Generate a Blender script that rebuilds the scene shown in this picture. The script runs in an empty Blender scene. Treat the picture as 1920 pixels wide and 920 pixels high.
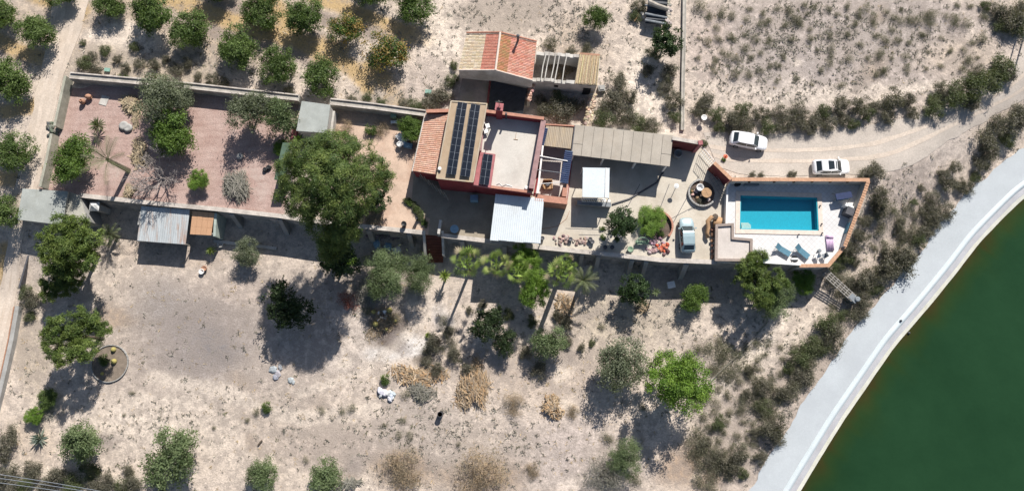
import bpy, bmesh, math, random
import numpy as np
from mathutils import Vector, Matrix

# ------------------------------------------------------------------ camera, world, sun, exposure
SC = bpy.context.scene
COL = SC.collection
TILT = math.radians(10.0)
FPX = 1280.0
CAMZ = 80.0 * math.cos(TILT)
cam_d = bpy.data.cameras.new("camera")
cam = bpy.data.objects.new("camera", cam_d)
COL.objects.link(cam)
cam.location = (0, 0, CAMZ)
cam.rotation_euler = (TILT, 0, 0)
cam_d.sensor_width = 36.0
cam_d.lens = 36.0 * FPX / 1920.0
cam_d.clip_start = 1.0
cam_d.clip_end = 3000.0
SC.camera = cam

SUN_EL = math.radians(39.0)
SUN_AZ = math.radians(21.0)
W = bpy.data.worlds.new("World")
SC.world = W
W.use_nodes = True
nt = W.node_tree
sky = nt.nodes.new("ShaderNodeTexSky")
sky.sky_type = 'NISHITA'
sky.sun_disc = False
sky.sun_elevation = SUN_EL
sky.sun_rotation = SUN_AZ
bg = nt.nodes["Background"]
bg.inputs[1].default_value = 0.062
nt.links.new(sky.outputs[0], bg.inputs[0])
sd = bpy.data.lights.new("sun", 'SUN')
sd.energy = 5.0
sd.angle = math.radians(0.5)
sd.color = (1.0, 0.955, 0.89)
so = bpy.data.objects.new("sun", sd)
COL.objects.link(so)
sv = Vector((math.sin(SUN_AZ) * math.cos(SUN_EL), math.cos(SUN_AZ) * math.cos(SUN_EL), math.sin(SUN_EL)))
so.rotation_euler = (-sv).to_track_quat('-Z', 'Y').to_euler()
so.location = sv * 200
SC.view_settings.view_transform = 'Standard'
SC.view_settings.look = 'None'
SC.view_settings.exposure = 0.6
SC.view_settings.gamma = 1.0
SC.view_settings.use_curve_mapping = False
SC.cycles.max_bounces = 5
SC.cycles.diffuse_bounces = 2
SC.cycles.transparent_max_bounces = 8

random.seed(7)
RNG = np.random.default_rng(11)
CT, ST = math.cos(TILT), math.sin(TILT)

# ------------------------------------------------------------------ the survey: a point of the photograph at a height -> a place
def P(px, py, z=0.0):
    a = px - 960.0
    b = 460.0 - py
    dx, dy, dz = a, ST * FPX + CT * b, -CT * FPX + ST * b
    t = (z - CAMZ) / dz
    return Vector((dx * t, dy * t, z))

def proj(X, Y, Z):
    rz = Z - CAMZ
    dep = Y * ST - rz * CT
    up = Y * CT + rz * ST
    return 960 + FPX * X / dep, 460 - FPX * up / dep

def P2(px, py, z=0.0):
    p = P(px, py, z)
    return (p.x, p.y)

def sm(a, b, x):
    t = np.clip((x - a) / (b - a), 0, 1)
    return t * t * (3 - 2 * t)

# value noise
_perm = RNG.random((64, 64))
def vnoise(x, y):
    xi = np.floor(x).astype(int); yi = np.floor(y).astype(int)
    fx = x - xi; fy = y - yi
    fx = fx * fx * (3 - 2 * fx); fy = fy * fy * (3 - 2 * fy)
    g = lambda i, j: _perm[i % 64, j % 64]
    return (g(xi, yi) * (1 - fx) + g(xi + 1, yi) * fx) * (1 - fy) + (g(xi, yi + 1) * (1 - fx) + g(xi + 1, yi + 1) * fx) * fy
def fbm(x, y, o=4):
    s = 0; a = 0.5; t = 0
    for k in range(o):
        s = s + a * vnoise(x * 2 ** k + 13.7 * k, y * 2 ** k + 7.1 * k); t += a; a *= 0.55
    return s / t

# ------------------------------------------------------------------ terrain heights
LOW = -3.0
WALLPX = [(150, 368), (300, 384), (400, 392), (520, 405), (575, 412), (665, 423), (800, 437), (825, 441), (1000, 462), (1110, 473), (1240, 487), (1340, 492), (1440, 494), (1556, 497)]
WALLXY = [P2(x, y, 0.1) for x, y in WALLPX]
_wx = np.array([p[0] for p in WALLXY]); _wy = np.array([p[1] for p in WALLXY])
Y_N = P2(700, 200)[1]
Y_W0 = P2(60, 330)[1]; Y_W1 = P2(60, 560, -2)[1]
Y_E0 = P2(1700, 290)[1]; Y_E1 = P2(1700, 560, -2)[1]
TRK = [P2(x, y, -2.2) for x, y in [(2300, 60), (2080, 190), (1980, 248), (1900, 292), (1862, 320), (1815, 366), (1777, 405), (1735, 460), (1675, 532), (1615, 600), (1552, 690), (1512, 747), (1440, 862), (1405, 920), (1290, 1110), (1180, 1300)]]
TRK = np.array(TRK)
def dist_poly(X, Y, pts):
    best = np.full(np.shape(X), 1e9)
    side = np.zeros(np.shape(X))
    for (x0, y0), (x1, y1) in zip(pts[:-1], pts[1:]):
        dx, dy = x1 - x0, y1 - y0
        L2 = dx * dx + dy * dy
        t = np.clip(((X - x0) * dx + (Y - y0) * dy) / L2, 0, 1)
        d = np.hypot(X - x0 - t * dx, Y - y0 - t * dy)
        s = np.sign((X - x0) * dy - (Y - y0) * dx)
        m = d < best
        best = np.where(m, d, best); side = np.where(m, s, side)
    return best, side
def ground(X, Y):
    X = np.asarray(X, float); Y = np.asarray(Y, float)
    wy = np.interp(X, _wx, _wy)
    inside = (X > _wx[0]) & (X < _wx[-1])
    zc = np.where(Y < wy - 0.12, LOW, 0.0)
    zw = LOW * sm(Y_W0, Y_W1, Y)
    ze = LOW * sm(Y_E0, Y_E1, Y)
    bw = sm(_wx[0] - 3.0, _wx[0], X)
    zside = np.where(X < 0, zw, ze)
    z = np.where(inside, zc, np.where(X < 0, zw * (1 - bw) + np.where(Y < _wy[0], LOW, zw) * bw, ze))
    d, s = dist_poly(X, Y, TRK)
    # s < 0 : towards the pond
    k = np.where(s < 0, 0, 1)
    b = 1 - sm(0.0, 9.0, d * k)
    z = z * (1 - b) + (-2.2) * b
    pond = np.where(s < 0, sm(3.7, 5.5, d), 0)
    z = z - pond * 2.6
    und = (fbm(X * 0.12 + 40, Y * 0.12 + 9, 3) - 0.5) * 0.5
    flat = sm(Y_N, Y_N + 5, Y)
    und = np.where(z < -0.5, und, und * 0.5 * flat)
    return z + und * np.where(b > 0.5, 0, 1)
def gz(x, y):
    return float(ground(np.array([x]), np.array([y]))[0])
def place(px, py, h=0.0):
    """ground point whose point at height h shows at px, py"""
    z = 0.0
    for _ in range(8):
        p = P(px, py, z + h)
        z = gz(p.x, p.y)
    return Vector((p.x, p.y, z))

# ------------------------------------------------------------------ materials
def lin(c):
    c = c / 255.0
    return c / 12.92 if c <= 0.04045 else ((c + 0.055) / 1.055) ** 2.4
def S(r, g, b, k=0.72):
    """colour of a sunlit surface in the photograph -> its base colour"""
    return (min(lin(r) * k, .88), min(lin(g) * k, .88), min(lin(b) * k, .88))

def _new(name):
    m = bpy.data.materials.new(name); m.use_nodes = True
    t = m.node_tree
    return m, t, t.nodes["Principled BSDF"]
def _coords(t, scale=(1, 1, 1)):
    g = t.nodes.new("ShaderNodeNewGeometry")
    mp = t.nodes.new("ShaderNodeMapping"); mp.inputs[3].default_value = scale
    t.links.new(g.outputs["Position"], mp.inputs[0])
    return mp.outputs[0]
def _noise(t, v, scale, det=4.0, rough=0.6):
    n = t.nodes.new("ShaderNodeTexNoise")
    n.inputs["Scale"].default_value = scale; n.inputs["Detail"].default_value = det; n.inputs["Roughness"].default_value = rough
    t.links.new(v, n.inputs["Vector"])
    return n.outputs["Fac"]
def _ramp(t, f, a, b, ca=(0, 0, 0), cb=(1, 1, 1)):
    r = t.nodes.new("ShaderNodeValToRGB")
    e = r.color_ramp.elements
    e[0].position = a; e[1].position = b
    e[0].color = (*ca, 1); e[1].color = (*cb, 1)
    t.links.new(f, r.inputs[0])
    return r.outputs[0]
def _mix(t, f, a, b, mode='MIX'):
    n = t.nodes.new("ShaderNodeMix"); n.data_type = 'RGBA'; n.blend_type = mode
    for sock, val in ((n.inputs[0], f), (n.inputs[6], a), (n.inputs[7], b)):
        if isinstance(val, (int, float)): sock.default_value = val
        elif isinstance(val, tuple): sock.default_value = (*val, 1) if len(val) == 3 else val
        else: t.links.new(val, sock)
    return n.outputs[2]
def _bump(t, f, bs, strength, dist=0.05):
    b = t.nodes.new("ShaderNodeBump"); b.inputs["Strength"].default_value = strength; b.inputs["Distance"].default_value = dist
    t.links.new(f, b.inputs["Height"]); t.links.new(b.outputs[0], bs.inputs["Normal"])

def rough_mat(name, c, var=0.25, scale=1.5, rough=0.85, bump=0.3, stain=None, stain_amt=0.5, stretch=(1, 1, 1), metal=0.0, fine=14.0, spec=0.3, fmix=0.45):
    """plaster, concrete, earth, tiles: a colour with two scales of blotches, optional stains and a fine relief"""
    m, t, bs = _new(name)
    v = _coords(t, stretch)
    n1 = _noise(t, v, scale)
    n2 = _noise(t, v, fine, 3)
    lo = tuple(x * (1 - var) for x in c); hi = tuple(min(x * (1 + var * 0.7), 0.9) for x in c)
    colr = _ramp(t, n1, 0.3, 0.7, lo, hi)
    colr = _mix(t, fmix, colr, _ramp(t, n2, 0.3, 0.72, (0.55, 0.55, 0.55), (1.15, 1.15, 1.15)), 'MULTIPLY')
    if stain:
        f = _ramp(t, _noise(t, v, scale * 0.6, 6, 0.7), 0.5, 0.68)
        ff = t.nodes.new("ShaderNodeMath"); ff.operation = 'MULTIPLY'; ff.inputs[1].default_value = stain_amt
        t.links.new(f, ff.inputs[0])
        colr = _mix(t, ff.outputs[0], colr, stain)
    t.links.new(colr, bs.inputs["Base Color"])
    bs.inputs["Roughness"].default_value = rough
    bs.inputs["Metallic"].default_value = metal
    bs.inputs["Specular IOR Level"].default_value = spec
    if bump: _bump(t, n2, bs, bump, 0.03)
    return m
def attr_mat(name, var=0.3, rough=0.85, scale=6.0, bump=0.3):
    """pieces that each carry their own colour (tiles, stones, leaves that fell)"""
    m, t, bs = _new(name)
    a = t.nodes.new("ShaderNodeAttribute"); a.attribute_name = "col"
    n = _noise(t, _coords(t), scale, 4)
    c = _mix(t, 1.0, a.outputs["Color"], _ramp(t, n, 0.3, 0.7, (1 - var,) * 3, (1 + var * .6,) * 3), 'MULTIPLY')
    t.links.new(c, bs.inputs["Base Color"])
    bs.inputs["Roughness"].default_value = rough; bs.inputs["Specular IOR Level"].default_value = 0.25
    if bump: _bump(t, n, bs, bump, 0.02)
    return m
def leaf_mat(name, trans=0.3, rough=0.55):
    m, t, bs = _new(name)
    a = t.nodes.new("ShaderNodeAttribute"); a.attribute_name = "col"
    t.links.new(a.outputs["Color"], bs.inputs["Base Color"])
    bs.inputs["Roughness"].default_value = rough; bs.inputs["Specular IOR Level"].default_value = 0.25
    tr = t.nodes.new("ShaderNodeBsdfTranslucent")
    t.links.new(_mix(t, 1.0, a.outputs["Color"], (1.2, 1.3, 0.6), 'MULTIPLY'), tr.inputs[0])
    mx = t.nodes.new("ShaderNodeMixShader"); mx.inputs[0].default_value = trans
    t.links.new(bs.outputs[0], mx.inputs[1]); t.links.new(tr.outputs[0], mx.inputs[2])
    t.links.new(mx.outputs[0], t.nodes["Material Output"].inputs[0])
    return m
def gloss_mat(name, c, rough=0.3, metal=0.0, coat=0.0, spec=0.5):
    m, t, bs = _new(name)
    n = _noise(t, _coords(t), 5.0, 4)
    t.links.new(_mix(t, 1.0, c, _ramp(t, n, 0.3, 0.7, (0.88,) * 3, (1.04,) * 3), 'MULTIPLY'), bs.inputs["Base Color"])
    bs.inputs["Roughness"].default_value = rough; bs.inputs["Metallic"].default_value = metal
    bs.inputs["Coat Weight"].default_value = coat; bs.inputs["Specular IOR Level"].default_value = spec
    return m

M = {}
M['leaf'] = leaf_mat('foliage')
M['dry'] = leaf_mat('dry_foliage', 0.15, 0.8)
M['piece'] = attr_mat('coloured_pieces')
M['bark'] = rough_mat('bark', (0.11, 0.085, 0.065), 0.4, 3, 0.95, 0.8)
M['palm_bark'] = rough_mat('palm_bark', (0.13, 0.10, 0.08), 0.4, 4, 0.95, 0.8)
M['deadwood'] = rough_mat('dead_wood', S(185, 175, 170), 0.3, 3, 0.9, 0.4)
M['red_wall'] = rough_mat('dark_red_render', S(165, 72, 78), 0.2, 1.0, 0.9, 0.3, S(120, 60, 60), 0.4)
M['pink_wall'] = rough_mat('faded_pink_render', S(196, 125, 128), 0.2, 1.5, 0.9, 0.3, S(150, 110, 105), 0.5)
M['maroon_wall'] = rough_mat('maroon_render', S(140, 68, 72), 0.25, 1.2, 0.9, 0.3, S(150, 110, 80), 0.5)
M['mauve'] = rough_mat('mauve_coping', S(186, 150, 148), 0.2, 2, 0.9, 0.3, S(130, 110, 105), 0.5)
M['brick_coping'] = rough_mat('brick_coping', S(208, 152, 130), 0.18, 3, 0.85, 0.3, S(180, 130, 112), 0.5)
M['beige_roof'] = rough_mat('beige_roof_screed', S(198, 176, 150), 0.16, 0.8, 0.9, 0.3, S(182, 154, 124), 0.5)
M['white_floor'] = rough_mat('white_roof_floor', S(238, 231, 221, .66), 0.09, 0.5, 0.8, 0.15, S(192, 182, 172), 0.5)
M['white'] = rough_mat('white_paint', (0.78, 0.77, 0.75), 0.1, 2, 0.7, 0.15, (0.5, 0.48, 0.45), 0.3)
M['white_sheet'] = rough_mat('white_sheet', (0.60, 0.645, 0.675), 0.06, 0.6, 0.5, 0.05, (0.47, 0.48, 0.47), 0.45)
M['white_wall'] = rough_mat('whitewash', S(225, 220, 212), 0.2, 0.8, 0.9, 0.3, S(165, 155, 145), 0.6)
M['grey_wall'] = rough_mat('grey_render', S(186, 184, 180), 0.22, 0.7, 0.92, 0.35, S(140, 135, 128), 0.5)
M['capwall'] = rough_mat('weathered_cap', S(222, 212, 202), 0.25, 1.2, 0.9, 0.4, S(150, 140, 130), 0.6)
M['chan'] = rough_mat('channel_concrete', S(198, 192, 182), 0.28, 1.2, 0.9, 0.5, S(140, 135, 122), 0.7)
M['westwall'] = rough_mat('lichen_block', S(190, 188, 172), 0.3, 1.0, 0.92, 0.5, S(150, 150, 130), 0.6)
M['concrete'] = rough_mat('patio_concrete', S(226, 216, 200), 0.16, 0.35, 0.9, 0.3, S(186, 172, 152), 0.6)
M['shaded_concrete'] = rough_mat('shaded_patio_concrete', S(182, 170, 152), 0.22, 0.5, 0.9, 0.3, S(150, 138, 120), 0.5)  # darker copy of the patio concrete, house shade put into its colour
M['peach_paving'] = rough_mat('peach_paving', S(228, 200, 178), 0.2, 0.6, 0.9, 0.4, S(196, 160, 138), 0.6)
M['shed_roof'] = rough_mat('grey_shed_screed', S(184, 188, 183), 0.16, 0.8, 0.9, 0.3, S(160, 160, 150), 0.6)
M['shed_roof2'] = rough_mat('pale_shed_screed', S(196, 192, 180), 0.16, 0.9, 0.9, 0.3, S(165, 160, 145), 0.5)
M['carport'] = rough_mat('carport_sheet', S(200, 190, 176), 0.13, 0.6, 0.85, 0.2, S(182, 168, 150), 0.4)
M['tan_sheet'] = rough_mat('tan_sheet', S(204, 188, 166), 0.2, 1.2, 0.85, 0.2, S(216, 188, 142), 0.5, (3, 0.5, 1))
M['rust_sheet'] = rough_mat('pale_rusty_sheet', S(214, 220, 222), 0.14, 1.4, 0.75, 0.15, S(190, 140, 105), 0.65, (2.2, 0.35, 1))
M['orange_sheet'] = rough_mat('orange_board', S(236, 186, 146), 0.1, 1.0, 0.85, 0.2, S(222, 170, 132), 0.5, (2, 0.5, 1))
M['green_sheet'] = rough_mat('green_sheet', S(95, 118, 100), 0.2, 1.2, 0.7, 0.15)
M['dark_sheet'] = rough_mat('charcoal_sheet', (0.05, 0.055, 0.065), 0.3, 1.5, 0.6, 0.2)
M['brown_roof'] = rough_mat('brown_grey_roof', S(165, 150, 138), 0.25, 0.8, 0.9, 0.3, S(130, 125, 100), 0.6)
M['wood'] = rough_mat('weathered_wood', S(205, 165, 125), 0.25, 2.5, 0.8, 0.3, S(150, 115, 85), 0.5, (1, 4, 1))
M['grey_wood'] = rough_mat('grey_wood', S(196, 188, 176), 0.25, 2.5, 0.85, 0.3, S(140, 130, 120), 0.5)
M['stair'] = rough_mat('stair_tile', S(150, 92, 72), 0.25, 2, 0.8, 0.3)
M['panel'] = gloss_mat('solar_glass', (0.006, 0.009, 0.017), 0.25, 0.0, 0.3)
M['alu'] = gloss_mat('aluminium', (0.26, 0.29, 0.33), 0.45, 0.4)
M['steel'] = rough_mat('galvanised_steel', S(178, 172, 165), 0.2, 3, 0.6, 0.2, S(120, 105, 95), 0.5)
M['pool_tile'] = None
M['deck'] = None
M['coping'] = rough_mat('stone_coping', S(238, 222, 208, .8), 0.1, 2.5, 0.8, 0.3, S(210, 190, 172), 0.5)
M['tile_coping'] = rough_mat('terracotta_coping', S(218, 172, 140), 0.22, 3.5, 0.85, 0.5, S(190, 150, 125), 0.6)
M['lcop'] = rough_mat('taupe_coping', S(176, 160, 150), 0.15, 2.5, 0.85, 0.3)
M['ldeck'] = rough_mat('pale_stone_floor', S(222, 212, 204, .78), 0.1, 0.7, 0.85, 0.2, S(200, 188, 178), 0.4)
M['blue_cloth'] = rough_mat('blue_canvas', S(105, 150, 170), 0.15, 4, 0.8, 0.15)
M['pink_cloth'] = rough_mat('pink_plastic', S(225, 195, 225, .8), 0.1, 4, 0.5, 0.1)
M['black'] = rough_mat('black_plastic', (0.02, 0.021, 0.024), 0.3, 4, 0.5, 0.1)
M['dgrey'] = rough_mat('dark_grey', (0.09, 0.09, 0.10), 0.3, 3, 0.6, 0.15)
M['midgrey'] = rough_mat('mid_grey', (0.22, 0.24, 0.26), 0.25, 3, 0.7, 0.15)
M['terracotta'] = rough_mat('terracotta', S(196, 150, 124), 0.25, 4, 0.85, 0.3, S(160, 120, 100), 0.5)
M['green_paint'] = rough_mat('green_paint', S(150, 178, 150), 0.2, 3, 0.6, 0.1)
M['blue_paint'] = rough_mat('pale_blue_paint', S(150, 185, 210), 0.2, 3, 0.6, 0.1)
M['orange_plastic'] = rough_mat('orange_plastic', S(225, 110, 75), 0.2, 3, 0.6, 0.1)
M['soil'] = rough_mat('dark_bed_soil', S(118, 102, 92), 0.35, 2.2, 0.95, 0.9, S(90, 80, 72), 0.6, fine=8)
M['white_gravel'] = rough_mat('white_gravel', S(240, 234, 226, .8), 0.12, 1.2, 0.95, 0.6, S(205, 196, 186), 0.5)
M['black_soil'] = rough_mat('black_mulch', S(82, 74, 70), 0.4, 2, 0.95, 0.9)
M['car_white'] = gloss_mat('white_car_paint', (0.80, 0.80, 0.81), 0.25, 0.0, 0.8)
M['car_silver'] = gloss_mat('silver_blue_car_paint', S(172, 194, 200), 0.35, 0.1, 0.6)
M['glass'] = gloss_mat('car_glass', (0.02, 0.028, 0.033), 0.08, 0, 0.5)
M['lamp_glass'] = gloss_mat('headlamp_glass', (0.55, 0.57, 0.6), 0.1, 0.2, 0.5)
M['lamp_red'] = gloss_mat('tail_lamp', (0.4, 0.02, 0.02), 0.2, 0, 0.5)
M['tyre'] = rough_mat('rubber', (0.02, 0.02, 0.02), 0.3, 4, 0.9, 0.2)
M['rim'] = gloss_mat('wheel_rim', (0.35, 0.36, 0.38), 0.35, 0.7)
M['road'] = rough_mat('dirt_road', S(226, 210, 194), 0.14, 0.35, 0.95, 0.5, S(200, 180, 160), 0.5, fine=6)
M['road2'] = rough_mat('gravel_road', S(216, 204, 192), 0.15, 0.3, 0.95, 0.5, S(192, 182, 172), 0.5, fine=6)
M['track'] = rough_mat('grey_track', S(203, 209, 213), 0.07, 0.3, 0.95, 0.15, S(190, 195, 200), 0.6, fine=9, fmix=.2)
M['liner'] = rough_mat('grey_liner', S(205, 205, 209), 0.12, 0.5, 0.9, 0.3, S(170, 165, 168), 0.5)
M['liner_white'] = rough_mat('pale_liner_edge', S(244, 242, 228), 0.1, 0.8, 0.9, 0.3, S(205, 200, 165), 0.4)
M['ridge'] = rough_mat('pale_ridge', S(226, 236, 240), 0.06, 0.8, 0.9, 0.3)
M['navy'] = rough_mat('navy_slats', (.02, .035, .10), .2, 3, .6, .1)
M['cable'] = gloss_mat('cable', (0.25, 0.26, 0.28), 0.4, 0.5)

# ------------------------------------------------------------------ mesh helpers
class MB:
    def __init__(s): s.v = []; s.f = []; s.m = []; s.c = []
    def quad(s, pts, mi=0, c=None):
        n = len(s.v); s.v += [tuple(p) for p in pts]; s.f.append(tuple(range(n, n + len(pts)))); s.m.append(mi); s.c.append(c)
    def prism(s, pts, z0, z1=None, mi=0, c=None, top_mi=None):
        """pts anti-clockwise or not; z1 None: every point has its own z"""
        n = len(pts); b = len(s.v)
        ar = sum(pts[i][0] * pts[(i + 1) % n][1] - pts[(i + 1) % n][0] * pts[i][1] for i in range(n))
        if ar < 0: pts = list(pts)[::-1]
        s.v += [(p[0], p[1], z0 if not callable(z0) else z0(p)) for p in pts]
        s.v += [(p[0], p[1], p[2] if z1 is None else z1) for p in pts]
        s.f.append(tuple(range(b + n - 1, b - 1, -1))); s.m.append(mi); s.c.append(c)
        s.f.append(tuple(range(b + n, b + 2 * n))); s.m.append(mi if top_mi is None else top_mi); s.c.append(c)
        for i in range(n):
            j = (i + 1) % n
            s.f.append((b + i, b + j, b + n + j, b + n + i)); s.m.append(mi); s.c.append(c)
    def seg(s, a, b, w, z0, z1, mi=0, c=None, ext=0.0, off=0.0):
        """wall segment between a and b, w wide; z1 may be (za, zb)"""
        a = Vector((a[0], a[1])); b = Vector((b[0], b[1]))
        d = (b - a).normalized(); nrm = Vector((-d.y, d.x))
        a = a - d * ext + nrm * off; b = b + d * ext + nrm * off
        za, zb = z1 if isinstance(z1, tuple) else (z1, z1)
        h = nrm * (w / 2)
        pts = [(*(a - h), za), (*(b - h), zb), (*(b + h), zb), (*(a + h), za)]
        s.prism(pts, z0, None, mi, c)
    def box(s, c, sx, sy, sz, rz=0.0, mi=0, col=None, base=True):
        cz = c[2]; z0, z1 = (cz, cz + sz) if base else (cz - sz / 2, cz + sz / 2)
        ca, sa = math.cos(rz), math.sin(rz)
        pts = [(c[0] + x * ca - y * sa, c[1] + x * sa + y * ca) for x, y in ((-sx / 2, -sy / 2), (sx / 2, -sy / 2), (sx / 2, sy / 2), (-sx / 2, sy / 2))]
        s.prism(pts, z0, z1, mi, col)
    def tube(s, pts, r0, r1=None, n=6, mi=0, c=None, cap=True):
        r1 = r0 if r1 is None else r1
        pts = [Vector(p) for p in pts]; k = len(pts); b = len(s.v)
        for i, p in enumerate(pts):
            d = (pts[min(i + 1, k - 1)] - pts[max(i - 1, 0)])
            d = d.normalized() if d.length > 1e-9 else Vector((0, 0, 1))
            u = d.cross(Vector((0, 0, 1)) if abs(d.z) < 0.9 else Vector((1, 0, 0))).normalized(); w = d.cross(u)
            r = r0 + (r1 - r0) * i / max(k - 1, 1)
            for j in range(n):
                a = 2 * math.pi * j / n
                s.v.append(tuple(p + u * (r * math.cos(a)) + w * (r * math.sin(a))))
        for i in range(k - 1):
            for j in range(n):
                j2 = (j + 1) % n
                s.f.append((b + i * n + j, b + i * n + j2, b + (i + 1) * n + j2, b + (i + 1) * n + j)); s.m.append(mi); s.c.append(c)
        if cap:
            s.f.append(tuple(b + j for j in range(n - 1, -1, -1))); s.m.append(mi); s.c.append(c)
            s.f.append(tuple(b + (k - 1) * n + j for j in range(n))); s.m.append(mi); s.c.append(c)
    def lathe(s, o, prof, n=14, mi=0, c=None):
        b = len(s.v); k = len(prof)
        for r, z in prof:
            for j in range(n):
                a = 2 * math.pi * j / n
                s.v.append((o[0] + r * math.cos(a), o[1] + r * math.sin(a), o[2] + z))
        for i in range(k - 1):
            for j in range(n):
                j2 = (j + 1) % n
                s.f.append((b + i * n + j, b + i * n + j2, b + (i + 1) * n + j2, b + (i + 1) * n + j)); s.m.append(mi); s.c.append(c)
        s.f.append(tuple(b + j for j in range(n - 1, -1, -1))); s.m.append(mi); s.c.append(c)
        s.f.append(tuple(b + (k - 1) * n + j for j in range(n))); s.m.append(mi); s.c.append(c)
    def stone(s, o, r, mi=0, c=None, flat=0.7, rng=random):
        """an uneven rock"""
        b = len(s.v)
        t = (1 + 5 ** .5) / 2
        ico = [(-1, t, 0), (1, t, 0), (-1, -t, 0), (1, -t, 0), (0, -1, t), (0, 1, t), (0, -1, -t), (0, 1, -t), (t, 0, -1), (t, 0, 1), (-t, 0, -1), (-t, 0, 1)]
        fs = [(0, 11, 5), (0, 5, 1), (0, 1, 7), (0, 7, 10), (0, 10, 11), (1, 5, 9), (5, 11, 4), (11, 10, 2), (10, 7, 6), (7, 1, 8), (3, 9, 4), (3, 4, 2), (3, 2, 6), (3, 6, 8), (3, 8, 9), (4, 9, 5), (2, 4, 11), (6, 2, 10), (8, 6, 7), (9, 8, 1)]
        a = rng.uniform(0, 6.28); ca, sa = math.cos(a), math.sin(a); ex = rng.uniform(.75, 1.3)
        for p in ico:
            k = r / 1.9 * rng.uniform(0.8, 1.15)
            x, y, z = p[0] * k * ex, p[1] * k / ex, p[2] * k * flat
            s.v.append((o[0] + x * ca - y * sa, o[1] + x * sa + y * ca, o[2] + z))
        for f in fs:
            s.f.append(tuple(b + i for i in f)); s.m.append(mi); s.c.append(c)
    def build(s, name, mats, parent=None, smooth=False, recalc=False):
        me = bpy.data.meshes.new(name)
        o = (0, 0, 0)
        if parent is not None:
            r = parent
            while r.parent: r = r.parent
            o = r.location
        vs = [(x - o[0], y - o[1], z - o[2]) for x, y, z in s.v]
        org = (0, 0, 0)
        if parent is None and vs:
            a = np.array(vs); org = ((a[:, 0].min() + a[:, 0].max()) / 2, (a[:, 1].min() + a[:, 1].max()) / 2, a[:, 2].min())
            vs = [(x - org[0], y - org[1], z - org[2]) for x, y, z in vs]
        me.from_pydata(vs, [], s.f)
        if not isinstance(mats, (list, tuple)): mats = [mats]
        for m in mats: me.materials.append(m)
        if len(mats) > 1: me.polygons.foreach_set('material_index', s.m)
        if any(c is not None for c in s.c):
            at = me.color_attributes.new('col', 'FLOAT_COLOR', 'CORNER')
            arr = np.ones((len(me.loops), 4), np.float32)
            for p, c in zip(me.polygons, s.c):
                if c is not None: arr[p.loop_start:p.loop_start + p.loop_total, :3] = c
            at.data.foreach_set('color', arr.ravel())
        if recalc:
            bm = bmesh.new(); bm.from_mesh(me); bmesh.ops.recalc_face_normals(bm, faces=bm.faces); bm.to_mesh(me); bm.free()
        if smooth: me.polygons.foreach_set('use_smooth', [True] * len(me.polygons))
        ob = bpy.data.objects.new(name, me)
        COL.objects.link(ob)
        ob.location = org
        if parent is not None: ob.parent = parent
        return ob

def tag(o, label=None, cat=None, group=None, kind=None):
    if label: o['label'] = label
    if cat: o['category'] = cat
    if group: o['group'] = group
    if kind: o['kind'] = kind
    return o
def thing(name, label, cat, loc, group=None):
    o = bpy.data.objects.new(name, None); COL.objects.link(o)
    o.empty_display_size = 0.3
    o.location = loc
    return tag(o, label, cat, group)
def fast_mesh(name, V, F, C, mat, nv=4):
    """V (n,3), F (m,nv), C (m,3) per face"""
    me = bpy.data.meshes.new(name)
    n, m = len(V), len(F)
    me.vertices.add(n); me.vertices.foreach_set('co', np.asarray(V, np.float32).ravel())
    me.loops.add(m * nv); me.loops.foreach_set('vertex_index', np.asarray(F, np.int32).ravel())
    me.polygons.add(m)
    me.polygons.foreach_set('loop_start', np.arange(0, m * nv, nv, dtype=np.int32))
    me.polygons.foreach_set('loop_total', np.full(m, nv, np.int32))
    me.update(calc_edges=True)
    at = me.color_attributes.new('col', 'FLOAT_COLOR', 'CORNER')
    c4 = np.ones((m, nv, 4), np.float32); c4[:, :, :3] = np.asarray(C)[:, None, :]
    at.data.foreach_set('color', c4.ravel())
    me.materials.append(mat)
    return me
def link(name, me, loc=(0, 0, 0), rz=0, sc=(1, 1, 1), parent=None):
    o = bpy.data.objects.new(name, me); COL.objects.link(o)
    o.location = loc; o.rotation_euler = (0, 0, rz); o.scale = sc
    if parent is not None: o.parent = parent
    return o
def jit(c, a=0.15, rng=random):
    k = 1 + rng.uniform(-a, a)
    return tuple(max(0.0, x * k * (1 + rng.uniform(-a, a) * .4)) for x in c)
# ------------------------------------------------------------------ the ground: one sheet to the horizon
def axis(lo, hi, step, far):
    a = list(np.arange(lo, hi + 1e-6, step))
    s = step; x = hi
    right = []
    while x < far:
        s *= 1.35; x += s; right.append(x)
    s = step; x = lo; left = []
    while x > -far:
        s *= 1.35; x -= s; left.append(x)
    return np.array(left[::-1] + a + right)
GX = axis(-71, 71, 0.36, 900); GY = axis(-21, 53, 0.34, 900)
XX, YY = np.meshgrid(GX, GY)
ZZ = ground(XX, YY)
POOL = [P2(1387, 367, .15), P2(1531, 371, .15), P2(1534, 433, .15), P2(1386, 430, .15)]
_pmn = np.min(POOL, 0) - .25; _pmx = np.max(POOL, 0) + .25
DECKXY = [P2(1366, 341, .3), P2(1628, 341, .3), P2(1582, 462, .3), P2(1553, 497, .3), P2(1340, 490, .3), P2(1342, 424, .3), P2(1362, 422, .3)]
_in = (XX > _pmn[0]) & (XX < _pmx[0]) & (YY > _pmn[1]) & (YY < _pmx[1])
ZZ = np.where(_in, -3.2, ZZ)
gpx, gpy = proj(XX, YY, ZZ)
wx = gpx + (fbm(XX * .25, YY * .25, 4) - .5) * 46
wy = gpy + (fbm(XX * .25 + 31, YY * .25 + 17, 4) - .5) * 46
base = np.array(S(242, 226, 210, .76))
SOIL = np.ones(XX.shape + (3,)) * base
WEED = np.full(XX.shape, 0.28)
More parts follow.
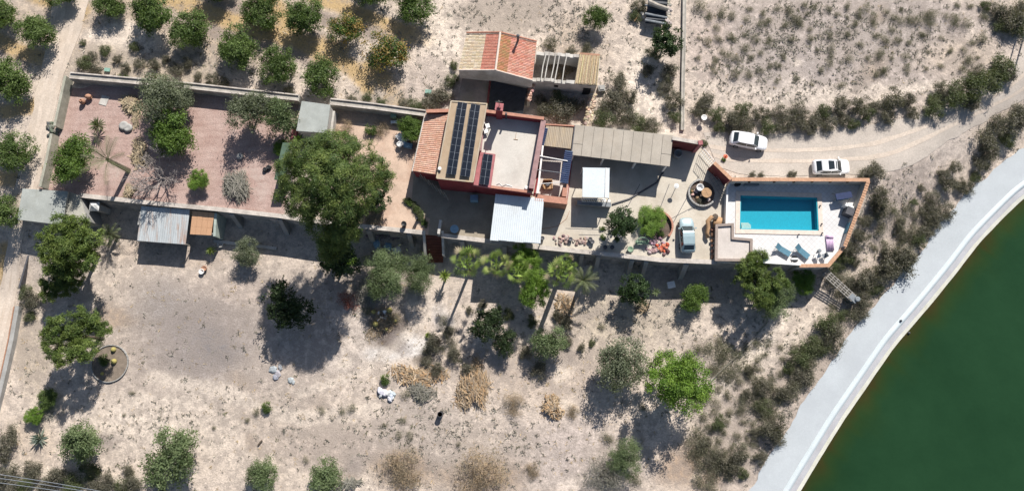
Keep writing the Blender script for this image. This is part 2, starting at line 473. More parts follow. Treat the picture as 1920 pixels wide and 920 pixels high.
def ell(cx, cy, rx, ry, col=None, w=1.0, weed=None, soft=0.5, ang=0.0):
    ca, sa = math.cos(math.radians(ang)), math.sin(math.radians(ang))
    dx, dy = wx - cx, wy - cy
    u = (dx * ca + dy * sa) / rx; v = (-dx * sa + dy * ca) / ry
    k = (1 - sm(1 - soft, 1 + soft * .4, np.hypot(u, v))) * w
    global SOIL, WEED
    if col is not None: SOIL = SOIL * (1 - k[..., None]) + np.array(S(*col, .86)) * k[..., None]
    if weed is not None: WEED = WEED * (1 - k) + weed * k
pale = (250, 236, 220); straw = (220, 190, 142); greyb = (176, 164, 156); ash = (158, 151, 150); pink = (206, 184, 174)
# far ground weedy
ell(300, 40, 330, 120, (206, 186, 164), .8, .35)
# orchard straw strips
def stroke(pts, hw, col, w=1.0, weed=None):
    global SOIL, WEED
    best = np.full(XX.shape, 1e9)
    qx, qy = gpx * .6 + wx * .4, gpy * .6 + wy * .4
    for (x0, y0), (x1, y1) in zip(pts[:-1], pts[1:]):
        dx, dy = x1 - x0, y1 - y0
        tt = np.clip(((qx - x0) * dx + (qy - y0) * dy) / (dx * dx + dy * dy), 0, 1)
        best = np.minimum(best, np.hypot(qx - x0 - tt * dx, qy - y0 - tt * dy))
    k = (1 - sm(hw * .55, hw * 1.25, best)) * w
    SOIL = SOIL * (1 - k[..., None]) + np.array(S(*col)) * k[..., None]
    if weed is not None: WEED = WEED * (1 - k) + weed * k
STRAW = [[(150, -60), (335, 0), (400, 27), (470, 50), (540, 72), (610, 98), (660, 130), (690, 165)], [(540, -30), (640, 8), (700, 38), (760, 62), (805, 74)], [(-30, 70), (40, 95), (78, 108)], [(60, -15), (150, 24)], [(-30, 212), (58, 200)], [(690, 130), (745, 165), (738, 205)], [(-20, 330), (30, 335)], [(10, 470), (8, 600)], [(500, -5), (560, 70), (640, 95)]]
GREYS = [[(160, -40), (330, -22), (400, 4), (470, 27), (545, 50), (620, 78)], [(600, 30), (690, 62), (760, 90)], [(-30, 95), (40, 118)], [(350, 40), (470, 75), (560, 105), (610, 122)]]
for q in GREYS: stroke(q, 13, (186, 168, 156), .85, .45)
for q in STRAW: stroke(q, 18, straw, .97, .05)
ell(830, 60, 60, 120, pale, .9, .25, .7, 15); ell(790, 150, 60, 50, (222, 206, 194), .7, .5)
ell(950, 25, 120, 45, (206, 192, 176), .8, .75); ell(1080, 90, 60, 60, (214, 196, 176), .8, .5)
ell(700, 195, 130, 26, (190, 178, 158), .6, .7)
ell(260, 120, 200, 40, (214, 200, 178), .7, .6); ell(230, 75, 80, 30, pale, .8, .15)
ell(1220, 170, 45, 90, pale, .95, .2, .6, -20)
# big field in the north-east
ell(1590, 85, 330, 140, (226, 212, 204), .9, .6, .4)
ell(1640, 60, 200, 70, (206, 196, 190), .6, .7, .7)
ell(1480, 130, 110, 60, (206, 196, 192), .6, .65, .7)
ell(1620, 170, 330, 22, pale, .8, .3, .6, -2); ell(1800, 100, 90, 45, (230, 212, 192), .8, .35, .7)
ell(1330, 90, 45, 90, (222, 204, 192), .7, .4)
# bank east of the pool
ell(1720, 300, 130, 75, (228, 214, 202), .95, .1, .5, -30)
ell(1690, 380, 70, 120, (214, 198, 186), .8, .5, .6, 25)
ell(1600, 640, 60, 200, (206, 190, 174), .7, .75, .6, 33)
ell(1400, 790, 90, 160, (208, 192, 180), .7, .75, .6, 25)
ell(1420, 650, 25, 130, pale, .9, .2, .6, 40)
# lower garden
ell(400, 640, 300, 170, (206, 192, 180), .8, .45, .5)
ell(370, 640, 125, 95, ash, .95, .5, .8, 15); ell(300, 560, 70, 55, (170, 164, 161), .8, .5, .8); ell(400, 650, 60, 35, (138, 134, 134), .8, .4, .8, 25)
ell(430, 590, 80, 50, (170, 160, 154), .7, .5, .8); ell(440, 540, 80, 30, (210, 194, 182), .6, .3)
ell(210, 600, 50, 25, (190, 165, 140), .7, .4); ell(320, 790, 200, 60, pale, .6, .35, .7)
ell(560, 790, 180, 60, (222, 206, 190), .8, .55, .7); ell(650, 840, 160, 50, (208, 192, 180), .7, .75, .7)
ell(780, 790, 100, 90, (206, 194, 184), .7, .7, .7); ell(1050, 850, 200, 80, (222, 208, 200), .8, .5, .7)
ell(900, 840, 130, 60, (212, 198, 184), .7, .6, .7)
ell(1000, 690, 200, 70, (210, 192, 176), .7, .5, .7); ell(1170, 600, 120, 60, (214, 200, 176), .7, .55, .7)
ell(620, 640, 120, 60, (216, 204, 194), .7, .4); ell(718, 604, 42, 40, (96, 84, 76), .97, .3, .45); ell(728, 632, 26, 22, (104, 92, 84), .95, .3, .5); ell(800, 660, 22, 26, (120, 108, 94), .8, .6); ell(690, 560, 30, 30, (150, 140, 130), .7, .5)
ell(770, 640, 34, 26, (244, 238, 232), .95, .1, .5)
ell(720, 660, 40, 14, (232, 226, 220), .8, .2); ell(830, 600, 26, 20, (232, 224, 218), .8, .3)
ell(60, 830, 70, 60, (220, 202, 182), .6, .4); ell(60, 650, 40, 100, (206, 190, 168), .7, .6)
ell(100, 905, 220, 20, (150, 146, 128), .7, .9); ell(1300, 680, 40, 40, (186, 172, 158), .6, .6)
ell(1290, 870, 80, 40, (206, 178, 150), .5, .7)
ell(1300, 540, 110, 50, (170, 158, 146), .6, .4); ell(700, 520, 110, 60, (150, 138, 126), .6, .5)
ell(330, 470, 130, 30, (205, 186, 168), .6, .3)
_rp = random.Random(5)
for _ in range(46):      # dusty grey and bleached patches of the lower garden and the north field
    x, y = (_rp.uniform(130, 1250), _rp.uniform(520, 910)) if _ % 3 else (_rp.uniform(1310, 1850), _rp.uniform(5, 165))
    c_ = _rp.choice([(168, 158, 152), (178, 166, 156), (160, 150, 146), (240, 226, 212), (236, 222, 206), (190, 172, 154)])
    ell(x, y, _rp.uniform(14, 46), _rp.uniform(9, 26), c_, _rp.uniform(.45, .8), .6 if c_[0] < 200 else .1, .8, _rp.uniform(-40, 40))
ell(757, 882, 75, 42, (172, 146, 120), .8, .6, .7); ell(905, 892, 95, 42, (170, 145, 120), .8, .6, .7); ell(1290, 884, 80, 42, (186, 158, 132), .7, .6, .7)
stroke([(290, 705), (430, 738), (560, 785), (700, 770)], 16, pale, .6, .05); stroke([(-10, 862), (70, 888), (180, 897), (330, 905)], 9, pale, .7, .05); stroke([(813, 505), (800, 590), (690, 690), (560, 740)], 9, pale, .5, .1); stroke([(1700, 250), (1610, 400), (1560, 560), (1430, 690), (1300, 900)], 9, pale, .5, .1)
# terrace earth north of the pine
_t = (gpx > 612) & (gpx < 800) & (gpy > 195) & (gpy < 432) & (ZZ > -.5)
SOIL[_t] = np.array(S(222, 196, 172)); WEED[_t] = 0.2
ell(660, 245, 40, 16, (200, 160, 125), .6, .4)
me = bpy.data.meshes.new("ground")
ny, nx = XX.shape
V = np.stack([XX, YY, ZZ], -1).reshape(-1, 3)
idx = np.arange(ny * nx).reshape(ny, nx)
F = np.stack([idx[:-1, :-1], idx[:-1, 1:], idx[1:, 1:], idx[1:, :-1]], -1).reshape(-1, 4)
me.vertices.add(len(V)); me.vertices.foreach_set('co', V.astype(np.float32).ravel())
me.loops.add(len(F) * 4); me.loops.foreach_set('vertex_index', F.astype(np.int32).ravel())
me.polygons.add(len(F)); me.polygons.foreach_set('loop_start', np.arange(0, len(F) * 4, 4, dtype=np.int32)); me.polygons.foreach_set('loop_total', np.full(len(F), 4, np.int32))
me.update(calc_edges=True)
at = me.color_attributes.new('soil', 'FLOAT_COLOR', 'POINT')
at.data.foreach_set('color', np.concatenate([SOIL.reshape(-1, 3), WEED.reshape(-1, 1)], 1).astype(np.float32).ravel())
me.polygons.foreach_set('use_smooth', [True] * len(F))
def ground_mat():
    m, t, bs = _new('dry_ground')
    a = t.nodes.new("ShaderNodeAttribute"); a.attribute_name = "soil"
    v = _coords(t)
    n0 = _noise(t, v, 0.16, 8, 0.62); n1 = _noise(t, v, 1.1, 12, 0.78); n2 = _noise(t, v, 4.5, 8, 0.75); n3 = _noise(t, v, 13, 5, 0.7)
    def math_(op, x, y, z=None):
        m_ = t.nodes.new("ShaderNodeMath"); m_.operation = op
        for sock, val in zip(m_.inputs, (x, y, z)):
            if val is None: continue
            if isinstance(val, (int, float)): sock.default_value = val
            else: t.links.new(val, sock)
        return m_.outputs[0]
    c = _mix(t, 1.0, a.outputs["Color"], _ramp(t, n0, .36, .66, (.86, .85, .85), (1.1, 1.09, 1.08)), 'MULTIPLY')
    # bare pale crust against grey-mauve litter, patch on patch
    w_ = math_('MULTIPLY_ADD', a.outputs["Alpha"], .26, -.13)
    f1 = _ramp(t, math_('ADD', math_('MULTIPLY_ADD', n0, .35, w_), n1), .55, .69)
    c = _mix(t, math_('MULTIPLY', f1, .62), c, _mix(t, n2, S(182, 169, 161), S(152, 142, 134)))
    f2 = _ramp(t, math_('ADD', math_('MULTIPLY_ADD', n1, .55, w_), n2), .86, 1.0)
    c = _mix(t, math_('MULTIPLY', f2, .7), c, _mix(t, n0, S(118, 108, 92), S(104, 102, 84)))
    c = _mix(t, .9, c, _ramp(t, n2, .36, .64, (.78, .77, .76), (1.14, 1.14, 1.14)), 'MULTIPLY')
    c = _mix(t, .7, c, _ramp(t, n3, .32, .68, (.82, .82, .82), (1.14, 1.14, 1.14)), 'MULTIPLY')
    t.links.new(c, bs.inputs["Base Color"]); bs.inputs["Roughness"].default_value = 0.97; bs.inputs["Specular IOR Level"].default_value = .1
    hb = _mix(t, 0.5, n2, n3)
    _bump(t, hb, bs, 1.0, 0.16)
    return m
me.materials.append(ground_mat())
g = bpy.data.objects.new("ground", me); COL.objects.link(g); g['kind'] = 'structure'

# ------------------------------------------------------------------ draped strips: roads, track, liner
def resample(pts, step):
    pts = np.array(pts, float)
    d = np.r_[0, np.cumsum(np.hypot(*np.diff(pts, axis=0).T))]
    s = np.linspace(0, d[-1], max(2, int(d[-1] / step)))
    out = np.stack([np.interp(s, d, pts[:, 0]), np.interp(s, d, pts[:, 1])], 1)
    for _ in range(int(3 / step)):
        out[1:-1] = (out[:-2] + 2 * out[1:-1] + out[2:]) / 4
    return out
def strip(name, L, R, mat, dz, ncross=8, jl=0.0, jr=0.0, zfun=None, seed=0):
    n = max(len(L), len(R)) 
    t = np.linspace(0, 1, n)
    L = np.stack([np.interp(t, np.linspace(0, 1, len(L)), L[:, k]) for k in (0, 1)], 1)
    R = np.stack([np.interp(t, np.linspace(0, 1, len(R)), R[:, k]) for k in (0, 1)], 1)
    d = R - L; w = np.hypot(d[:, 0], d[:, 1])[:, None]
    u = d / w
    nl = (fbm(np.arange(n) * .35 + seed, np.zeros(n) + 3.3 + seed, 3) - .5)[:, None] * 2 * jl
    nr = (fbm(np.arange(n) * .35 + seed + 20, np.zeros(n) + 8.3, 3) - .5)[:, None] * 2 * jr
    L = L + u * nl; R = R + u * nr
    k = np.linspace(0, 1, ncross + 1)
    G = L[:, None, :] * (1 - k[None, :, None]) + R[:, None, :] * k[None, :, None]
    Z = (ground(G[..., 0], G[..., 1]) + dz) if zfun is None else zfun(G[..., 0], G[..., 1], np.broadcast_to(k, G.shape[:2]))
    V = np.concatenate([G, Z[..., None]], -1).reshape(-1, 3)
    i = np.arange(n * (ncross + 1)).reshape(n, ncross + 1)
    F = np.stack([i[:-1, :-1], i[:-1, 1:], i[1:, 1:], i[1:, :-1]], -1).reshape(-1, 4)
    me = bpy.data.meshes.new(name); me.from_pydata(V.tolist(), [], F.tolist()); me.materials.append(mat)
    bm = bmesh.new(); bm.from_mesh(me); bmesh.ops.recalc_face_normals(bm, faces=bm.faces)
    if sum(f.normal.z for f in bm.faces) < 0: bmesh.ops.reverse_faces(bm, faces=bm.faces)
    bm.to_mesh(me); bm.free()
    me.polygons.foreach_set('use_smooth', [True] * len(me.polygons))
    o = bpy.data.objects.new(name, me); COL.objects.link(o); o['kind'] = 'structure'
    return o
def pxl(l, z=0.0): return [tuple(place(x, y)[:2]) for x, y in l]
wl = resample(pxl([(110, -60), (98, 0), (90, 70), (66, 180), (44, 300), (22, 410), (4, 520), (-30, 640), (-90, 800)]), .6)
wr = resample(pxl([(190, -60), (166, 0), (148, 75), (117, 145), (97, 236), (71, 352), (40, 450), (28, 560), (6, 690), (-40, 830)]), .6)
strip("dirt_track", wl, wr, M['road'], .035, 8, .35, .2)
nl = resample(pxl([(1318, 248), (1370, 244), (1450, 250), (1530, 248), (1610, 236), (1700, 220), (1770, 200), (1850, 165), (1905, 110), (1960, 20), (2000, -60)]), .6)
nr = resample(pxl([(1345, 312), (1378, 330), (1450, 330), (1540, 328), (1630, 326), (1690, 318), (1735, 292), (1790, 258), (1860, 218), (1925, 185), (2080, 90), (2200, 0)]), .6)
strip("gravel_road", nl, nr, M['road2'], .035, 10, .45, .5, seed=5)
M['ruts'] = rough_mat('wheel_worn_dirt', S(230, 214, 198), .14, .5, .95, .4, S(208, 190, 173), .6, fine=5)
def ruts(name, L, R, f0, f1, w, seed):
    n = max(len(L), len(R)); tt = np.linspace(0, 1, n)
    L_ = np.stack([np.interp(tt, np.linspace(0, 1, len(L)), L[:, k]) for k in (0, 1)], 1); R_ = np.stack([np.interp(tt, np.linspace(0, 1, len(R)), R[:, k]) for k in (0, 1)], 1)
    d = R_ - L_; u = d / np.hypot(d[:, 0], d[:, 1])[:, None]
    c = L_ + d * (f0 + (f1 - f0) * tt)[:, None]
    strip(name, c - u * w / 2, c + u * w / 2, M['ruts'], .05, 3, .16, .16, seed=seed)
ruts("wheel_rut", wl, wr, .36, .36, .5, 1); ruts("wheel_rut", wl, wr, .72, .72, .5, 2)
ruts("wheel_rut", nl, nr, .42, .38, .55, 3); ruts("wheel_rut", nl, nr, .66, .70, .55, 4)
TS = resample(TRK, .7)
dT = np.gradient(TS, axis=0); dT /= np.hypot(dT[:, 0], dT[:, 1])[:, None]
NT = np.stack([-dT[:, 1], dT[:, 0]], 1)       # points to the pond
if NT[len(NT) // 2][0] < 0: NT = -NT
def off(d): return TS + NT * d
strip("pond_track", off(-.1), off(3.1), M['track'], .05, 6, .6, .05, seed=9)
strip("liner_ridge", off(3.05), off(3.75), M['ridge'], 0, 6, .0, .0, lambda x, y, k: -2.13 + .22 * np.sin(np.pi * k))
strip("liner_slope", off(3.73), off(4.35), M['liner'], 0, 4, .0, .06, lambda x, y, k: -2.14 - .06 * k, seed=3)
strip("liner_edge", off(4.3), off(6.6), M['liner_white'], 0, 6, .06, .0, lambda x, y, k: -2.2 - .62 * k, seed=3)
# pond water
def pond_mat():
    m, t, bs = _new('pond_water')
    a = t.nodes.new("ShaderNodeAttribute"); a.attribute_name = "col"
    v = _coords(t)
    c = _mix(t, 1.0, a.outputs["Color"], _ramp(t, _noise(t, v, .09, 6, .7), .3, .7, (.80, .84, .82), (1.18, 1.14, 1.14)), 'MULTIPLY')
    t.links.new(c, bs.inputs["Base Color"])
    bs.inputs["Roughness"].default_value = .12; bs.inputs["IOR"].default_value = 1.33; bs.inputs["Specular IOR Level"].default_value = .3
    _bump(t, _noise(t, v, 1.6, 5, .65), bs, .35, .05)
    return m
ds = [4.62, 4.72, 4.9, 5.3, 5.9, 6.6, 7.6, 9.5, 14, 30, 70, 140]
n = len(TS)
jag = (fbm(np.arange(n) * .8, np.zeros(n) + 5, 3) - .5)
V = []; Cc = []
stops = [(4.6, (.038, .030, .010)), (4.9, (.034, .034, .010)), (5.3, (.026, .038, .011)), (6.2, (.018, .041, .013)), (7.6, (.0135, .041, .017)), (10, (.0135, .042, .0180)), (200, (.0135, .042, .0180))]
sx = [s[0] for s in stops]
for i in range(n):
    for d in ds:
        p = TS[i] + NT[i] * (min(d, 9.5) + jag[i] * (.32 if d < 5 else 1.6 * min(1, 10 / d))) + np.array([.79, -.61]) * max(0, d - 9.5)
        V.append((p[0], p[1], -2.34))
        Cc.append([np.interp(d + (fbm(np.array([p[0] * .5]), np.array([p[1] * .5]))[0] - .5) * 1.6, sx, [s[1][k] for s in stops]) for k in range(3)])
k = len(ds)
F = [(i * k + j, i * k + j + 1, (i + 1) * k + j + 1, (i + 1) * k + j) for i in range(n - 1) for j in range(k - 1)]
me = bpy.data.meshes.new("pond_water"); me.from_pydata(V, [], F); me.materials.append(pond_mat())
at = me.color_attributes.new('col', 'FLOAT_COLOR', 'POINT')
at.data.foreach_set('color', np.concatenate([np.array(Cc), np.ones((len(Cc), 1))], 1).astype(np.float32).ravel())
if me.polygons[0].normal.z < 0: me.flip_normals()
o = bpy.data.objects.new("pond_water", me); COL.objects.link(o); o['kind'] = 'structure'

# ------------------------------------------------------------------ paved and gravelled surfaces
def sheet(name, pxs, z, mat, thick=.15, zpx=0.0):
    b = MB(); b.prism([P2(x, y, zpx) for x, y in pxs], z - thick, z)
    o = b.build(name, mat); o['kind'] = 'structure'; return o
def gravel_mat():
    m, t, bs = _new('red_gravel')
    v = _coords(t)
    n1 = _noise(t, v, .5, 6, .65); n2 = _noise(t, v, 9, 3)
    c = _ramp(t, n1, .33, .68, S(186, 158, 148), S(208, 184, 174))
    c = _mix(t, .7, c, _ramp(t, n2, .3, .7, (.6, .6, .6), (1.25, 1.2, 1.2)), 'MULTIPLY')
    f = _ramp(t, _noise(t, v, .28, 6, .7), .56, .72)
    c = _mix(t, f, c, S(206, 188, 178))
    w = t.nodes.new("ShaderNodeTexWave"); w.inputs["Scale"].default_value = .35; w.inputs["Distortion"].default_value = 3; w.bands_direction = 'Y'
    t.links.new(v, w.inputs["Vector"])
    c = _mix(t, .5, c, _ramp(t, w.outputs["Fac"], .1, .5, (.86, .84, .84), (1, 1, 1)), 'MULTIPLY')
    t.links.new(c, bs.inputs["Base Color"]); bs.inputs["Roughness"].default_value = .97; bs.inputs["Specular IOR Level"].default_value = .1
    _bump(t, n2, bs, .7, .06)
    return m
sheet("gravel_garden", [(121, 151), (560, 192), (548, 300), (532, 407), (400, 393), (150, 368), (73, 352), (100, 240)], .03, gravel_mat())
sheet("paved_yard", [(690, 432), (700, 380), (735, 330), (760, 300), (800, 240), (830, 350), (815, 400), (803, 440)], .03, M['peach_paving'])
sheet("upper_yard", [(622, 262), (640, 228), (735, 236), (790, 250), (775, 330), (735, 330), (690, 300)], .026, M['peach_paving'])
sheet("rear_patio", [(776, 325), (835, 345), (1000, 350), (1000, 462), (826, 442), (803, 440), (806, 410), (770, 395)], .034, M['shaded_concrete'])
sheet("patio", [(998, 340), (1068, 290), (1072, 232), (1262, 250), (1312, 275), (1345, 312), (1378, 342), (1366, 424), (1344, 424), (1342, 492), (1240, 488), (1110, 474), (998, 461)], .038, M['concrete'])
# dark strips on the patio: slab joints and a painted cable shadow
b = MB()
for a, c in [((1255, 345), (1232, 405)), ((1200, 345), (1140, 455)), ((1060, 428), (1155, 432)), ((1085, 440), (1130, 441)), ((1255, 412), (1300, 388)), ((1290, 395), (1340, 372)), ((1310, 330), (1250, 440))]:
    pa, pc = P(*a, .04), P(*c, .04)
    b.seg(pa, pc, .07, .03, .0405)
o = b.build("patio_line", M['dgrey']); o['kind'] = 'structure'
# ------------------------------------------------------------------ walls and boundary structures
def polywall(b, pts, w, z0, z1, mi=0, off=0.0):
    for i in range(len(pts) - 1):
        b.seg(pts[i], pts[i + 1], w, z0, z1 + (0.0015 if i % 2 else 0), mi, ext=w * .18, off=off)
# south retaining walls with their buttresses
def retaining(pxs, label, butts, z=.32, w=.42, mat='capwall', wallm='grey_wall'):
    pts = [P2(x, y, z) for x, y in pxs]
    t = thing("retaining_wall", label, "wall", (pts[0][0], pts[0][1], LOW))
    b = MB(); polywall(b, pts, w, LOW - .3, z - .12); b.build("wall", M[wallm], t)
    b = MB(); polywall(b, pts, w + .1, z - .12, z); b.build("capping", M[mat], t)
    for (bx, by, ln, wd) in butts:
        x = P2(bx, by, z)[0]
        y = np.interp(x, [p[0] for p in pts], [p[1] for p in pts]) - w / 2
        b = MB()
        # sloping buttress: deep at the foot, thin at the top
        h = wd / 2
        vs = [(x - h, y, LOW - .2), (x + h, y, LOW - .2), (x + h, y - ln, LOW - .2), (x - h, y - ln, LOW - .2), (x - h, y, z - .35), (x + h, y, z - .35), (x + h, y - .22, z - .35), (x - h, y - .22, z - .35)]
        for f in ((0, 1, 2, 3), (7, 6, 5, 4), (0, 4, 5, 1), (1, 5, 6, 2), (2, 6, 7, 3), (3, 7, 4, 0)):
            b.quad([vs[i] for i in f])
        b.build("buttress", M[wallm], t, recalc=True)
    return t
retaining([(150, 366), (300, 382), (400, 391), (520, 404), (580, 413), (668, 423), (740, 430), (796, 436)], "long whitewashed retaining wall below the red gravel garden, west of the brown stairs",
          [(432, 396, 1.3, .55), (523, 405, 1.5, .5), (690, 430, 1.2, .6), (766, 436, 1.2, .5)])
retaining([(829, 441), (920, 452), (1000, 462), (1110, 473), (1240, 487), (1342, 491)], "long pale retaining wall below the concrete patio, east of the brown stairs",
          [(866, 448, 1.2, .5), (946, 456, 1.3, .5), (1092, 472, 1.3, .45), (1123, 476, 1.4, .5), (1186, 482, 1.6, .5), (1213, 485, 1.7, .5), (1288, 490, 1.6, .6)], wallm='grey_wall')
# the stairs
t = thing("staircase", "flight of brown tiled steps between two whitewashed walls", "staircase", (*P2(812, 460, -2), LOW))
pa, pb = P2(812, 437, 0), P2(812, 492, LOW)
n = 11
x0, x1 = P2(798, 437, 0)[0], P2(827, 437, 0)[0]
for i in range(n):
    y0 = pa[1] + (pb[1] - pa[1]) * i / n; y1 = pa[1] + (pb[1] - pa[1]) * (i + 1) / n
    z = -LOW * (-(i + 1) / n) + .2
    b = MB(); b.prism([(x0, y1), (x1, y1), (x1, y0 + .03), (x0, y0 + .03)], LOW - .2, z); b.quad([(x0, y1 - .01, z - .02), (x1, y1 - .01, z - .02), (x1, y1 - .01, z - .09), (x0, y1 - .01, z - .09)])
    b.build("step", M['stair'], t)
for x in (x0 - .16, x1 + .2):
    b = MB(); b.seg((x, pa[1] + .2), (x, pb[1] + .6), .28, LOW - .2, (.5, -1.2)); b.build("side_wall", M['white_wall'], t)
# rear channel wall (an irrigation channel runs along its top)
def channel(pxs, label, z):
    pts = [P2(x, y, z) for x, y in pxs]
    t = thing("channel_wall", label, "wall", (pts[0][0], pts[0][1], 0))
    b = MB(); polywall(b, pts, .8, -.3, z - .16); b.build("wall", M['chan'], t)
    for s in (-1, 1):
        b = MB(); polywall(b, pts, .15, z - .16, z + (.02 if s > 0 else 0), 0, s * .33); b.build("rim", M['capwall'], t)
    return t
channel([(131, 141), (225, 149), (350, 160), (450, 171), (558, 183)], "wide grey channel wall behind the red gravel garden, from the dirt track to the grey shed", 1.5)
channel([(620, 190), (700, 199), (797, 212)], "shorter grey channel wall between the grey shed and the tiled porch roof", 1.5)
# western block wall
pts = [P2(122, 143, 1.4), P2(113, 185, 1.4), P2(102, 235, 1.4)]
t = thing("boundary_wall", "low lichen-grey block wall between the dirt track and the red gravel", "wall", (*pts[1], 0))
b = MB(); polywall(b, pts, .3, -.3, 1.4); b.build("wall", M['westwall'], t)
pts2 = [P2(98, 252, 1.1), P2(87, 298, 1.3), P2(75, 349, 1.3)]
b = MB(); polywall(b, pts2, .3, -.3, 1.3); b.build("wall", M['westwall'], t)
b = MB()
for i in range(26):
    p = P(100 + random.uniform(-9, 12), 244 + random.uniform(-12, 14), 0)
    b.stone((p.x, p.y, .12), random.uniform(.16, .45), c=jit(S(120, 124, 112), .35))
o = b.build("fallen_block", M['piece']); tag(o, "heap of fallen grey blocks in the gap of the lichen-grey wall", "rubble")
# western low wall of the lower plot
pts = [tuple(place(x, y, .6)[:2]) for x, y in ((64, 428), (46, 480), (38, 540))]
t = thing("garden_wall", "low wall running south from the grey flat roof beside the dirt track", "wall", (*pts[0], LOW))
b = MB(); polywall(b, pts, .2, LOW - .4, -2.2); b.build("wall", M['dgrey'], t)  # dark grey stands in for the shade on this wall
pts = [tuple(place(x, y, .5)[:2]) for x, y in ((34, 575), (22, 640), (6, 710), (-12, 780))]
t = thing("garden_kerb", "narrow grey concrete kerb channel along the lower dirt track at the left edge", "kerb", (*pts[1], LOW))
b = MB(); polywall(b, pts, .5, LOW - .4, LOW + .62); b.build("kerb", M['grey_wall'], t)
b = MB(); polywall(b, [(p[0] - .33, p[1]) for p in pts], .12, LOW - .4, LOW + .68); b.build("rim", M['terracotta'], t)
# field channel in the north
pts = [P2(x, y, .35) for x, y in ((1284, -30), (1283, 60), (1281, 150), (1280, 243))]
t = thing("field_channel", "thin straight concrete irrigation channel running down to the patio gate", "channel", (*pts[2], 0))
for s in (-1, 1):
    b = MB(); polywall(b, pts, .11, -.4, .35, 0, s * .16); b.build("rim", M['chan'], t)
b = MB(); polywall(b, pts, .22, -.4, .29); b.build("bed", M['chan'], t)
# rubble wall by the ruin
def rubble(name, pxs, w, h, label, n, cols):
    pts = [P2(x, y, h) for x, y in pxs]
    t = thing(name, label, "wall", (*pts[0], 0))
    b = MB(); polywall(b, pts, w * .8, -.3, h - .12); b.build("core", M['chan'], t)
    b = MB()
    for i in range(n):
        s = random.uniform(0, len(pts) - 1.001); k = int(s); f = s - k
        x = pts[k][0] * (1 - f) + pts[k + 1][0] * f + random.uniform(-w / 2, w / 2); y = pts[k][1] * (1 - f) + pts[k + 1][1] * f
        b.stone((x, y, h - .1 - random.uniform(0, .5) * abs(random.gauss(0, .5))), random.uniform(.14, .3), c=jit(random.choice(cols), .25))
    o = b.build("stone", M['piece'], t); o['kind'] = 'stuff'
rubble("rubble_wall", [(1112, 176), (1107, 205), (1101, 237)], .75, 1.3, "crumbling beige rubble stone wall running south from the roofless ruin", 170, [S(225, 205, 180), S(200, 180, 155), S(180, 160, 140)])
rubble("brick_stub", [(999, 153), (995, 170), (991, 188)], .45, 1.9, "broken stub of pinkish brick wall at the corner of the tiled barn", 70, [S(220, 185, 165), S(195, 150, 130)])
# red wall and gate by the road
a, c = P(1261, 259, 3.0), P(1313, 268, 3.0)
t = thing("gate_wall", "tall dark red wall with cream top between carport and gate", "wall", (a.x, a.y, 0))
b = MB(); b.seg(a, c, .3, -.2, 2.92); b.build("wall", M['maroon_wall'], t)
b = MB(); b.seg(a, c, .42, 2.92, 3.02, ext=.03); b.build("capping", M['capwall'], t)
b = MB(); b.box((c.x, c.y, -.2), .5, .5, 3.35, .1); b.build("pillar", M['pink_wall'], t)
# sliding gate made of bars, standing between the two walls
a, c = P(1316, 282, 1.2), P(1338, 308, 1.2)
t = thing("lattice_gate", "white barred metal gate between the red wall and the brown wall", "gate", (a.x, a.y, 0))
d = (c - a); d.z = 0
for z in (.25, 1.1, 1.95):
    b = MB(); b.tube([(a.x, a.y, z), (c.x, c.y, z)], .035, n=5); b.build("rail", M['white'], t)
for i in range(9):
    p = a + d * (i / 8)
    b = MB(); b.tube([(p.x, p.y, .1), (p.x, p.y, 1.98)], .025, n=4); b.build("bar", M['white'], t)
a, c = P(1339, 305, 2.5), P(1371, 336, 2.5)
t = thing("screen_wall", "tall brown screen wall with terracotta foot between gate and pool", "wall", (a.x, a.y, 0))
b = MB(); b.seg(a, c, .3, -.2, 2.45); b.build("wall", M['maroon_wall'], t)
b = MB(); b.seg(a, c, .4, 2.45, 2.55); b.build("capping", M['tile_coping'], t)
# long dark bench or rack leaning in its shade
a, c = P(1335, 328, .5), P(1359, 366, .5)
t = thing("metal_rack", "dark steel rack lying in the shade below the brown wall", "rack", (a.x, a.y, 0))
d = (c - a); d.z = 0; nrm = Vector((-d.y, d.x, 0)).normalized()
for s in (-.45, 0, .45):
    b = MB(); b.tube([a + nrm * s, c + nrm * s], .05, n=5); b.build("rail", M['steel'], t)
for i in range(7):
    p = a + d * (i / 6)
    b = MB(); b.tube([p - nrm * .45, p + nrm * .45], .035, n=5); b.build("rung", M['steel'], t)
for i in (0.1, .9):
    for s in (-.45, .45):
        p = a + d * i + nrm * s
        b = MB(); b.tube([(p.x, p.y, 0), (p.x, p.y, .5)], .04, n=5); b.build("leg", M['steel'], t)

# ------------------------------------------------------------------ tiled roofs: curved tiles in courses
def tile_roof(quad, waves, courses, amp, cols, seed=0, lift=.02):
    """quad A,B,C,D: A-B runs along the eave direction (across the rows), A-D down the slope"""
    rng = random.Random(seed)
    A, B, C, D = [Vector(q) for q in quad]
    n = (B - A).cross(D - A).normalized()
    if n.z < 0: n = -n
    b = MB()
    prof = [(0, 0), (.18, .72), (.5, 1), (.82, .72), (1, 0)]
    for j in range(courses):
        v0, v1 = j / courses, min(1, (j + 1.06) / courses)
        for i in range(waves):
            col = cols(i / waves, (j + .5) / courses, rng)
            dz = rng.uniform(-.006, .006); ring = []
            for v, l in ((v0, 0), (v1, lift)):
                L = A.lerp(D, v); R = B.lerp(C, v)
                ring.append([L.lerp(R, (i + u * .97) / waves) + n * (h * amp + l + dz) for u, h in prof])
            for k in range(4):
                b.quad([ring[0][k], ring[0][k + 1], ring[1][k + 1], ring[1][k]], c=col)
            b.quad([ring[1][k] for k in range(5)], c=tuple(x * .6 for x in col))
    return b
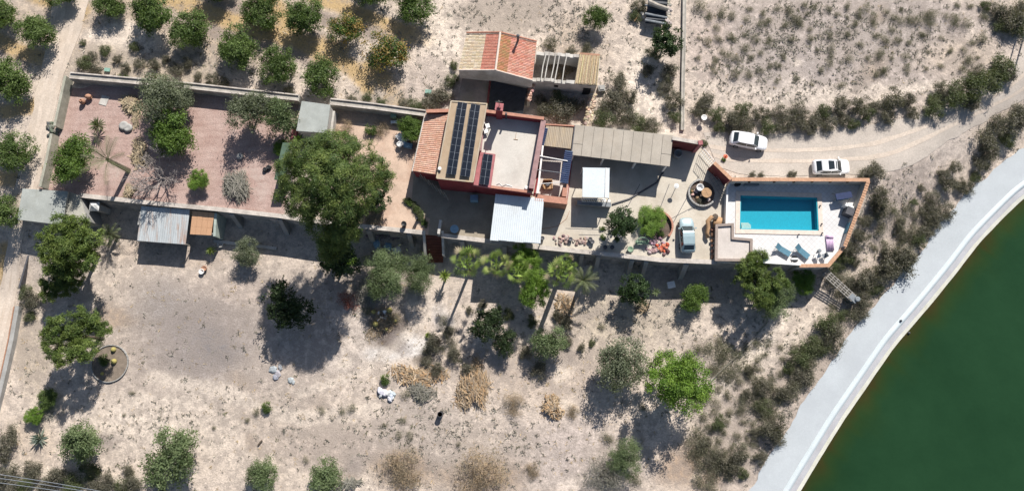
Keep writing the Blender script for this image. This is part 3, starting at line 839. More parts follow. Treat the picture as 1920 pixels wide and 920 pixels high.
def corr_sheet(quad, waves, amp, seg=4, thick=.03, vs=1):
    A, B, C, D = [Vector(q) for q in quad]
    n = (B - A).cross(D - A).normalized()
    if n.z < 0: n = -n
    b = MB(); N = waves * seg
    for i in range(N + 1):
        u = i / N; h = amp * math.sin(2 * math.pi * u * waves)
        b.v += [tuple(A.lerp(B, u) + n * h), tuple(D.lerp(C, u) + n * h), tuple(A.lerp(B, u) + n * (h - thick)), tuple(D.lerp(C, u) + n * (h - thick))]
    for i in range(N):
        k = i * 4
        for f in ((k, k + 4, k + 5, k + 1), (k + 2, k + 3, k + 7, k + 6), (k, k + 2, k + 6, k + 4), (k + 1, k + 5, k + 7, k + 3)):
            b.f.append(f); b.m.append(0); b.c.append(None)
    b.f.append((0, 1, 3, 2)); b.m.append(0); b.c.append(None)
    k = N * 4; b.f.append((k, k + 2, k + 3, k + 1)); b.m.append(0); b.c.append(None)
    return b
def hull_walls(b, pts, z0, top, mi=0, inset=0.0):
    """solid below a sloping roof: pts with own z"""
    c = sum((Vector(p) for p in pts), Vector()) / len(pts)
    q = []
    for p in pts:
        d = Vector((p[0] - c.x, p[1] - c.y)); d = d * (1 - inset / max(d.length, .1))
        q.append((c.x + d.x, c.y + d.y, p[2] - top))
    b.prism(q, z0, None, mi)

# ------------------------------------------------------------------ the main house
ZW, ZT = 5.0, 3.4
t = house = thing("house", "dark red flat-roofed farmhouse with solar panels, white roof terrace and tiled porch", "house", (*P2(900, 280), 0))
wing = [P(846, 190, ZW), P(913, 195, ZW), P(887, 341, ZW), P(819, 334, ZW)]
b = MB(); b.prism(wing, -.2, ZW - .12); b.build("wall", M['red_wall'], t)
c = sum(wing, Vector()) / 4
b = MB(); b.prism([c + (p - c) * 1.012 for p in wing], ZW - .12, ZW); wr_ = b.build("roof", M['beige_roof'], t)
b = MB()
for i in range(4):
    b.seg(wing[i], wing[(i + 1) % 4], .16, ZW, ZW + .07 + .004 * i)
b.build("roof_edge", M['tan_sheet'], wr_)
b = MB()
p = P(825, 317, ZW); b.lathe(p, [(.12, 0), (.12, .25), (.2, .26), (.2, .32)], 10); b.build("roof_vent", M['white'], wr_)
# terrace block
blk = [P(909, 215, ZT), P(1019, 229, ZT), P(995, 362, ZT), P(885, 347, ZT)]
b = MB(); b.prism(blk, -.2, ZT - .04); b.build("wall", M['red_wall'], t)
flo = [P(910, 216, ZT), P(1017, 229, ZT), P(994, 361, ZT), P(918, 353, ZT), P(929, 290, ZT), P(900, 286, ZT)]
b = MB(); b.prism(flo, ZT - .04, ZT); terr = b.build("roof_terrace", M['white_floor'], t)
slab = [P(901, 285, ZT + .45), P(929, 289, ZT + .45), P(920, 352, ZT + .45), P(886, 346, ZT + .45)]
b = MB(); b.prism(slab, ZT - .1, ZT + .45); b.build("raised_slab", M['pink_wall'], t)
def parapet(a, c, w, z1, mat, cop, copw=.08):
    b = MB(); b.seg(a, c, w, ZT - .3, z1); o = b.build("parapet", M[mat], t)
    b = MB(); b.seg(a, c, w + copw, z1, z1 + .06, ext=.02); b.build("coping", M[cop], o)
parapet(blk[0], blk[1], .28, 4.55, 'red_wall', 'brick_coping')
nb = (blk[2] - blk[1]).normalized()
parapet(blk[1] + nb * .2, blk[2] - nb * .3, .5, 4.45, 'red_wall', 'mauve')
sb = (blk[2] - P(922, 353, ZT)).normalized()
parapet(P(921, 352, ZT), blk[2] + sb * .15, .22, 3.85, 'red_wall', 'brick_coping')
wb = (P(900, 285, ZT) - blk[0]).normalized()
parapet(blk[0] + wb * .3, P(901, 285, ZT), .2, 3.9, 'pink_wall', 'mauve')
north = Vector((-nb.y, nb.x, 0)); north = north if north.y > 0 else -north
b = MB(); dn_ = (blk[1] - blk[0]).normalized(); nn_ = Vector((-dn_.y, dn_.x, 0)); b.seg(blk[0] + nn_ * .19 - dn_ * .1, blk[1] + nn_ * .19, .08, -.2, 4.5); b.build("rear_wall", M['grey_wall'], t)  # thin grey slab added to cut the red bounce onto the barn
b = MB(); b.seg(wing[0] + nn_ * .05, wing[1] + nn_ * .05, .08, -.2, 4.85); b.build("rear_wall", M['grey_wall'], t)  # second added slab, cutting the wing's red bounce
# chimney with its aerial
cp = P(937, 219, ZT); an = math.atan2(blk[1].y - blk[0].y, blk[1].x - blk[0].x)
b = MB(); b.box((cp.x, cp.y, ZT), .7, .65, 3.0, an); ch = b.build("chimney", M['red_wall'], t)
b = MB(); b.box((cp.x, cp.y, ZT + 3.0), .9, .85, .12, an); b.box((cp.x, cp.y, ZT + 3.12), .4, .4, .25, an); b.build("chimney_cap", M['pink_wall'], ch)
b = MB(); b.tube([(cp.x, cp.y, ZT + 3.3), (cp.x, cp.y, ZT + 4.9)], .05, .04, 5); b.tube([(cp.x - .4, cp.y, ZT + 4.6), (cp.x + .4, cp.y, ZT + 4.6)], .02, n=4); b.build("aerial", M['steel'], ch)
cp2 = P(949, 222, ZT); b = MB(); b.tube([(cp2.x, cp2.y, ZT), (cp2.x, cp2.y, ZT + 1.6)], .12, n=8); b.build("flue", M['dgrey'], t)
# porch with curved tiles
A_, B_, C_, D_ = P(797, 214, 2.75), P(773, 321, 2.75), P(818, 328, 3.35), P(843, 214, 3.35)
def pcol(u, v, r): return jit(r.choice([S(232, 186, 162), S(228, 178, 153), S(236, 194, 171)]), .06, r)
b = tile_roof([D_, C_, B_, A_], 31, 8, .06, pcol, 3); o = b.build("porch_roof", M['piece'], t); o['kind'] = 'stuff'
b = MB(); hull_walls(b, [A_, B_, C_, D_], -.2, .03, 0, .12); b.build("porch_wall", M['red_wall'], t)
b = MB(); b.seg(A_, B_, .12, 2.55, 2.83); b.build("fascia", M['white_wall'], t)
b = MB(); b.seg(P(799, 208, 3.6), P(843, 207, 3.6), .3, 2.4, 3.5); o = b.build("porch_parapet", M['maroon_wall'], t)
b = MB(); b.seg(P(799, 208, 3.6), P(843, 207, 3.6), .4, 3.5, 3.58); b.build("coping", M['brick_coping'], o)
# upper courtyard east of the terrace
ZC = .12
cy = [P(1024, 240, ZC), P(1080, 243, ZC), P(1064, 378, ZC), P(1000, 366, ZC)]
b = MB(); b.prism(cy, -.2, ZC); b.build("courtyard_block", M['red_wall'], t)
b = MB(); b.prism([P(1027, 244, ZC + .02), P(1077, 247, ZC + .02), P(1063, 374, ZC + .02), P(1004, 364, ZC + .02)], ZC - .03, ZC + .02); b.build("courtyard_floor", M['ldeck'], t)
b = MB(); b.seg(P(1003, 370, 2.75), P(1064, 377, 2.75), .75, ZC - .1, 2.75); o = b.build("courtyard_parapet", M['brick_coping'], t)
b = MB(); b.seg(P(1061, 345, 2.75), P(1058, 368, 2.75), .55, ZC - .1, 2.748); b.build("courtyard_parapet", M['brick_coping'], t)
b = MB(); b.seg(P(1004, 374, 2.6), P(1064, 381, 2.6), .1, 0, 2.6); b.build("courtyard_wall", M['red_wall'], t)
b = MB(); b.seg(P(1023, 233, 3.0), P(1077, 236, 3.0), .16, ZC, 3.0); b.build("rear_wall", M['brick_coping'], t)
q = [P(1024, 236, 3.0), P(1075, 240, 3.0), P(1070, 279, 2.8), P(1019, 273, 2.8)]
b = corr_sheet(q, 16, .03); b.build("courtyard_roof", M['tan_sheet'], t)
b = MB(); b.tube([P(1009, 292, 3.2), P(1064, 302, 3.2)], .07, n=6); b.build("pergola_beam", M['white'], t)
b = MB(); b.tube([P(1006, 318, 3.1), P(1060, 325, 3.1)], .04, n=6); b.build("pergola_beam", M['midgrey'], t)
b = MB(); b.tube([P(1008, 345, 3.1), P(1060, 341, 3.1)], .04, n=6); b.build("pergola_beam", M['white'], t)
b = MB(); b.seg(P(1018, 272, 3.1), P(1008, 362, 3.1), .2, 2.95, 3.1); b.build("pergola_beam", M['white'], t)
for (x0, y0, x1, y1, n, wd) in ((1024, 240, 1016, 272, 9, .5), (1067, 283, 1057, 343, 16, .95)):
    pa, pb = P(x0, y0, 3.1), P(x1, y1, 3.1)
    b = MB(); b.seg(pa, pb, wd * .92, 3.0, 3.09); o = b.build("louvre_beam", M['blue_paint'], t)
    d = (pb - pa).normalized(); ang = math.atan2(d.y, d.x)
    for i in range(n):
        p = pa.lerp(pb, (i + .5) / n)
        b = MB(); b.box((p.x, p.y, 3.105), .14, wd, .05, ang); b.build("slat", M['navy'], o)
# white awning in front
aw = [P(929, 364, 2.75), P(1020, 373, 2.75), P(1013, 456, 2.55), P(919, 449, 2.55)]
t = thing("awning", "bright white corrugated awning roof over the front of the house", "awning", (*P2(968, 410), 0))
for i in range(6):
    u0, u1 = i / 6 - (.004 if i else 0), (i + 1) / 6
    dz = Vector((0, 0, random.uniform(-.012, .012) + .015 * (i % 2))); ex = Vector((random.uniform(-.03, .03), random.uniform(-.07, .04), 0))
    b = corr_sheet([aw[0].lerp(aw[1], u0) + dz, aw[0].lerp(aw[1], u1) + dz, aw[3].lerp(aw[2], u1) + dz + ex, aw[3].lerp(aw[2], u0) + dz + ex], 4, .013); b.build("roof_sheet", M['white_sheet'], t)
b = MB(); b.seg(aw[3], aw[2], .1, 2.38, 2.5); b.seg(aw[0], aw[1], .1, 2.55, 2.7); b.build("beam", M['white'], t)
for p in (aw[3], aw[2], aw[2].lerp(aw[3], .5)):
    b = MB(); b.tube([(p.x, p.y + .15, 0), (p.x, p.y + .15, 2.4)], .06, n=6); b.build("post", M['white'], t)
# solar arrays
def array(label, L, R, n, z, tilt, k):
    """L,R: px ends of the array axis; panels side by side along it"""
    a, c = P(*L, z), P(*R, z)
    t = thing("solar_array", label, "solar panels", (*((a + c) / 2)[:2], z - .2))
    d = (c - a); ln = d.length / n; d.normalize(); nr = Vector((-d.y, d.x, 0)); up = Vector((0, 0, 1))
    w = k; nv = (nr * math.cos(tilt) + up * math.sin(tilt))
    up2 = d.cross(nv)
    if up2.z < 0: up2 = -up2
    for i in range(n):
        o = a + d * (ln * (i + .5))
        def pt(u, v, h): return o + d * u + nv * v + up2 * h
        b = MB()
        hl, hw = ln / 2 - .015, w / 2
        vs = [pt(x, y, h) for h in (0, .04) for x, y in ((-hl, -hw), (hl, -hw), (hl, hw), (-hl, hw))]
        for f in ((3, 2, 1, 0), (4, 5, 6, 7), (0, 1, 5, 4), (1, 2, 6, 5), (2, 3, 7, 6), (3, 0, 4, 7)): b.quad([vs[j] for j in f])
        pn = b.build("solar_panel", M['alu'], t, recalc=True)
        b = MB()                                   # two columns of cells, three rows
        for iu in range(2):
            for iv in range(2):
                u0 = -hl + .012 + iu * hl; u1 = u0 + hl - .022; v0 = -hw + .014 + iv * hw; v1 = v0 + hw - .026
                b.quad([pt(u0, v0, .046), pt(u1, v0, .046), pt(u1, v1, .046), pt(u0, v1, .046)])
        b.build("cell_field", M['panel'], pn, recalc=False)
    b = MB()
    for s in (-.3, .3):
        b.seg(a + nr * s * w, c + nr * s * w, .05, z - .35, z - .05 + s * w * math.sin(tilt))
    b.build("mounting_rail", M['alu'], t)
array("west row of dark solar panels on the beige roof", (867.5, 192), (846, 327), 5, ZW + .3, math.radians(-4), 1.08)
array("east row of dark solar panels on the beige roof", (892, 196), (872, 331), 5, ZW + .3, math.radians(-4), 1.08)
array("short pair of dark solar panels beside the white roof terrace", (915.5, 289), (907.5, 346), 2, ZT + .75, math.radians(-4), 1.08)

# ------------------------------------------------------------------ the old barn
t = thing("barn", "old barn with a cream and red tiled gable roof and whitewashed walls", "barn", (*P2(935, 110), 0))
ZE, ZR = 4.2, 5.2
WN, WS, EN, ES = P(875, 64, ZE), P(860, 131, ZE), P(1006, 80, ZE), P(998, 150, ZE)
RN, RS = P(938, 63, ZR), P(929, 131, ZR)
for side, (rn, rs, en, es) in enumerate(((RN, RS, WN, WS), (RN, RS, EN, ES))):
    b = MB()
    for z, pp in ((0, 0),):
        vs = [en, es, rs, rn]
        n0 = len(b.v)
        b.prism([(p.x, p.y, p.z - .06) for p in vs], -.2, None)
    b.build("wall", M['white_wall'], t)
def wcol(u, v, r):
    if v < .38 + r.uniform(-.03, .03): return jit(r.choice([S(220, 150, 130), S(214, 142, 122), S(224, 158, 138)]), .06, r)
    return jit(r.choice([S(240, 222, 194), S(232, 210, 178), S(244, 227, 202), S(230, 208, 178)]), .07, r)
def ecol(u, v, r):
    if v < .34: return jit(r.choice([S(200, 145, 105), S(190, 150, 108), S(212, 150, 118)]), .12, r)
    return jit(r.choice([S(226, 160, 138), S(230, 170, 150), S(218, 148, 126), S(228, 178, 158)]), .12, r)
o = tile_roof([RN, RS, WS, WN], 24, 10, .045, wcol, 5).build("west_roof_slope", M['piece'], t); o['kind'] = 'stuff'
o = tile_roof([RN, RS, ES, EN], 24, 10, .045, ecol, 6).build("east_roof_slope", M['piece'], t); o['kind'] = 'stuff'
b = MB(); b.tube([RN + Vector((0, .1, .09)), RS + Vector((0, -.1, .09))], .13, n=8); b.build("ridge_tile", M['coping'], t)
b = MB()
for a, c in ((WN, RN), (RN, EN)): b.tube([a + Vector((0, .12, .08)), c + Vector((0, .12, .08))], .12, n=6)
b.build("verge", M['brick_coping'], t)
b = MB()
for a, c in ((WS, RS), (RS, ES)): b.tube([a + Vector((0, -.06, .05)), c + Vector((0, -.06, .05))], .09, n=6)
b.build("verge", M['coping'], t)
p = P(971, 76, 4.9); b = MB(); b.tube([(p.x, p.y, 4.3), (p.x, p.y, 6.0)], .13, n=8); b.lathe((p.x, p.y, 5.95), [(.2, 0), (.2, .12), (.05, .2)], 8); b.build("chimney_pipe", M['dgrey'], t)
# lean-tos in front of the barn
q = [P(867, 147, 1.9), P(919, 149, 1.9), P(914, 193, 1.8), P(858, 191, 1.8)]
t = thing("lean_to", "brown flat lean-to roof between the barn and the solar roof", "lean-to", (*P2(890, 170), 0))
b = MB(); b.prism(q, -.2, 1.76); b.build("wall", M['grey_wall'], t)
b = MB(); c = sum(q, Vector()) / 4; b.prism([(c + (p - c) * 1.01).to_tuple() for p in q], 1.76, 1.84); b.build("roof", M['brown_roof'], t)
b = MB(); b.seg(P(919, 150, 2.0), P(914, 192, 2.0), .2, 1.5, 2.0); b.build("side_coping", M['maroon_wall'], t)
q = [P(921, 151, 2.0), P(988, 166, 2.0), P(980, 216, 1.9), P(916, 206, 1.9)]
t = thing("shade_roof", "black corrugated shade roof behind the roof terrace", "roof", (*P2(950, 185), 0))
b = corr_sheet([q[1], q[2], q[3], q[0]], 22, .05); b.build("roof_sheet", M['dark_sheet'], t)
for p in q:
    b = MB(); b.tube([(p.x, p.y, 0), (p.x, p.y, 1.85)], .06, n=6); b.build("post", M['dgrey'], t)

# ------------------------------------------------------------------ roofless ruin
t = thing("ruin", "roofless whitewashed ruin with bare beams and a cane-covered end", "ruin", (*P2(1060, 130), 0))
ZQ = 2.9
NW, NE, SE, SW = P(1006, 99, ZQ), P(1123, 108, ZQ), P(1117, 157, ZQ), P(999, 147, ZQ)
def jag(b, a, c, w, z, n, var):
    for i in range(n):
        p, q_ = a.lerp(c, i / n), a.lerp(c, (i + 1) / n)
        b.seg(p, q_, w * random.uniform(.85, 1.1), -.2, z + random.uniform(-var, var * .4), ext=.01)
b = MB(); jag(b, NW, NE, .42, ZQ, 15, .25); b.build("wall", M['white_wall'], t)
b = MB(); jag(b, SW, SE, .42, ZQ - .05, 15, .3); b.build("wall", M['white_wall'], t)
b = MB(); b.seg(NE, SE, .35, -.2, ZQ - .2); b.build("wall", M['white_wall'], t)
for f in (.16, .215, .31, .375, .495):
    a, c = NW.lerp(NE, f), SW.lerp(SE, f - .03)
    b = MB(); m_ = a.lerp(c, .5) + Vector((random.uniform(-.12, .12), 0, -.06)); b.tube([a + Vector((0, .2, 0)), m_, c - Vector((0, .2, 0))], .075, .065, 7); b.build("beam", M['white_wall'], t)
q = [NW.lerp(NE, .69) + Vector((0, .2, .06)), NE + Vector((.1, .2, .06)), SE + Vector((.1, -.25, .02)), SW.lerp(SE, .66) + Vector((0, -.25, .02))]
b = corr_sheet(q, 24, .05, 4); o = b.build("cane_roof", M['tan_sheet'], t)
b = MB()
for i in range(46):
    f = (i + random.uniform(.1, .9)) / 46
    b.tube([q[0].lerp(q[1], f) + Vector((0, random.uniform(-.1, .06), .05)), q[3].lerp(q[2], f) + Vector((random.uniform(-.1, .1), random.uniform(-.05, .2), .05))], .04, n=4, c=jit(random.choice([S(234, 216, 184), S(220, 198, 162), S(198, 174, 142)]), .2))
o2 = b.build("cane", M['piece'], o); o2['kind'] = 'stuff'
b = MB(); b.seg(q[0] + Vector((0, .05, .03)), q[1] + Vector((0, .05, .03)), .25, ZQ + .05, ZQ + .14); b.build("eave_tile", M['terracotta'], t)
b = MB(); p = SW.lerp(SE, .88); b.box((p.x, p.y - .2, 0), .9, .12, 1.9, -.07); b.build("doorway_dark", M['black'], t)  # black slab stands in for the unlit inside of the doorway
b = MB(); p = SW.lerp(SE, .38); b.box((p.x, p.y - .2, 1.5), .5, .1, .5, -.07); b.build("window_dark", M['black'], t)  # black slab again, for the dark behind the window

# ------------------------------------------------------------------ carport
q = [P(1078, 234, 2.85), P(1262, 254, 2.85), P(1256, 312, 2.7), P(1071, 290, 2.7)]
t = thing("carport", "long pale beige carport roof of flat sheets", "carport", (*P2(1165, 275), 0))
cols = 10
b = MB()
for a, c in ((q[0], q[1]), (q[3] + Vector((.05, .45, 0)), q[2] + Vector((-.05, .45, 0))), (q[0].lerp(q[3], .5), q[1].lerp(q[2], .5))): b.seg(a, c, .12, 2.35, 2.55)
b.build("beam", M['grey_wood'], t)
u_ = MB(); u_.prism([(p.x, p.y, p.z) for p in (q[0].lerp(q[2], .004), q[1].lerp(q[3], .004), q[2].lerp(q[0], .004), q[3].lerp(q[1], .004))], lambda p: p[2] - .16, None); u_.v = [(x, y, z - .1) for x, y, z in u_.v]; u_.build("light_stop_sheet", M['midgrey'], t)  # sheet added below the panels to stop sunlight through their seams
for i in range(cols):
    for j, (v0, v1) in enumerate(((0, .62), (.62, 1))) if i in (0, 9) else enumerate(((0, 1.0),)):
        g_ = .0028
        u0, u1 = i / cols + g_ / 2, (i + 1) / cols - g_ / 2
        pts = [q[0].lerp(q[1], u0).lerp(q[3].lerp(q[2], u0), v0), q[0].lerp(q[1], u1).lerp(q[3].lerp(q[2], u1), v0), q[0].lerp(q[1], u1).lerp(q[3].lerp(q[2], u1), v1), q[0].lerp(q[1], u0).lerp(q[3].lerp(q[2], u0), v1)]
        dz = random.uniform(-.012, .012) + .012 * (i % 2) - .02 * j
        b = MB(); nb_ = len(b.v)
        b.prism([(p.x, p.y, p.z + dz) for p in pts], lambda p: p[2] - .07, None); b.build("roof_panel", M['carport'], t)
b = MB(); b.seg(q[0], q[1], .2, -.1, 2.6, off=.0); b.build("rear_wall", M['white_wall'], t)
for u in (.02, .33, .66, .97):
    p = q[3].lerp(q[2], u); b = MB(); b.box((p.x, p.y + .15, 0), .22, .22, 2.4); b.build("post", M['white'], t)
b = MB(); b.seg(q[3] + Vector((0, 0, 0)), q[3].lerp(q[0], .98), .12, 2.55, (2.72, 2.86)); b.build("side_flashing", M['dgrey'], t)

# ------------------------------------------------------------------ gazebo with counter
q = [P(1093, 314, 2.7), P(1143, 315, 2.7), P(1142, 371, 2.65), P(1092, 369, 2.65)]
t = thing("gazebo", "flat bright white gazebo roof on posts", "gazebo", (*P2(1117, 345), 0))
b = MB(); b.prism([(p.x, p.y, p.z) for p in q], 2.55, None); b.build("roof", M['white_sheet'], t)
b = MB(); b.seg(q[0].lerp(q[1], .86), q[3].lerp(q[2], .86), .09, 2.66, 2.78); b.build("roof_seam", M['white'], t)
for p in q:
    b = MB(); b.tube([(p.x, p.y, 0), (p.x, p.y, 2.55)], .05, n=6); b.build("post", M['white'], t)
pa, pb = q[3] + Vector((.1, -.15, 0)), q[2] + Vector((-.5, -.15, 0))
for z in (1.05, 2.45):
    b = MB(); b.tube([(pa.x, pa.y, z), (pb.x, pb.y, z)], .04, n=5); b.build("screen_rail", M['white'], t)
for i in range(13):
    p = pa.lerp(pb, i / 12); b = MB(); b.tube([(p.x, p.y, 1.05), (p.x, p.y, 2.45)], .045, n=4); b.build("screen_bar", M['white'], t)
pa, pb = P(1082, 379, 1.05), P(1146, 384, 1.05)
t = thing("bar_counter", "long grey counter with slatted front south of the white gazebo", "counter", (*((pa + pb) / 2)[:2], 0))
b = MB(); b.seg(pa, pb, .5, .95, 1.05); b.build("counter_top", M['midgrey'], t)
b = MB(); b.seg(pa, pb, .3, 0, .95); b.build("front", M['grey_wood'], t)
b = MB(); p = P(1108, 375, 1.1); b.box((p.x, p.y, 0), 1.5, .55, 1.0); b.box((p.x, p.y, 1.0), 1.3, .4, .25); o = b.build("barbecue", M['dgrey']); tag(o, "dark grey barbecue behind the grey counter", "barbecue")
for dx, r, h, lb in ((0, .3, .8, "larger white tub behind the east end of the grey counter"), (.62, .25, .55, "smaller white tub at the very east end of the grey counter")):
    b = MB(); p = P(1132, 376, .8); b.lathe((p.x + dx, p.y, 0), [(r * .9, 0), (r, h * .85), (r * .75, h)], 10); tag(b.build("white_tub", M['white'], smooth=True), lb, "tub")
# ------------------------------------------------------------------ pool terrace
def tile_mat(name, c, grout, size, rough=.3, rot=0.0):
    m, t, bs = _new(name)
    g = t.nodes.new("ShaderNodeNewGeometry")
    mp = t.nodes.new("ShaderNodeMapping"); mp.inputs[2].default_value = (0, 0, rot)
    t.links.new(g.outputs["Position"], mp.inputs[0])
    br = t.nodes.new("ShaderNodeTexBrick"); br.offset = 0
    br.inputs["Scale"].default_value = 1.0; br.inputs["Brick Width"].default_value = size; br.inputs["Row Height"].default_value = size; br.inputs["Mortar Size"].default_value = size * .03
    br.inputs["Color1"].default_value = (*c, 1); br.inputs["Color2"].default_value = (*[x * .93 for x in c], 1); br.inputs["Mortar"].default_value = (*grout, 1)
    t.links.new(mp.outputs[0], br.inputs["Vector"])
    cc = _mix(t, 1.0, br.outputs["Color"], _ramp(t, _noise(t, mp.outputs[0], .7, 5), .3, .7, (.9, .9, .9), (1.03,) * 3), 'MULTIPLY')
    t.links.new(cc, bs.inputs["Base Color"]); bs.inputs["Roughness"].default_value = rough
    return m
M['deck'] = tile_mat('pale_deck_tile', S(244, 242, 241, .70), S(205, 198, 192), .45, .7, math.radians(45))
def poolfloor():
    m, t, bs = _new('pool_liner')
    v = _coords(t)
    vo = t.nodes.new("ShaderNodeTexVoronoi"); vo.inputs["Scale"].default_value = 2.6; vo.feature = 'SMOOTH_F1'
    t.links.new(v, vo.inputs["Vector"])
    n = _noise(t, v, 9, 2)
    c = _mix(t, 1.0, (.006, .33, .41), _ramp(t, n, .35, .65, (.9,) * 3, (1.06,) * 3), 'MULTIPLY')
    t.links.new(c, bs.inputs["Base Color"]); bs.inputs["Roughness"].default_value = .6
    return m
def poolwater():
    m, t, bs = _new('pool_water')
    out = t.nodes["Material Output"]
    tr = t.nodes.new("ShaderNodeBsdfTransparent"); tr.inputs[0].default_value = (.7, .94, .99, 1)
    gl = t.nodes.new("ShaderNodeBsdfGlossy"); gl.inputs["Roughness"].default_value = .03
    fr = t.nodes.new("ShaderNodeFresnel"); fr.inputs[0].default_value = 1.33
    n = _noise(t, _coords(t), 4.5, 3)
    b = t.nodes.new("ShaderNodeBump"); b.inputs["Strength"].default_value = .25; b.inputs["Distance"].default_value = .04
    t.links.new(n, b.inputs["Height"]); t.links.new(b.outputs[0], gl.inputs["Normal"]); t.links.new(b.outputs[0], fr.inputs["Normal"])
    mx = t.nodes.new("ShaderNodeMixShader")
    t.links.new(fr.outputs[0], mx.inputs[0]); t.links.new(tr.outputs[0], mx.inputs[1]); t.links.new(gl.outputs[0], mx.inputs[2])
    t.links.new(mx.outputs[0], out.inputs[0])
    return m
ZD = .3
pw = [Vector((*p, 0)) for p in POOL]           # NW NE SE SW inner edge
D = [Vector((*p, 0)) for p in DECKXY]          # NW NE E SE SW W1 W2
t = thing("pool_deck", "white tiled pool terrace with raised walls and a terracotta coping", "terrace", (*P2(1560, 430), 0))
b = MB()
dn = [D[0], D[1], pw[1], pw[0]]
de = [D[1], D[2], D[3], pw[2], pw[1]]
ds_ = [pw[3], pw[2], D[3], D[4]]
dw = [D[0], pw[0], pw[3], D[4], D[5], D[6]]
for pl in (dn, de, ds_, dw): b.prism([(p.x, p.y) for p in pl], LOW - .3, ZD)
b.build("floor", M['deck'], t)
# boundary walls with coping
na, nb2 = P(1373, 336, 2.1), P(1630, 337, 2.1)
b = MB(); b.seg(na, nb2, .26, -.3, 2.0); w_ = b.build("boundary_wall", M['white_wall'], t)
b = MB(); b.seg(na, nb2, .42, 2.0, 2.08, ext=.05); b.build("coping", M['tile_coping'], w_)
ep = [P(1629, 339, 2.1), P(1584, 462, 1.3)]
b = MB(); b.seg(ep[0], ep[1], .26, LOW - .3, (2.0, 1.2)); w_ = b.build("boundary_wall", M['white_wall'], t)
# tiles of the slanting coping, one by one
cb = MB()
dv = ep[1] - ep[0]; an = math.atan2(dv.y, dv.x); nn = 26
for i in range(nn):
    p = ep[0].lerp(ep[1], (i + .5) / nn)
    cb = MB(); cb.box((p.x + random.uniform(-.02, .02), p.y, p.z - .09), Vector((dv.x, dv.y)).length / nn * .9, .42, .09, an + random.uniform(-.03, .03)); cb.build("coping_tile", M['tile_coping'], w_)
ss = [P(1584, 462, 1.0), P(1554, 497, .9), P(1500, 498, .9)]
b = MB(); polywall(b, ss, .24, LOW - .3, .82); w_ = b.build("boundary_wall", M['white_wall'], t)
b = MB(); polywall(b, ss, .4, .82, .9); b.build("coping", M['tile_coping'], w_)
wp = [P(1372, 338, 1.0), P(1364, 352, .9), P(1362, 420, .9)]
b = MB(); polywall(b, wp, .2, -.2, .9); b.build("side_parapet", M['white'], t)
# coping round the water
def ring(b, pts, w, z0, z1):
    c = sum(pts, Vector()) / 4
    o = []
    for i in range(4):
        a, p, n_ = pts[i - 1], pts[i], pts[(i + 1) % 4]
        d1 = (p - a).normalized(); d2 = (n_ - p).normalized()
        o.append(p + (d1 - d2) * w)
    for i in range(4):
        j = (i + 1) % 4
        b.prism([(q.x, q.y) for q in (pts[i], pts[j], o[j], o[i])], z0, z1)
    return o
pt = thing("swimming_pool", "rectangular turquoise swimming pool with pale stone coping", "swimming pool", (*P2(1460, 400), 0))
b = MB(); ring(b, [p.copy() for p in pw], .52, ZD - .05, ZD + .07); b.build("coping", M['coping'], pt)
pf = poolfloor()
b = MB(); pin = [(p.x, p.y) for p in pw]; b.prism(pin, -1.5, -.5)
for i in range(4):
    a, c = pw[i], pw[(i + 1) % 4]; b.seg(a, c, .12, -1.5, ZD + .03, ext=.0, off=-.05 if True else 0)
b.build("basin", pf, pt)
b = MB(); b.quad([(x, y, .17) for x, y in pin]); b.build("water", poolwater(), pt)
p = P(1393, 428, .2); b = MB()
for i in range(3): b.box((p.x + .45, p.y + .25, -.05 - i * .2), 1.1 - .1 * i, .5 + .3 * i, .1, 0)
b.build("pool_step", M['coping'], pt)
# two lamps/skimmer heads on the coping
for x, y in ((1540, 420), (1541, 437), (1497, 440), (1537, 386)):
    p = P(x, y, ZD + .07); b = MB(); b.lathe(p, [(.07, 0), (.07, .15), (.1, .17), (.04, .25)], 8); o = b.build("garden_lamp", M['dgrey'])
    tag(o, {1540: "small dark lamp on the east coping nearest the middle of the pool", 1541: "small dark lamp at the south-east corner of the pool coping", 1497: "small lamp halfway along the south pool coping", 1537: "small dark lamp near the north-east corner of the pool"}[x], "lamp")
# wall lamps and shelf on the north wall
for i, x in enumerate((1405, 1452, 1489, 1523, 1557, 1590)):
    p = P(x, 337.5, 1.9); b = MB(); b.box((p.x, p.y - .2, 1.65), .22, .16, .3); o = b.build("wall_lamp", M['black'])
    tag(o, "small dark lamp on the inner face of the pool's north wall", "wall lamp", "lamps on the pool wall")
p = P(1485, 343, 1.2); b = MB(); b.box((p.x, p.y + .1, .9), .9, .3, .06, .5); b.tube([(p.x, p.y, .3), (p.x, p.y, .9)], .04, n=5); o = b.build("hand_shower", M['white']); tag(o, "white outdoor shower arm on the north pool wall", "shower")
p = P(1408, 345, .5); b = MB(); b.box((p.x, p.y, ZD), 1.6, .45, .5); b.box((p.x, p.y, ZD + .5), 1.7, .5, .05); o = b.build("storage_bench", M['midgrey']); tag(o, "grey bench in the shade at the west end of the pool wall", "bench")
p = P(1382, 345, .5); b = MB(); b.lathe((p.x, p.y, ZD), [(.3, 0), (.36, .5), (.3, .55)], 12); o = b.build("plant_pot", M['black']); tag(o, "black round pot in the north-west corner of the pool terrace", "pot")
# blue mark on the east wall
p0 = ep[0].lerp(ep[1], .70)
b = MB(); b.box((p0.x - .22, p0.y, ZD + .1), 1.3, .08, .75, an); o = b.build("blue_panel", M['blue_cloth']); tag(o, "blue board leaning on the slanting east pool wall", "board")
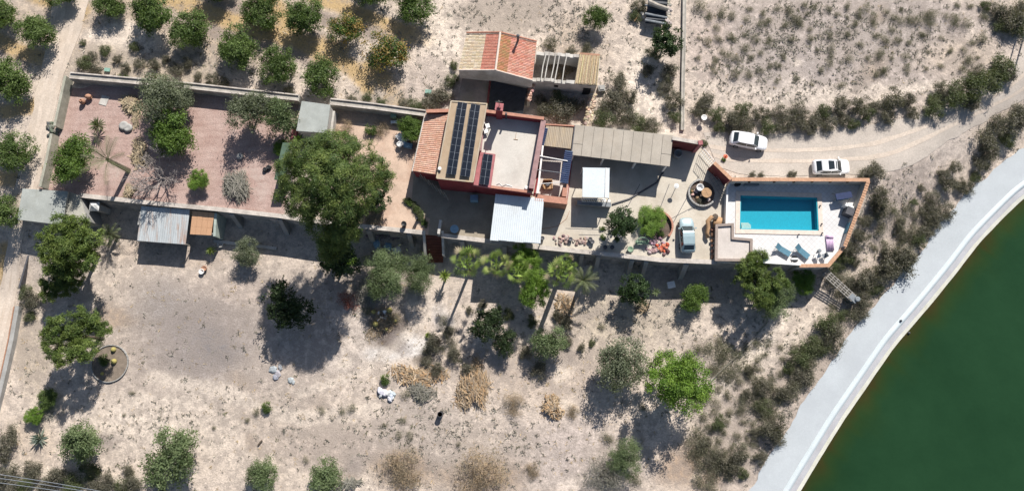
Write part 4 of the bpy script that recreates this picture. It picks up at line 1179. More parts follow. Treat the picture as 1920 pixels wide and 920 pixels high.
# lower L-shaped roof terrace
t = thing("pump_house", "L-shaped pale flat roof with taupe kerb at the west end of the pool terrace", "pump house", (*P2(1375, 455), 0))
Lp = [(1343, 423), (1373, 421), (1373, 447), (1408, 450), (1407, 488), (1342, 487)]
L3 = [P(x, y, .75) for x, y in Lp]
b = MB(); b.prism([(p.x, p.y) for p in L3], LOW - .3, .72); b.build("wall", M['white_wall'], t)
b = MB(); b.prism([(p.x, p.y) for p in L3], .72, .76); b.build("roof", M['ldeck'], t)
b = MB()
for i in range(6): b.seg(L3[i], L3[(i + 1) % 6], .3, .6, .95 + .003 * i, ext=.1)
b.build("kerb", M['lcop'], t)
# loungers
def lounger(px, py, ang, label):
    o = P(px, py, .5)
    t = thing("sun_lounger", label, "sun lounger", (o.x, o.y, ZD), "blue loungers by the pool")
    ca, sa = math.cos(ang), math.sin(ang)
    def w(x, y, z): return (o.x + x * ca - y * sa, o.y + x * sa + y * ca, ZD + z)
    def pad(x0, x1, z0, z1, hw, th, nm, mt):
        b = MB()
        vs = [w(x0, -hw, z0), w(x1, -hw, z1), w(x1, hw, z1), w(x0, hw, z0), w(x0, -hw, z0 + th), w(x1, -hw, z1 + th), w(x1, hw, z1 + th), w(x0, hw, z0 + th)]
        for f in ((3, 2, 1, 0), (4, 5, 6, 7), (0, 1, 5, 4), (1, 2, 6, 5), (2, 3, 7, 6), (3, 0, 4, 7)): b.quad([vs[i] for i in f])
        b.build(nm, mt, t)
    pad(-.95, .35, .32, .32, .33, .07, "seat", M['blue_cloth'])
    pad(.36, 1.0, .33, .75, .33, .07, "backrest", M['blue_cloth'])
    for s in (-.34, .34):
        b = MB(); b.tube([w(-1.0, s, .3), w(1.0, s, .3)], .03, n=5); b.build("frame", M['white'], t)
        for x in (-.8, .8):
            b = MB(); b.tube([w(x, s, 0), w(x, s, .3)], .03, n=5); b.build("leg", M['white'], t)
lounger(1467, 469, math.radians(148), "blue sun lounger on white tiles, the one nearer the pale flat roof")
lounger(1503, 472, math.radians(138), "blue sun lounger on white tiles, the one nearer the pink airbed")
p = P(1488, 486, .75)
t = thing("round_table", "small round table half black half white between the blue loungers and the balustrade", "table", (p.x, p.y, ZD))
b = MB(); b.lathe((p.x, p.y, ZD), [(.42, .7), (.42, .75)], 18); b.build("table_top", M['black'], t)
b = MB(); b.box((p.x, p.y + .02, ZD + .752), .8, .2, .012); b.build("table_runner", M['white'], t)
b = MB(); b.lathe((p.x, p.y, ZD), [(.2, 0), (.05, .05), (.05, .7)], 8); b.build("pedestal", M['dgrey'], t)
# balustrade
pa, pb = P(1416, 491, .9), P(1500, 496, .9)
t = thing("balustrade", "white balustrade along the south edge of the pool terrace", "balustrade", (*((pa + pb) / 2)[:2], ZD))
b = MB(); b.seg(pa, pb, .22, ZD + .72, ZD + .85); b.build("rail", M['white'], t)
bal = MB(); bal.lathe((0, 0, ZD), [(.1, 0), (.06, .15), (.1, .35), (.05, .6), (.09, .72)], 8)
for i in range(24):
    p = pa.lerp(pb, (i + .5) / 24); b = MB(); b.lathe((p.x, p.y, ZD), [(.09, 0), (.05, .15), (.09, .35), (.05, .6), (.08, .72)], 6); b.build("baluster", M['white'], t)
p = P(1428, 489, .6); b = MB(); b.box((p.x, p.y + .2, ZD), 1.5, .3, .35); o = b.build("planter_box", M['blue_paint']); tag(o, "pale blue trough inside the balustrade, below the left lounger", "planter")
p = P(1556, 455, .4); b = MB()
for i in range(5): b.tube([(p.x - .35 + i * .17, p.y - .9, ZD + .09), (p.x - .35 + i * .17, p.y + .85, ZD + .11)], .1, n=8)
b.box((p.x, p.y + .7, ZD + .1), .8, .4, .16)
o = b.build("airbed", M['pink_cloth'], smooth=True); tag(o, "pale pink ribbed airbed on the white pool terrace", "airbed")
for i, (x, y, lb) in enumerate(((1536, 470, "grey pot nearest the pink airbed"), (1531, 480, "white chair left of the grey pots by the south corner"), (1544, 480, "grey chair in the south corner of the pool terrace"))):
    p = P(x, y, .5); b = MB()
    if i == 0: b.lathe((p.x, p.y, ZD), [(.16, 0), (.22, .35), (.18, .4)], 10); b.build
    else:
        b.box((p.x, p.y, ZD + .42), .5, .5, .05, .4); b.box((p.x + .22, p.y + .1, ZD + .45), .06, .5, .45, .4)
        for sx in (-.2, .2):
            for sy in (-.2, .2): b.box((p.x + sx, p.y + sy, ZD), .05, .05, .42, .4)
    o = b.build(("plant_pot", "garden_chair", "garden_chair")[i], (M['midgrey'], M['white'], M['midgrey'])[i]); tag(o, lb, ("pot", "chair", "chair")[i])
p = P(1592, 397, 1.0)
t = thing("cabinet", "dark grey box cabinet with white lid against the slanting pool wall", "cabinet", (p.x, p.y, ZD))
b = MB(); b.box((p.x, p.y, ZD), .95, .95, 1.1, math.radians(-25)); b.build("body", M['dgrey'], t)
b = MB(); b.box((p.x - .05, p.y + .62, ZD), 1.0, .3, 1.05, math.radians(-25)); b.build("side_shelf", M['white'], t)
p = P(1580, 368, .9)
t = thing("garden_swing", "dark blue canopy swing seat in the shade of the pool wall", "swing seat", (p.x, p.y, ZD))
b = MB(); b.box((p.x, p.y, ZD + .85), 1.9, .75, .08, math.radians(10)); b.build("canopy", M['navy'], t)
b = MB(); b.box((p.x, p.y - .1, ZD + .35), 1.5, .6, .1, math.radians(10)); b.build("seat", M['blue_cloth'], t)
for sx in (-.9, .9):
    for sy in (-.5, .5):
        b = MB(); b.tube([(p.x + sx, p.y + sy, ZD), (p.x + sx * .95, p.y + sy * .2, ZD + .85)], .035, n=5); b.build("leg", M['steel'], t)

# ------------------------------------------------------------------ sheds on the west side
def flat_shed(name, label, cat, pxs, z, z0, wm, rm, th=.12, over=1.015, slope=None):
    pts = [P(x, y, z + (slope[i] if slope else 0)) for i, (x, y) in enumerate(pxs)]
    c = sum(pts, Vector()) / len(pts)
    t = thing(name, label, cat, (c.x, c.y, max(z0, LOW)))
    b = MB(); b.prism([(c.x + (p.x - c.x) * .97, c.y + (p.y - c.y) * .97, p.z - th) for p in pts], z0 - .2, None); b.build("wall", M[wm], t)
    b = MB(); b.prism([(c.x + (p.x - c.x) * over, c.y + (p.y - c.y) * over, p.z) for p in pts], lambda p: p[2] - th, None); b.build("roof", M[rm], t)
    return t, pts
t, _ = flat_shed("flat_shed", "large pale grey flat-roofed shed on the dirt track corner", "shed", [(43, 354), (127, 359), (116, 421), (33, 411)], .9, LOW, 'grey_wall', 'shed_roof')
b = MB(); p = P(124, 405, .5); b.box((p.x, p.y, .45), .5, .4, .12); o = b.build("roof_hatch", M['dgrey'], t)
flat_shed("flat_annex", "narrow pale grey annex roof joined to the east of the grey shed", "shed", [(128, 360), (149, 366), (163, 414), (117, 420)], .4, LOW, 'grey_wall', 'shed_roof2')
t, _ = flat_shed("box_roof", "small pale blue box roof beside the pine and annex", "shed", [(147, 400), (157, 399), (164, 414), (147, 414)], .1, LOW, 'white_wall', 'blue_paint')
# white pyramid cap
p = P(174, 386, 0)
t = thing("chimney_stack", "white chimney with a pyramid cap against the retaining wall", "chimney", (p.x, p.y, LOW))
b = MB(); b.box((p.x, p.y, LOW), .7, .7, 2.69); b.build("stack", M['white_wall'], t)
b = MB(); n0 = [(p.x - .58, p.y - .55, -.3), (p.x + .58, p.y - .55, -.3), (p.x + .58, p.y + .55, -.3), (p.x - .58, p.y + .55, -.3)]
for i in range(4): b.quad([n0[i], n0[(i + 1) % 4], (p.x, p.y, .25)])
b.quad(n0[::-1]); b.build("cap", M['white'], t)
t = thing("metal_lean_to", "pale corrugated lean-to roof streaked with rust below the retaining wall", "lean-to", (*P2(305, 425, -.5), LOW))
q = [P(265, 386, -.15), P(356, 393, -.15), P(348, 458, -.8), P(257, 451, -.8)]
b = corr_sheet(q, 22, .014); b.build("roof_sheet", M['rust_sheet'], t)
b = MB(); b.seg(q[3], q[2], .1, -1.0, -.86); b.build("beam", M['grey_wood'], t)
for f in (.02, .5, .97):
    p = q[3].lerp(q[2], f); b = MB(); b.tube([(p.x, p.y + .1, LOW), (p.x, p.y + .1, -.95)], .07, n=6); b.build("post", M['grey_wood'], t)
b = MB(); b.seg(q[0].lerp(q[3], .05), q[0].lerp(q[3], .55), .2, LOW - .2, -.3); b.build("end_wall", M['grey_wall'], t)
t = thing("board_lean_to", "small orange board lean-to roof beside the rusty metal one", "lean-to", (*P2(380, 415, -.5), LOW))
q = [P(361, 395, -.2), P(402, 399, -.2), P(396, 441, -.7), P(356, 439, -.7)]
for i in range(4):
    for j in range(3):
        g_ = .004
        u0, u1, v0, v1 = i / 4 + g_, (i + 1) / 4 - g_, j / 3 + g_ * .6, (j + 1) / 3 - g_ * .6
        f = lambda u, v: q[0].lerp(q[1], u).lerp(q[3].lerp(q[2], u), v)
        dz = random.uniform(-.01, .01)
        b = MB(); b.prism([(p.x, p.y, p.z + dz) for p in (f(u0, v0), f(u1, v0), f(u1, v1), f(u0, v1))], lambda p: p[2] - .05, None); b.build("roof_board", M['orange_sheet'], t)
b = MB(); b.seg(q[1] + Vector((.12, 0, 0)), q[2] + Vector((.35, -.1, 0)), .3, LOW - .2, (-.25, -.75)); b.build("side_wall", rough_mat('pale_green_wall', S(205, 216, 205), .2, 1, .9, .2), t)
b = MB(); b.seg(q[3].lerp(q[0], .1), q[2].lerp(q[1], .1), .15, LOW, -.95); b.build("front_wall", M['grey_wall'], t)
# grey shed in the rear wall
t, pts = flat_shed("garden_shed", "grey flat-roofed shed with white side wall breaking the channel wall", "shed", [(566, 190), (619, 197), (612, 249), (556, 245)], 2.7, 0, 'white_wall', 'shed_roof')
a, c = P(553, 232, 1.4), P(544, 268, 1.2)
t = thing("yard_wall", "short pale pink wall running south from the grey garden shed", "wall", (a.x, a.y, 0))
b = MB(); b.seg(a, c, .3, -.1, (1.4, 1.2)); b.build("wall", M['pink_wall'], t)
b = MB(); b.seg(P(624, 208, 1.2), P(617, 264, 1.2), .5, -.1, 1.2); o = b.build("planter_wall", M['white_wall']); tag(o, "white low wall along the east side of the grey garden shed", "wall")
flat_shed("green_shed", "narrow dark green metal roof under the west side of the big pine", "shed", [(530, 268), (546, 268), (534, 336), (514, 336)], 2.4, 0, 'grey_wall', 'green_sheet')
b = MB(); a, c = P(745, 252, .5), P(760, 268, .5); b.seg(a, c, .75, .0, .55); b.seg(a + Vector((.6, .5, 0)), c + Vector((.35, .3, 0)), .5, 0, .9); o = b.build("garden_sofa", M['white']); tag(o, "white garden sofa near the bright green tree by the porch", "sofa")
p = P(749, 270, .6); b = MB(); b.lathe((p.x, p.y, 0), [(.3, 0), (.38, .55), (.3, .6), (.1, .5)], 12); o = b.build("tub", M['white'], smooth=True); tag(o, "round white tub beside the white garden sofa", "tub")
p = P(765, 272, .6); b = MB(); b.box((p.x, p.y, 0), .95, .55, .5, -.2); b.box((p.x, p.y, .5), 1.0, .6, .08, -.2); o = b.build("cool_box", M['blue_paint']); tag(o, "pale blue chest in the porch shade right of the white tub", "chest")
p = P(738, 216, .8); b = MB(); b.box((p.x, p.y, 0), .6, .55, .9); b.box((p.x, p.y, .9), .66, .6, .07); o = b.build("green_bin", M['green_paint']); tag(o, "green bin standing against the rear channel wall", "bin")
p = P(738, 228, .6); b = MB(); b.box((p.x, p.y, .4), .75, .35, .06); 
for sx in (-.33, .33): b.box((p.x + sx, p.y, 0), .06, .3, .4)
o = b.build("stool", M['white']); tag(o, "white bench stool just below the green bin", "stool")
# diagonal row of leaning poles by the house
for i in range(9):
    p = P(784 + i * 7.2, 331 + i * 5.6, .0)
    b = MB(); b.tube([(p.x, p.y, 0), (p.x - .45, p.y + .55, 1.9)], .06, .05, 6); o = b.build("leaning_pole", M['grey_wood']); tag(o, "grey pole in the leaning row at the south-west corner of the house", "pole", "poles leaning in a diagonal row")
# things on the rear patio
p = P(852, 429, .75); t = thing("round_table", "round pale blue table in the shade left of the white awning", "table", (p.x, p.y, 0))
b = MB(); b.lathe((p.x, p.y, 0), [(.5, .7), (.5, .74)], 16); b.build("table_top", M['blue_paint'], t)
for i in range(4):
    a = i * math.pi / 2 + .4; b = MB(); b.tube([(p.x + .4 * math.cos(a), p.y + .4 * math.sin(a), 0), (p.x, p.y, .7)], .03, n=5); b.build("leg", M['white'], t)
p = P(889, 371, .9); b = MB(); b.box((p.x, p.y, 0), .9, .7, 1.0); b.box((p.x + .1, p.y - .2, 1.0), .4, .3, .15); o = b.build("washing_machine", M['blue_paint']); tag(o, "pale blue white box by the house wall in the shade", "appliance")
a, c = P(826, 412, 1.0), P(822, 438, 1.0); b = MB(); b.seg(a, c, .3, 0, 1.0); o = b.build("stair_parapet", M['white_wall']); tag(o, "short whitewashed parapet at the head of the brown stairs", "parapet")
# fence rail along the patio edge under the awning side
# ------------------------------------------------------------------ cars
def car(px, py, ang, label, paint, L=4.4, Wd=1.82, roofglass=False, cat="car"):
    z0 = .05
    pc = place(px, py, .9)
    z0 = pc.z + .04
    t = thing("parked_car", label, cat, (pc.x, pc.y, z0), "cars parked by the house")
    ca, sa = math.cos(ang), math.sin(ang)
    k = L / 4.4
    def w(x, y, z): return (pc.x + (x * k) * ca - y * sa, pc.y + (x * k) * sa + y * ca, z0 + z)
    H = Wd / 2
    st = [(-2.2, .70, .62, .40), (-2.13, .86, .86, .33), (-1.9, .93, .97, .25), (-1.3, .97, .99, .2), (-.4, .99, .96, .2), (.5, .99, .95, .2), (1.05, .975, .94, .2), (1.5, .95, .88, .2), (1.9, .88, .79, .25), (2.12, .74, .68, .3), (2.2, .5, .58, .38)]
    b = MB(); R = []
    for x, hw, zt, zb in st:
        hw *= H
        prof = [(hw * .9, zb), (hw * .985, zb + .12), (hw, (zb + zt) * .55), (hw * .97, zt - .07), (hw * .88, zt - .01), (hw * .45, zt + .02), (0, zt + .03)]
        prof = prof + [(-y, z) for y, z in prof[-2::-1]]
        R.append(len(b.v)); b.v += [w(x, y, z) for y, z in prof]
    n = 13
    for a, c in zip(R[:-1], R[1:]):
        for j in range(n - 1): b.f.append((a + j, c + j, c + j + 1, a + j + 1)); b.m.append(0); b.c.append(None)
        b.f.append((a, a + n - 1, c + n - 1, c)); b.m.append(0); b.c.append(None)
    b.f.append(tuple(R[0] + j for j in range(n))); b.m.append(0); b.c.append(None)
    b.f.append(tuple(R[-1] + j for j in range(n - 1, -1, -1))); b.m.append(0); b.c.append(None)
    b.build("body", paint, t, smooth=True, recalc=True)
    # cabin: base ring and roof ring
    B = [(-1.95, .66), (-1.7, .84), (-.3, .875), (.75, .86), (1.08, .70)]
    T = [(-1.38, .58), (-1.22, .66), (-.35, .69), (.18, .67), (.38, .58)]
    zb, zt = .93, 1.47
    b = MB(); rings = []
    for f in (0, 1):
        for sgn in (1,):
            rr = []
            for (bx, by), (tx, ty) in zip(B, T):
                x = bx + (tx - bx) * f; y = (by + (ty - by) * f) * H / .91; z = zb + (zt - zb) * f - (.06 if f and (bx < -1.8 or bx > 1) else 0) + (.03 if f and -.5 < bx < 0 else 0)
                rr.append((x, y, z))
            full = rr + [(x, -y, z) for x, y, z in rr[::-1]]
            rings.append(len(b.v)); b.v += [w(*q) for q in full]
    n = 10
    for j in range(n): b.f.append((rings[0] + j, rings[0] + (j + 1) % n, rings[1] + (j + 1) % n, rings[1] + j)); b.m.append(0); b.c.append(None)
    # roof: crowned, ribs across
    for j in range(4): b.f.append((rings[1] + j, rings[1] + j + 1, rings[1] + 8 - j, rings[1] + 9 - j)); b.m.append(0); b.c.append(None)
    b.build("cabin", paint, t, smooth=False, recalc=True)
    def glass(name, pts, m='glass'):
        c = Vector((-.3, 0, 1.1)); q = []
        pv = [Vector(p) for p in pts]
        nr = (pv[1] - pv[0]).cross(pv[2] - pv[0]).normalized(); mid = sum(pv, Vector()) / len(pv)
        if nr.dot(mid - c) < 0: nr = -nr
        b = MB(); b.quad([w(*(mid + (p - mid) * .94 + nr * .014)) for p in pv]); b.build(name, M[m], t)
    hs = H / .91
    def br(i, f): 
        (bx, by), (tx, ty) = B[i], T[i]
        return (bx + (tx - bx) * f, (by + (ty - by) * f) * hs, zb + (zt - zb) * f - (.06 * f if i in (0, 4) else 0))
    def my(p): return (p[0], -p[1], p[2])
    glass("windscreen", [br(4, .02), my(br(4, .02)), my(br(4, .97)), br(4, .97)])
    glass("rear_window", [br(0, .1), my(br(0, .1)), my(br(0, .95)), br(0, .95)])
    for s in (0, 1):
        f = (lambda p: p) if s == 0 else my
        glass("side_window", [f(br(1, .1)), f(br(2, .1)), f(br(2, .9)), f(br(1, .9))])
        glass("side_window", [f(br(2, .1)), f(br(3, .1)), f(br(3, .9)), f(br(2, .9))])
        glass("side_window", [f(br(3, .12)), f(br(4, .12)), f(br(4, .88)), f(br(3, .88))])
    if roofglass: glass("roof_glass", [(T[4][0] - .03, .5 * hs, zt - .03), (T[2][0] - .35, .56 * hs, zt + .05), (T[2][0] - .35, -.56 * hs, zt + .05), (T[4][0] - .03, -.5 * hs, zt - .03)])
    for x in (-1.33, 1.36):
        for s in (-1, 1):
            b = MB(); b.tube([w(x, s * (H - .2), .3), w(x, s * (H + .005), .3)], .32, n=16); wh = b.build("wheel", M['tyre'], t)
            b = MB(); b.tube([w(x, s * (H - .02), .3), w(x, s * (H + .015), .3)], .2, n=12); b.build("rim", M['rim'], wh)
    for s in (-1, 1):
        b = MB(); b.box(w(.78, s * (H + .08), .98), .14, .2, .13, ang); b.build("wing_mirror", paint, t)
        b = MB(); b.quad([w(2.02, s * .48 * hs, .735), w(1.72, s * .62 * hs, .842), w(1.8, s * .74 * hs, .80), w(2.08, s * .62 * hs, .70)][::s]); b.build("headlight", M['lamp_glass'], t)
        b = MB(); b.quad([w(-2.15, s * .5 * hs, .85), w(-2.08, s * .82 * hs, .84), w(-2.16, s * .74 * hs, .66), w(-2.19, s * .5 * hs, .66)][::s]); b.build("tail_light", M['lamp_red'], t)
    b = MB(); b.box(w(-2.21, 0, .55), .02, .5, .11, ang, base=False); b.build("number_plate", M['white'], t)
    b = MB(); b.quad([w(2.19, -.42 * hs, .56), w(2.19, .42 * hs, .56), w(2.21, .38 * hs, .44), w(2.21, -.38 * hs, .44)]); b.build("grille", M['black'], t)
    b = MB()
    for a in (-.62, .62): b.tube([w(1.06, a * .3, .965), w(1.0, a + .25 * (1 if a < 0 else -1), 1.02)], .012, n=4)
    b.build("wiper", M['black'], t)
    return t
car(1405, 263, math.radians(-11), "white saloon car on the dirt in front of the gate, plain white roof", M['car_white'], 4.5)
car(1560, 312, math.radians(1), "white hatchback with black glass roof beside the pool wall", M['car_white'], 4.4, 1.86, True)
car(1289, 440, math.radians(91), "silver blue car parked on the patio facing the carport", M['car_silver'], 4.15, 1.78)
# ------------------------------------------------------------------ foliage builders
def g3(*a): return np.array(a, float)
PAL = {
    'citrus': [(.088, .135, .036), (.112, .165, .044), (.068, .108, .03), (.13, .18, .055)],
    'citrus_y': [(.060, .110, .024), (.085, .140, .03), (.30, .22, .07), (.36, .24, .08), (.05, .09, .02)],
    'bright': [(.095, .155, .030), (.12, .185, .036), (.075, .128, .026)],
    'lime': [(.16, .26, .04), (.19, .29, .05), (.12, .21, .03), (.10, .18, .03)],
    'olive': [(.13, .152, .095), (.16, .182, .115), (.105, .125, .075), (.185, .2, .135)],
    'olive_g': [(.125, .168, .078), (.155, .195, .095), (.10, .138, .06)],
    'pine': [(.085, .13, .036), (.115, .16, .044), (.062, .10, .03), (.15, .19, .052)],
    'pine_d': [(.095, .14, .036), (.125, .17, .042), (.075, .115, .03), (.15, .195, .05)],
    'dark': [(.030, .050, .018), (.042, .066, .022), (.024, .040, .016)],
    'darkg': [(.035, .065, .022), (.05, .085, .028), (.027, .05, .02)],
    'weedb': [(.17, .165, .115), (.14, .14, .09), (.2, .185, .14)],
    'scrub': [(.15, .138, .105), (.12, .113, .085), (.18, .165, .13), (.105, .102, .072), (.135, .13, .095)],
    'scrub_g': [(.10, .12, .055), (.085, .105, .045), (.12, .13, .07)],
    'grey': [(.22, .21, .18), (.17, .165, .135), (.26, .24, .21)],
    'dry': [(.40, .32, .21), (.34, .27, .18), (.46, .38, .26), (.28, .22, .16)],
    'dry_o': [(.42, .27, .15), (.34, .24, .15), (.46, .34, .22), (.24, .19, .14), (.40, .32, .24)],
    'drybush': [(.30, .22, .14), (.24, .19, .13), (.36, .27, .18), (.2, .17, .12)],
    'red': [(.26, .07, .05), (.20, .06, .045), (.30, .11, .07)],
    'palm': [(.15, .22, .045), (.20, .27, .06), (.12, .18, .04), (.27, .31, .10)],
    'date': [(.13, .15, .08), (.17, .18, .10), (.10, .125, .06)],
    'yucca': [(.20, .26, .06), (.16, .22, .05), (.24, .29, .09)],
    'agave': [(.17, .21, .19), (.22, .25, .22)],
}
def leaves(rng, C, out, spread, per, size, aspect, pal, upb=.5, jitter=.25, ccol=None):
    """C: clump centres (n,3); out: outward directions; returns V,F,col"""
    n = len(C)
    c = np.repeat(C, per, 0); o = np.repeat(out, per, 0)
    N = n * per
    pos = c + rng.normal(0, 1, (N, 3)) * np.asarray(spread)
    nr = o * .7 + np.array([0, 0, upb]) + rng.normal(0, .65, (N, 3))
    nr /= np.linalg.norm(nr, axis=1)[:, None]
    t = np.cross(nr, rng.normal(0, 1, (N, 3))); t /= np.linalg.norm(t, axis=1)[:, None]
    b = np.cross(nr, t)
    L = size * rng.uniform(.6, 1.25, (N, 1)); Wd = L * aspect
    V = np.stack([pos - t * L / 2, pos + b * Wd / 2, pos + t * L / 2, pos - b * Wd / 2], 1).reshape(-1, 3)
    F = np.arange(N * 4).reshape(N, 4)
    pal = np.array(pal)
    ci = rng.integers(0, len(pal), n) if ccol is None else ccol
    col = pal[np.repeat(ci, per)]
    m = rng.random(N) < .25
    col = np.where(m[:, None], pal[rng.integers(0, len(pal), N)], col)
    col = col * (1 + rng.uniform(-jitter, jitter, (N, 1)))
    return V, F, col
def crown_mesh(name, seed, R, hz, zc, pal, nl=8, clumps=60, per=45, size=.2, aspect=.5, lobe=.5, spread=.11, upb=.5, mat='leaf', shape=(1, 1), hang=0.0):
    """crown of nl lobes: R radius, hz half height, zc centre height"""
    rng = np.random.default_rng(seed)
    lob = []
    for i in range(nl):
        a = 2 * np.pi * (i + rng.uniform(-.3, .3)) / nl
        r = R * (1 - lobe) * rng.uniform(.75, 1.12) * (1 if i % 4 else .35)
        lob.append((r * np.cos(a) * shape[0], r * np.sin(a) * shape[1], zc + hz * rng.uniform(-.35, .45)))
    lob = np.array(lob); lr = R * lobe * rng.uniform(.75, 1.15, nl)
    w = lr ** 2 / (lr ** 2).sum()
    li = rng.choice(nl, clumps, p=w)
    d = rng.normal(0, 1, (clumps, 3)); d[:, 2] = np.abs(d[:, 2]) * .9 - .25
    d /= np.linalg.norm(d, axis=1)[:, None]
    C = lob[li] + d * (lr[li] * rng.uniform(.55, 1.0, clumps))[:, None] * np.array([1, 1, hz / R * 1.15])
    C[:, 2] -= hang * np.hypot(C[:, 0], C[:, 1]) ** 2 / R
    C[:, 2] = np.maximum(C[:, 2], .12)
    ccol = (rng.integers(0, len(PAL[pal]), clumps) + li) % len(PAL[pal])
    V, F, col = leaves(rng, C, d, np.array([1, 1, .8]) * R * spread, per, size, aspect, PAL[pal], upb, ccol=ccol)
    col = col * (1 + (rng.uniform(-.12, .12, nl)[li])[np.repeat(np.arange(clumps), per)][:, None])
    V[:, 2] = np.maximum(V[:, 2], .02)
    me = fast_mesh(name, V, F, col, M[mat])
    return me, lob
def trunk_mesh(name, lob, zc, r, seed, bend=.1, mat='bark'):
    rnd = random.Random(seed)
    b = MB(); hb = zc * .45
    p0 = Vector((0, 0, -.2)); p1 = Vector((rnd.uniform(-bend, bend), rnd.uniform(-bend, bend), hb))
    b.tube([p0, p0.lerp(p1, .5), p1], r, r * .75, 8)
    for q in lob[:min(7, len(lob))]:
        q = Vector(q); m = p1.lerp(q, .5) + Vector((rnd.uniform(-.2, .2), rnd.uniform(-.2, .2), -.1))
        b.tube([p1, m, q], r * .55, r * .15, 5)
    me = bpy.data.meshes.new(name); me.from_pydata(b.v, [], b.f); me.materials.append(M[mat])
    return me
KIND = {}
def kind(key, variants, **kw):
    out = []
    r = kw.pop('trunk', .12)
    for i in range(variants):
        kw2 = dict(kw); kw2['nl'] = kw['nl'] + (0, -3, 2, -1)[i % 4]; kw2['lobe'] = kw.get('lobe', .5) * (1, 1.12, .9, 1.05)[i % 4]; kw2['shape'] = ((1, 1), (1.15, .85), (.95, 1.08), (1.2, .9))[i % 4]
        cm, lob = crown_mesh(key + "_crown", hash_(key) + i * 17, **kw2)
        out.append((cm, trunk_mesh(key + "_trunk", lob, kw['zc'], r, i)))
    KIND[key] = (out, kw['R'], kw['zc'], kw['hz'])
def hash_(s): return sum((i + 3) * ord(c) for i, c in enumerate(s)) % 9973
kind('citrus', 6, R=2.1, hz=1.15, zc=1.55, pal='citrus', clumps=130, per=85, size=.17, aspect=.5, nl=11, spread=.10)
kind('citrus_y', 2, R=2.1, hz=1.1, zc=1.45, pal='citrus_y', clumps=85, per=70, size=.18, nl=9, spread=.11)
kind('bright', 2, R=2.6, hz=1.4, zc=1.8, pal='bright', clumps=150, per=75, size=.22, aspect=.4, nl=9, spread=.09)
kind('olive', 3, R=2.3, hz=1.5, zc=2.0, pal='olive', clumps=130, per=75, size=.22, aspect=.3, nl=8, spread=.10)
kind('olive_g', 3, R=2.3, hz=1.5, zc=2.0, pal='olive_g', clumps=120, per=70, size=.22, aspect=.36, nl=8, spread=.10)
kind('pine', 4, R=3.4, hz=2.0, zc=4.0, pal='pine_d', clumps=240, per=110, size=.30, aspect=.2, nl=17, lobe=.33, spread=.05, trunk=.22)
kind('lime', 2, R=2.8, hz=2.2, zc=3.4, pal='lime', clumps=210, per=120, size=.15, aspect=.55, nl=13, lobe=.42, spread=.075, trunk=.16)
kind('dark', 2, R=2.0, hz=1.7, zc=2.3, pal='dark', clumps=90, per=60, size=.22, aspect=.45, nl=8, spread=.09)
kind('darkg', 2, R=2.0, hz=1.6, zc=2.2, pal='darkg', clumps=100, per=60, size=.22, aspect=.5, nl=8, spread=.085)
kind('feather', 2, R=2.6, hz=1.7, zc=2.6, pal='olive_g', clumps=110, per=110, size=.28, aspect=.15, nl=9, lobe=.42, spread=.10)
kind('greybush', 2, R=2.0, hz=.7, zc=.7, pal='grey', clumps=60, per=70, size=.3, aspect=.08, nl=8, spread=.13, mat='dry')
_used = {}
def tree(name, key, px, py, rpx, label, cat="tree", hk=1.0, group=None, sx=1.0):
    var, R, zc, hz = KIND[key]
    k = _used[key] = _used.get(key, -1) + 1
    cm, tm = var[k % len(var)]
    s = rpx / 16.0 / R * 1.16
    hs = s * hk
    g_ = place(px, py, (zc + hz * .25) * hs)
    t = thing(name, label, cat, g_, group)
    rz = random.uniform(0, 6.28)
    link("trunk", tm, (0, 0, 0), rz, (s, s, hs), t)
    link("crown", cm, (0, 0, 0), rz, (s * sx, s, hs), t)
    return t
# --- orange orchard
for a in [
    ("citrus", -2, 25, 31, "orange tree cut by the left edge, top row"),
    ("citrus", 68, 57, 33, "orange tree left of the dirt track near the top left corner"),
    ("citrus", 112, -24, 32, "orange tree at the very top beside the left of the dirt track"),
    ("citrus", 12, 150, 38, "orange tree at the left edge beside the dirt track, second row down"),
    ("citrus", 22, 285, 33, "orange tree left of the dirt track, opposite the gap in the block wall"),
    ("citrus", 2, 396, 30, "orange tree at the left edge beside the large grey shed"),
    ("citrus", 200, 4, 29, "orange tree just right of the dirt track at the top edge"),
    ("citrus", 279, 24, 39, "big orange tree second right of the dirt track in the top row"),
    ("citrus", 356, 53, 36, "orange tree third in the row that runs down to the grey shed"),
    ("citrus", 441, 87, 38, "orange tree fourth in the row that runs down to the grey shed"),
    ("citrus", 518, 120, 33, "orange tree next to last in the row that ends behind the grey shed"),
    ("citrus", 599, 140, 34, "orange tree closest to the channel wall behind the grey shed"),
    ("citrus", 484, 10, 36, "orange tree at the top edge, above the fourth tree of the long row"),
    ("citrus", 568, 32, 36, "dense orange tree in the upper row, left of the yellowing trees"),
    ("citrus_y", 646, 56, 33, "smaller thin orange tree with yellow leaves in the upper row"),
    ("citrus_y", 723, 92, 40, "yellowing orange tree nearest the tiled barn"),
    ("citrus", 776, 10, 36, "bright orange tree at the top edge, right end of the orchard"),
    ("citrus", 404, -34, 34, "orange tree mostly above the top edge, left of centre"),
    ("citrus", 690, -26, 34, "orange tree mostly above the top edge, right of the thin yellow tree"),
]: tree("orange_tree", *a[:4], a[4], group="orange trees of the orchard")
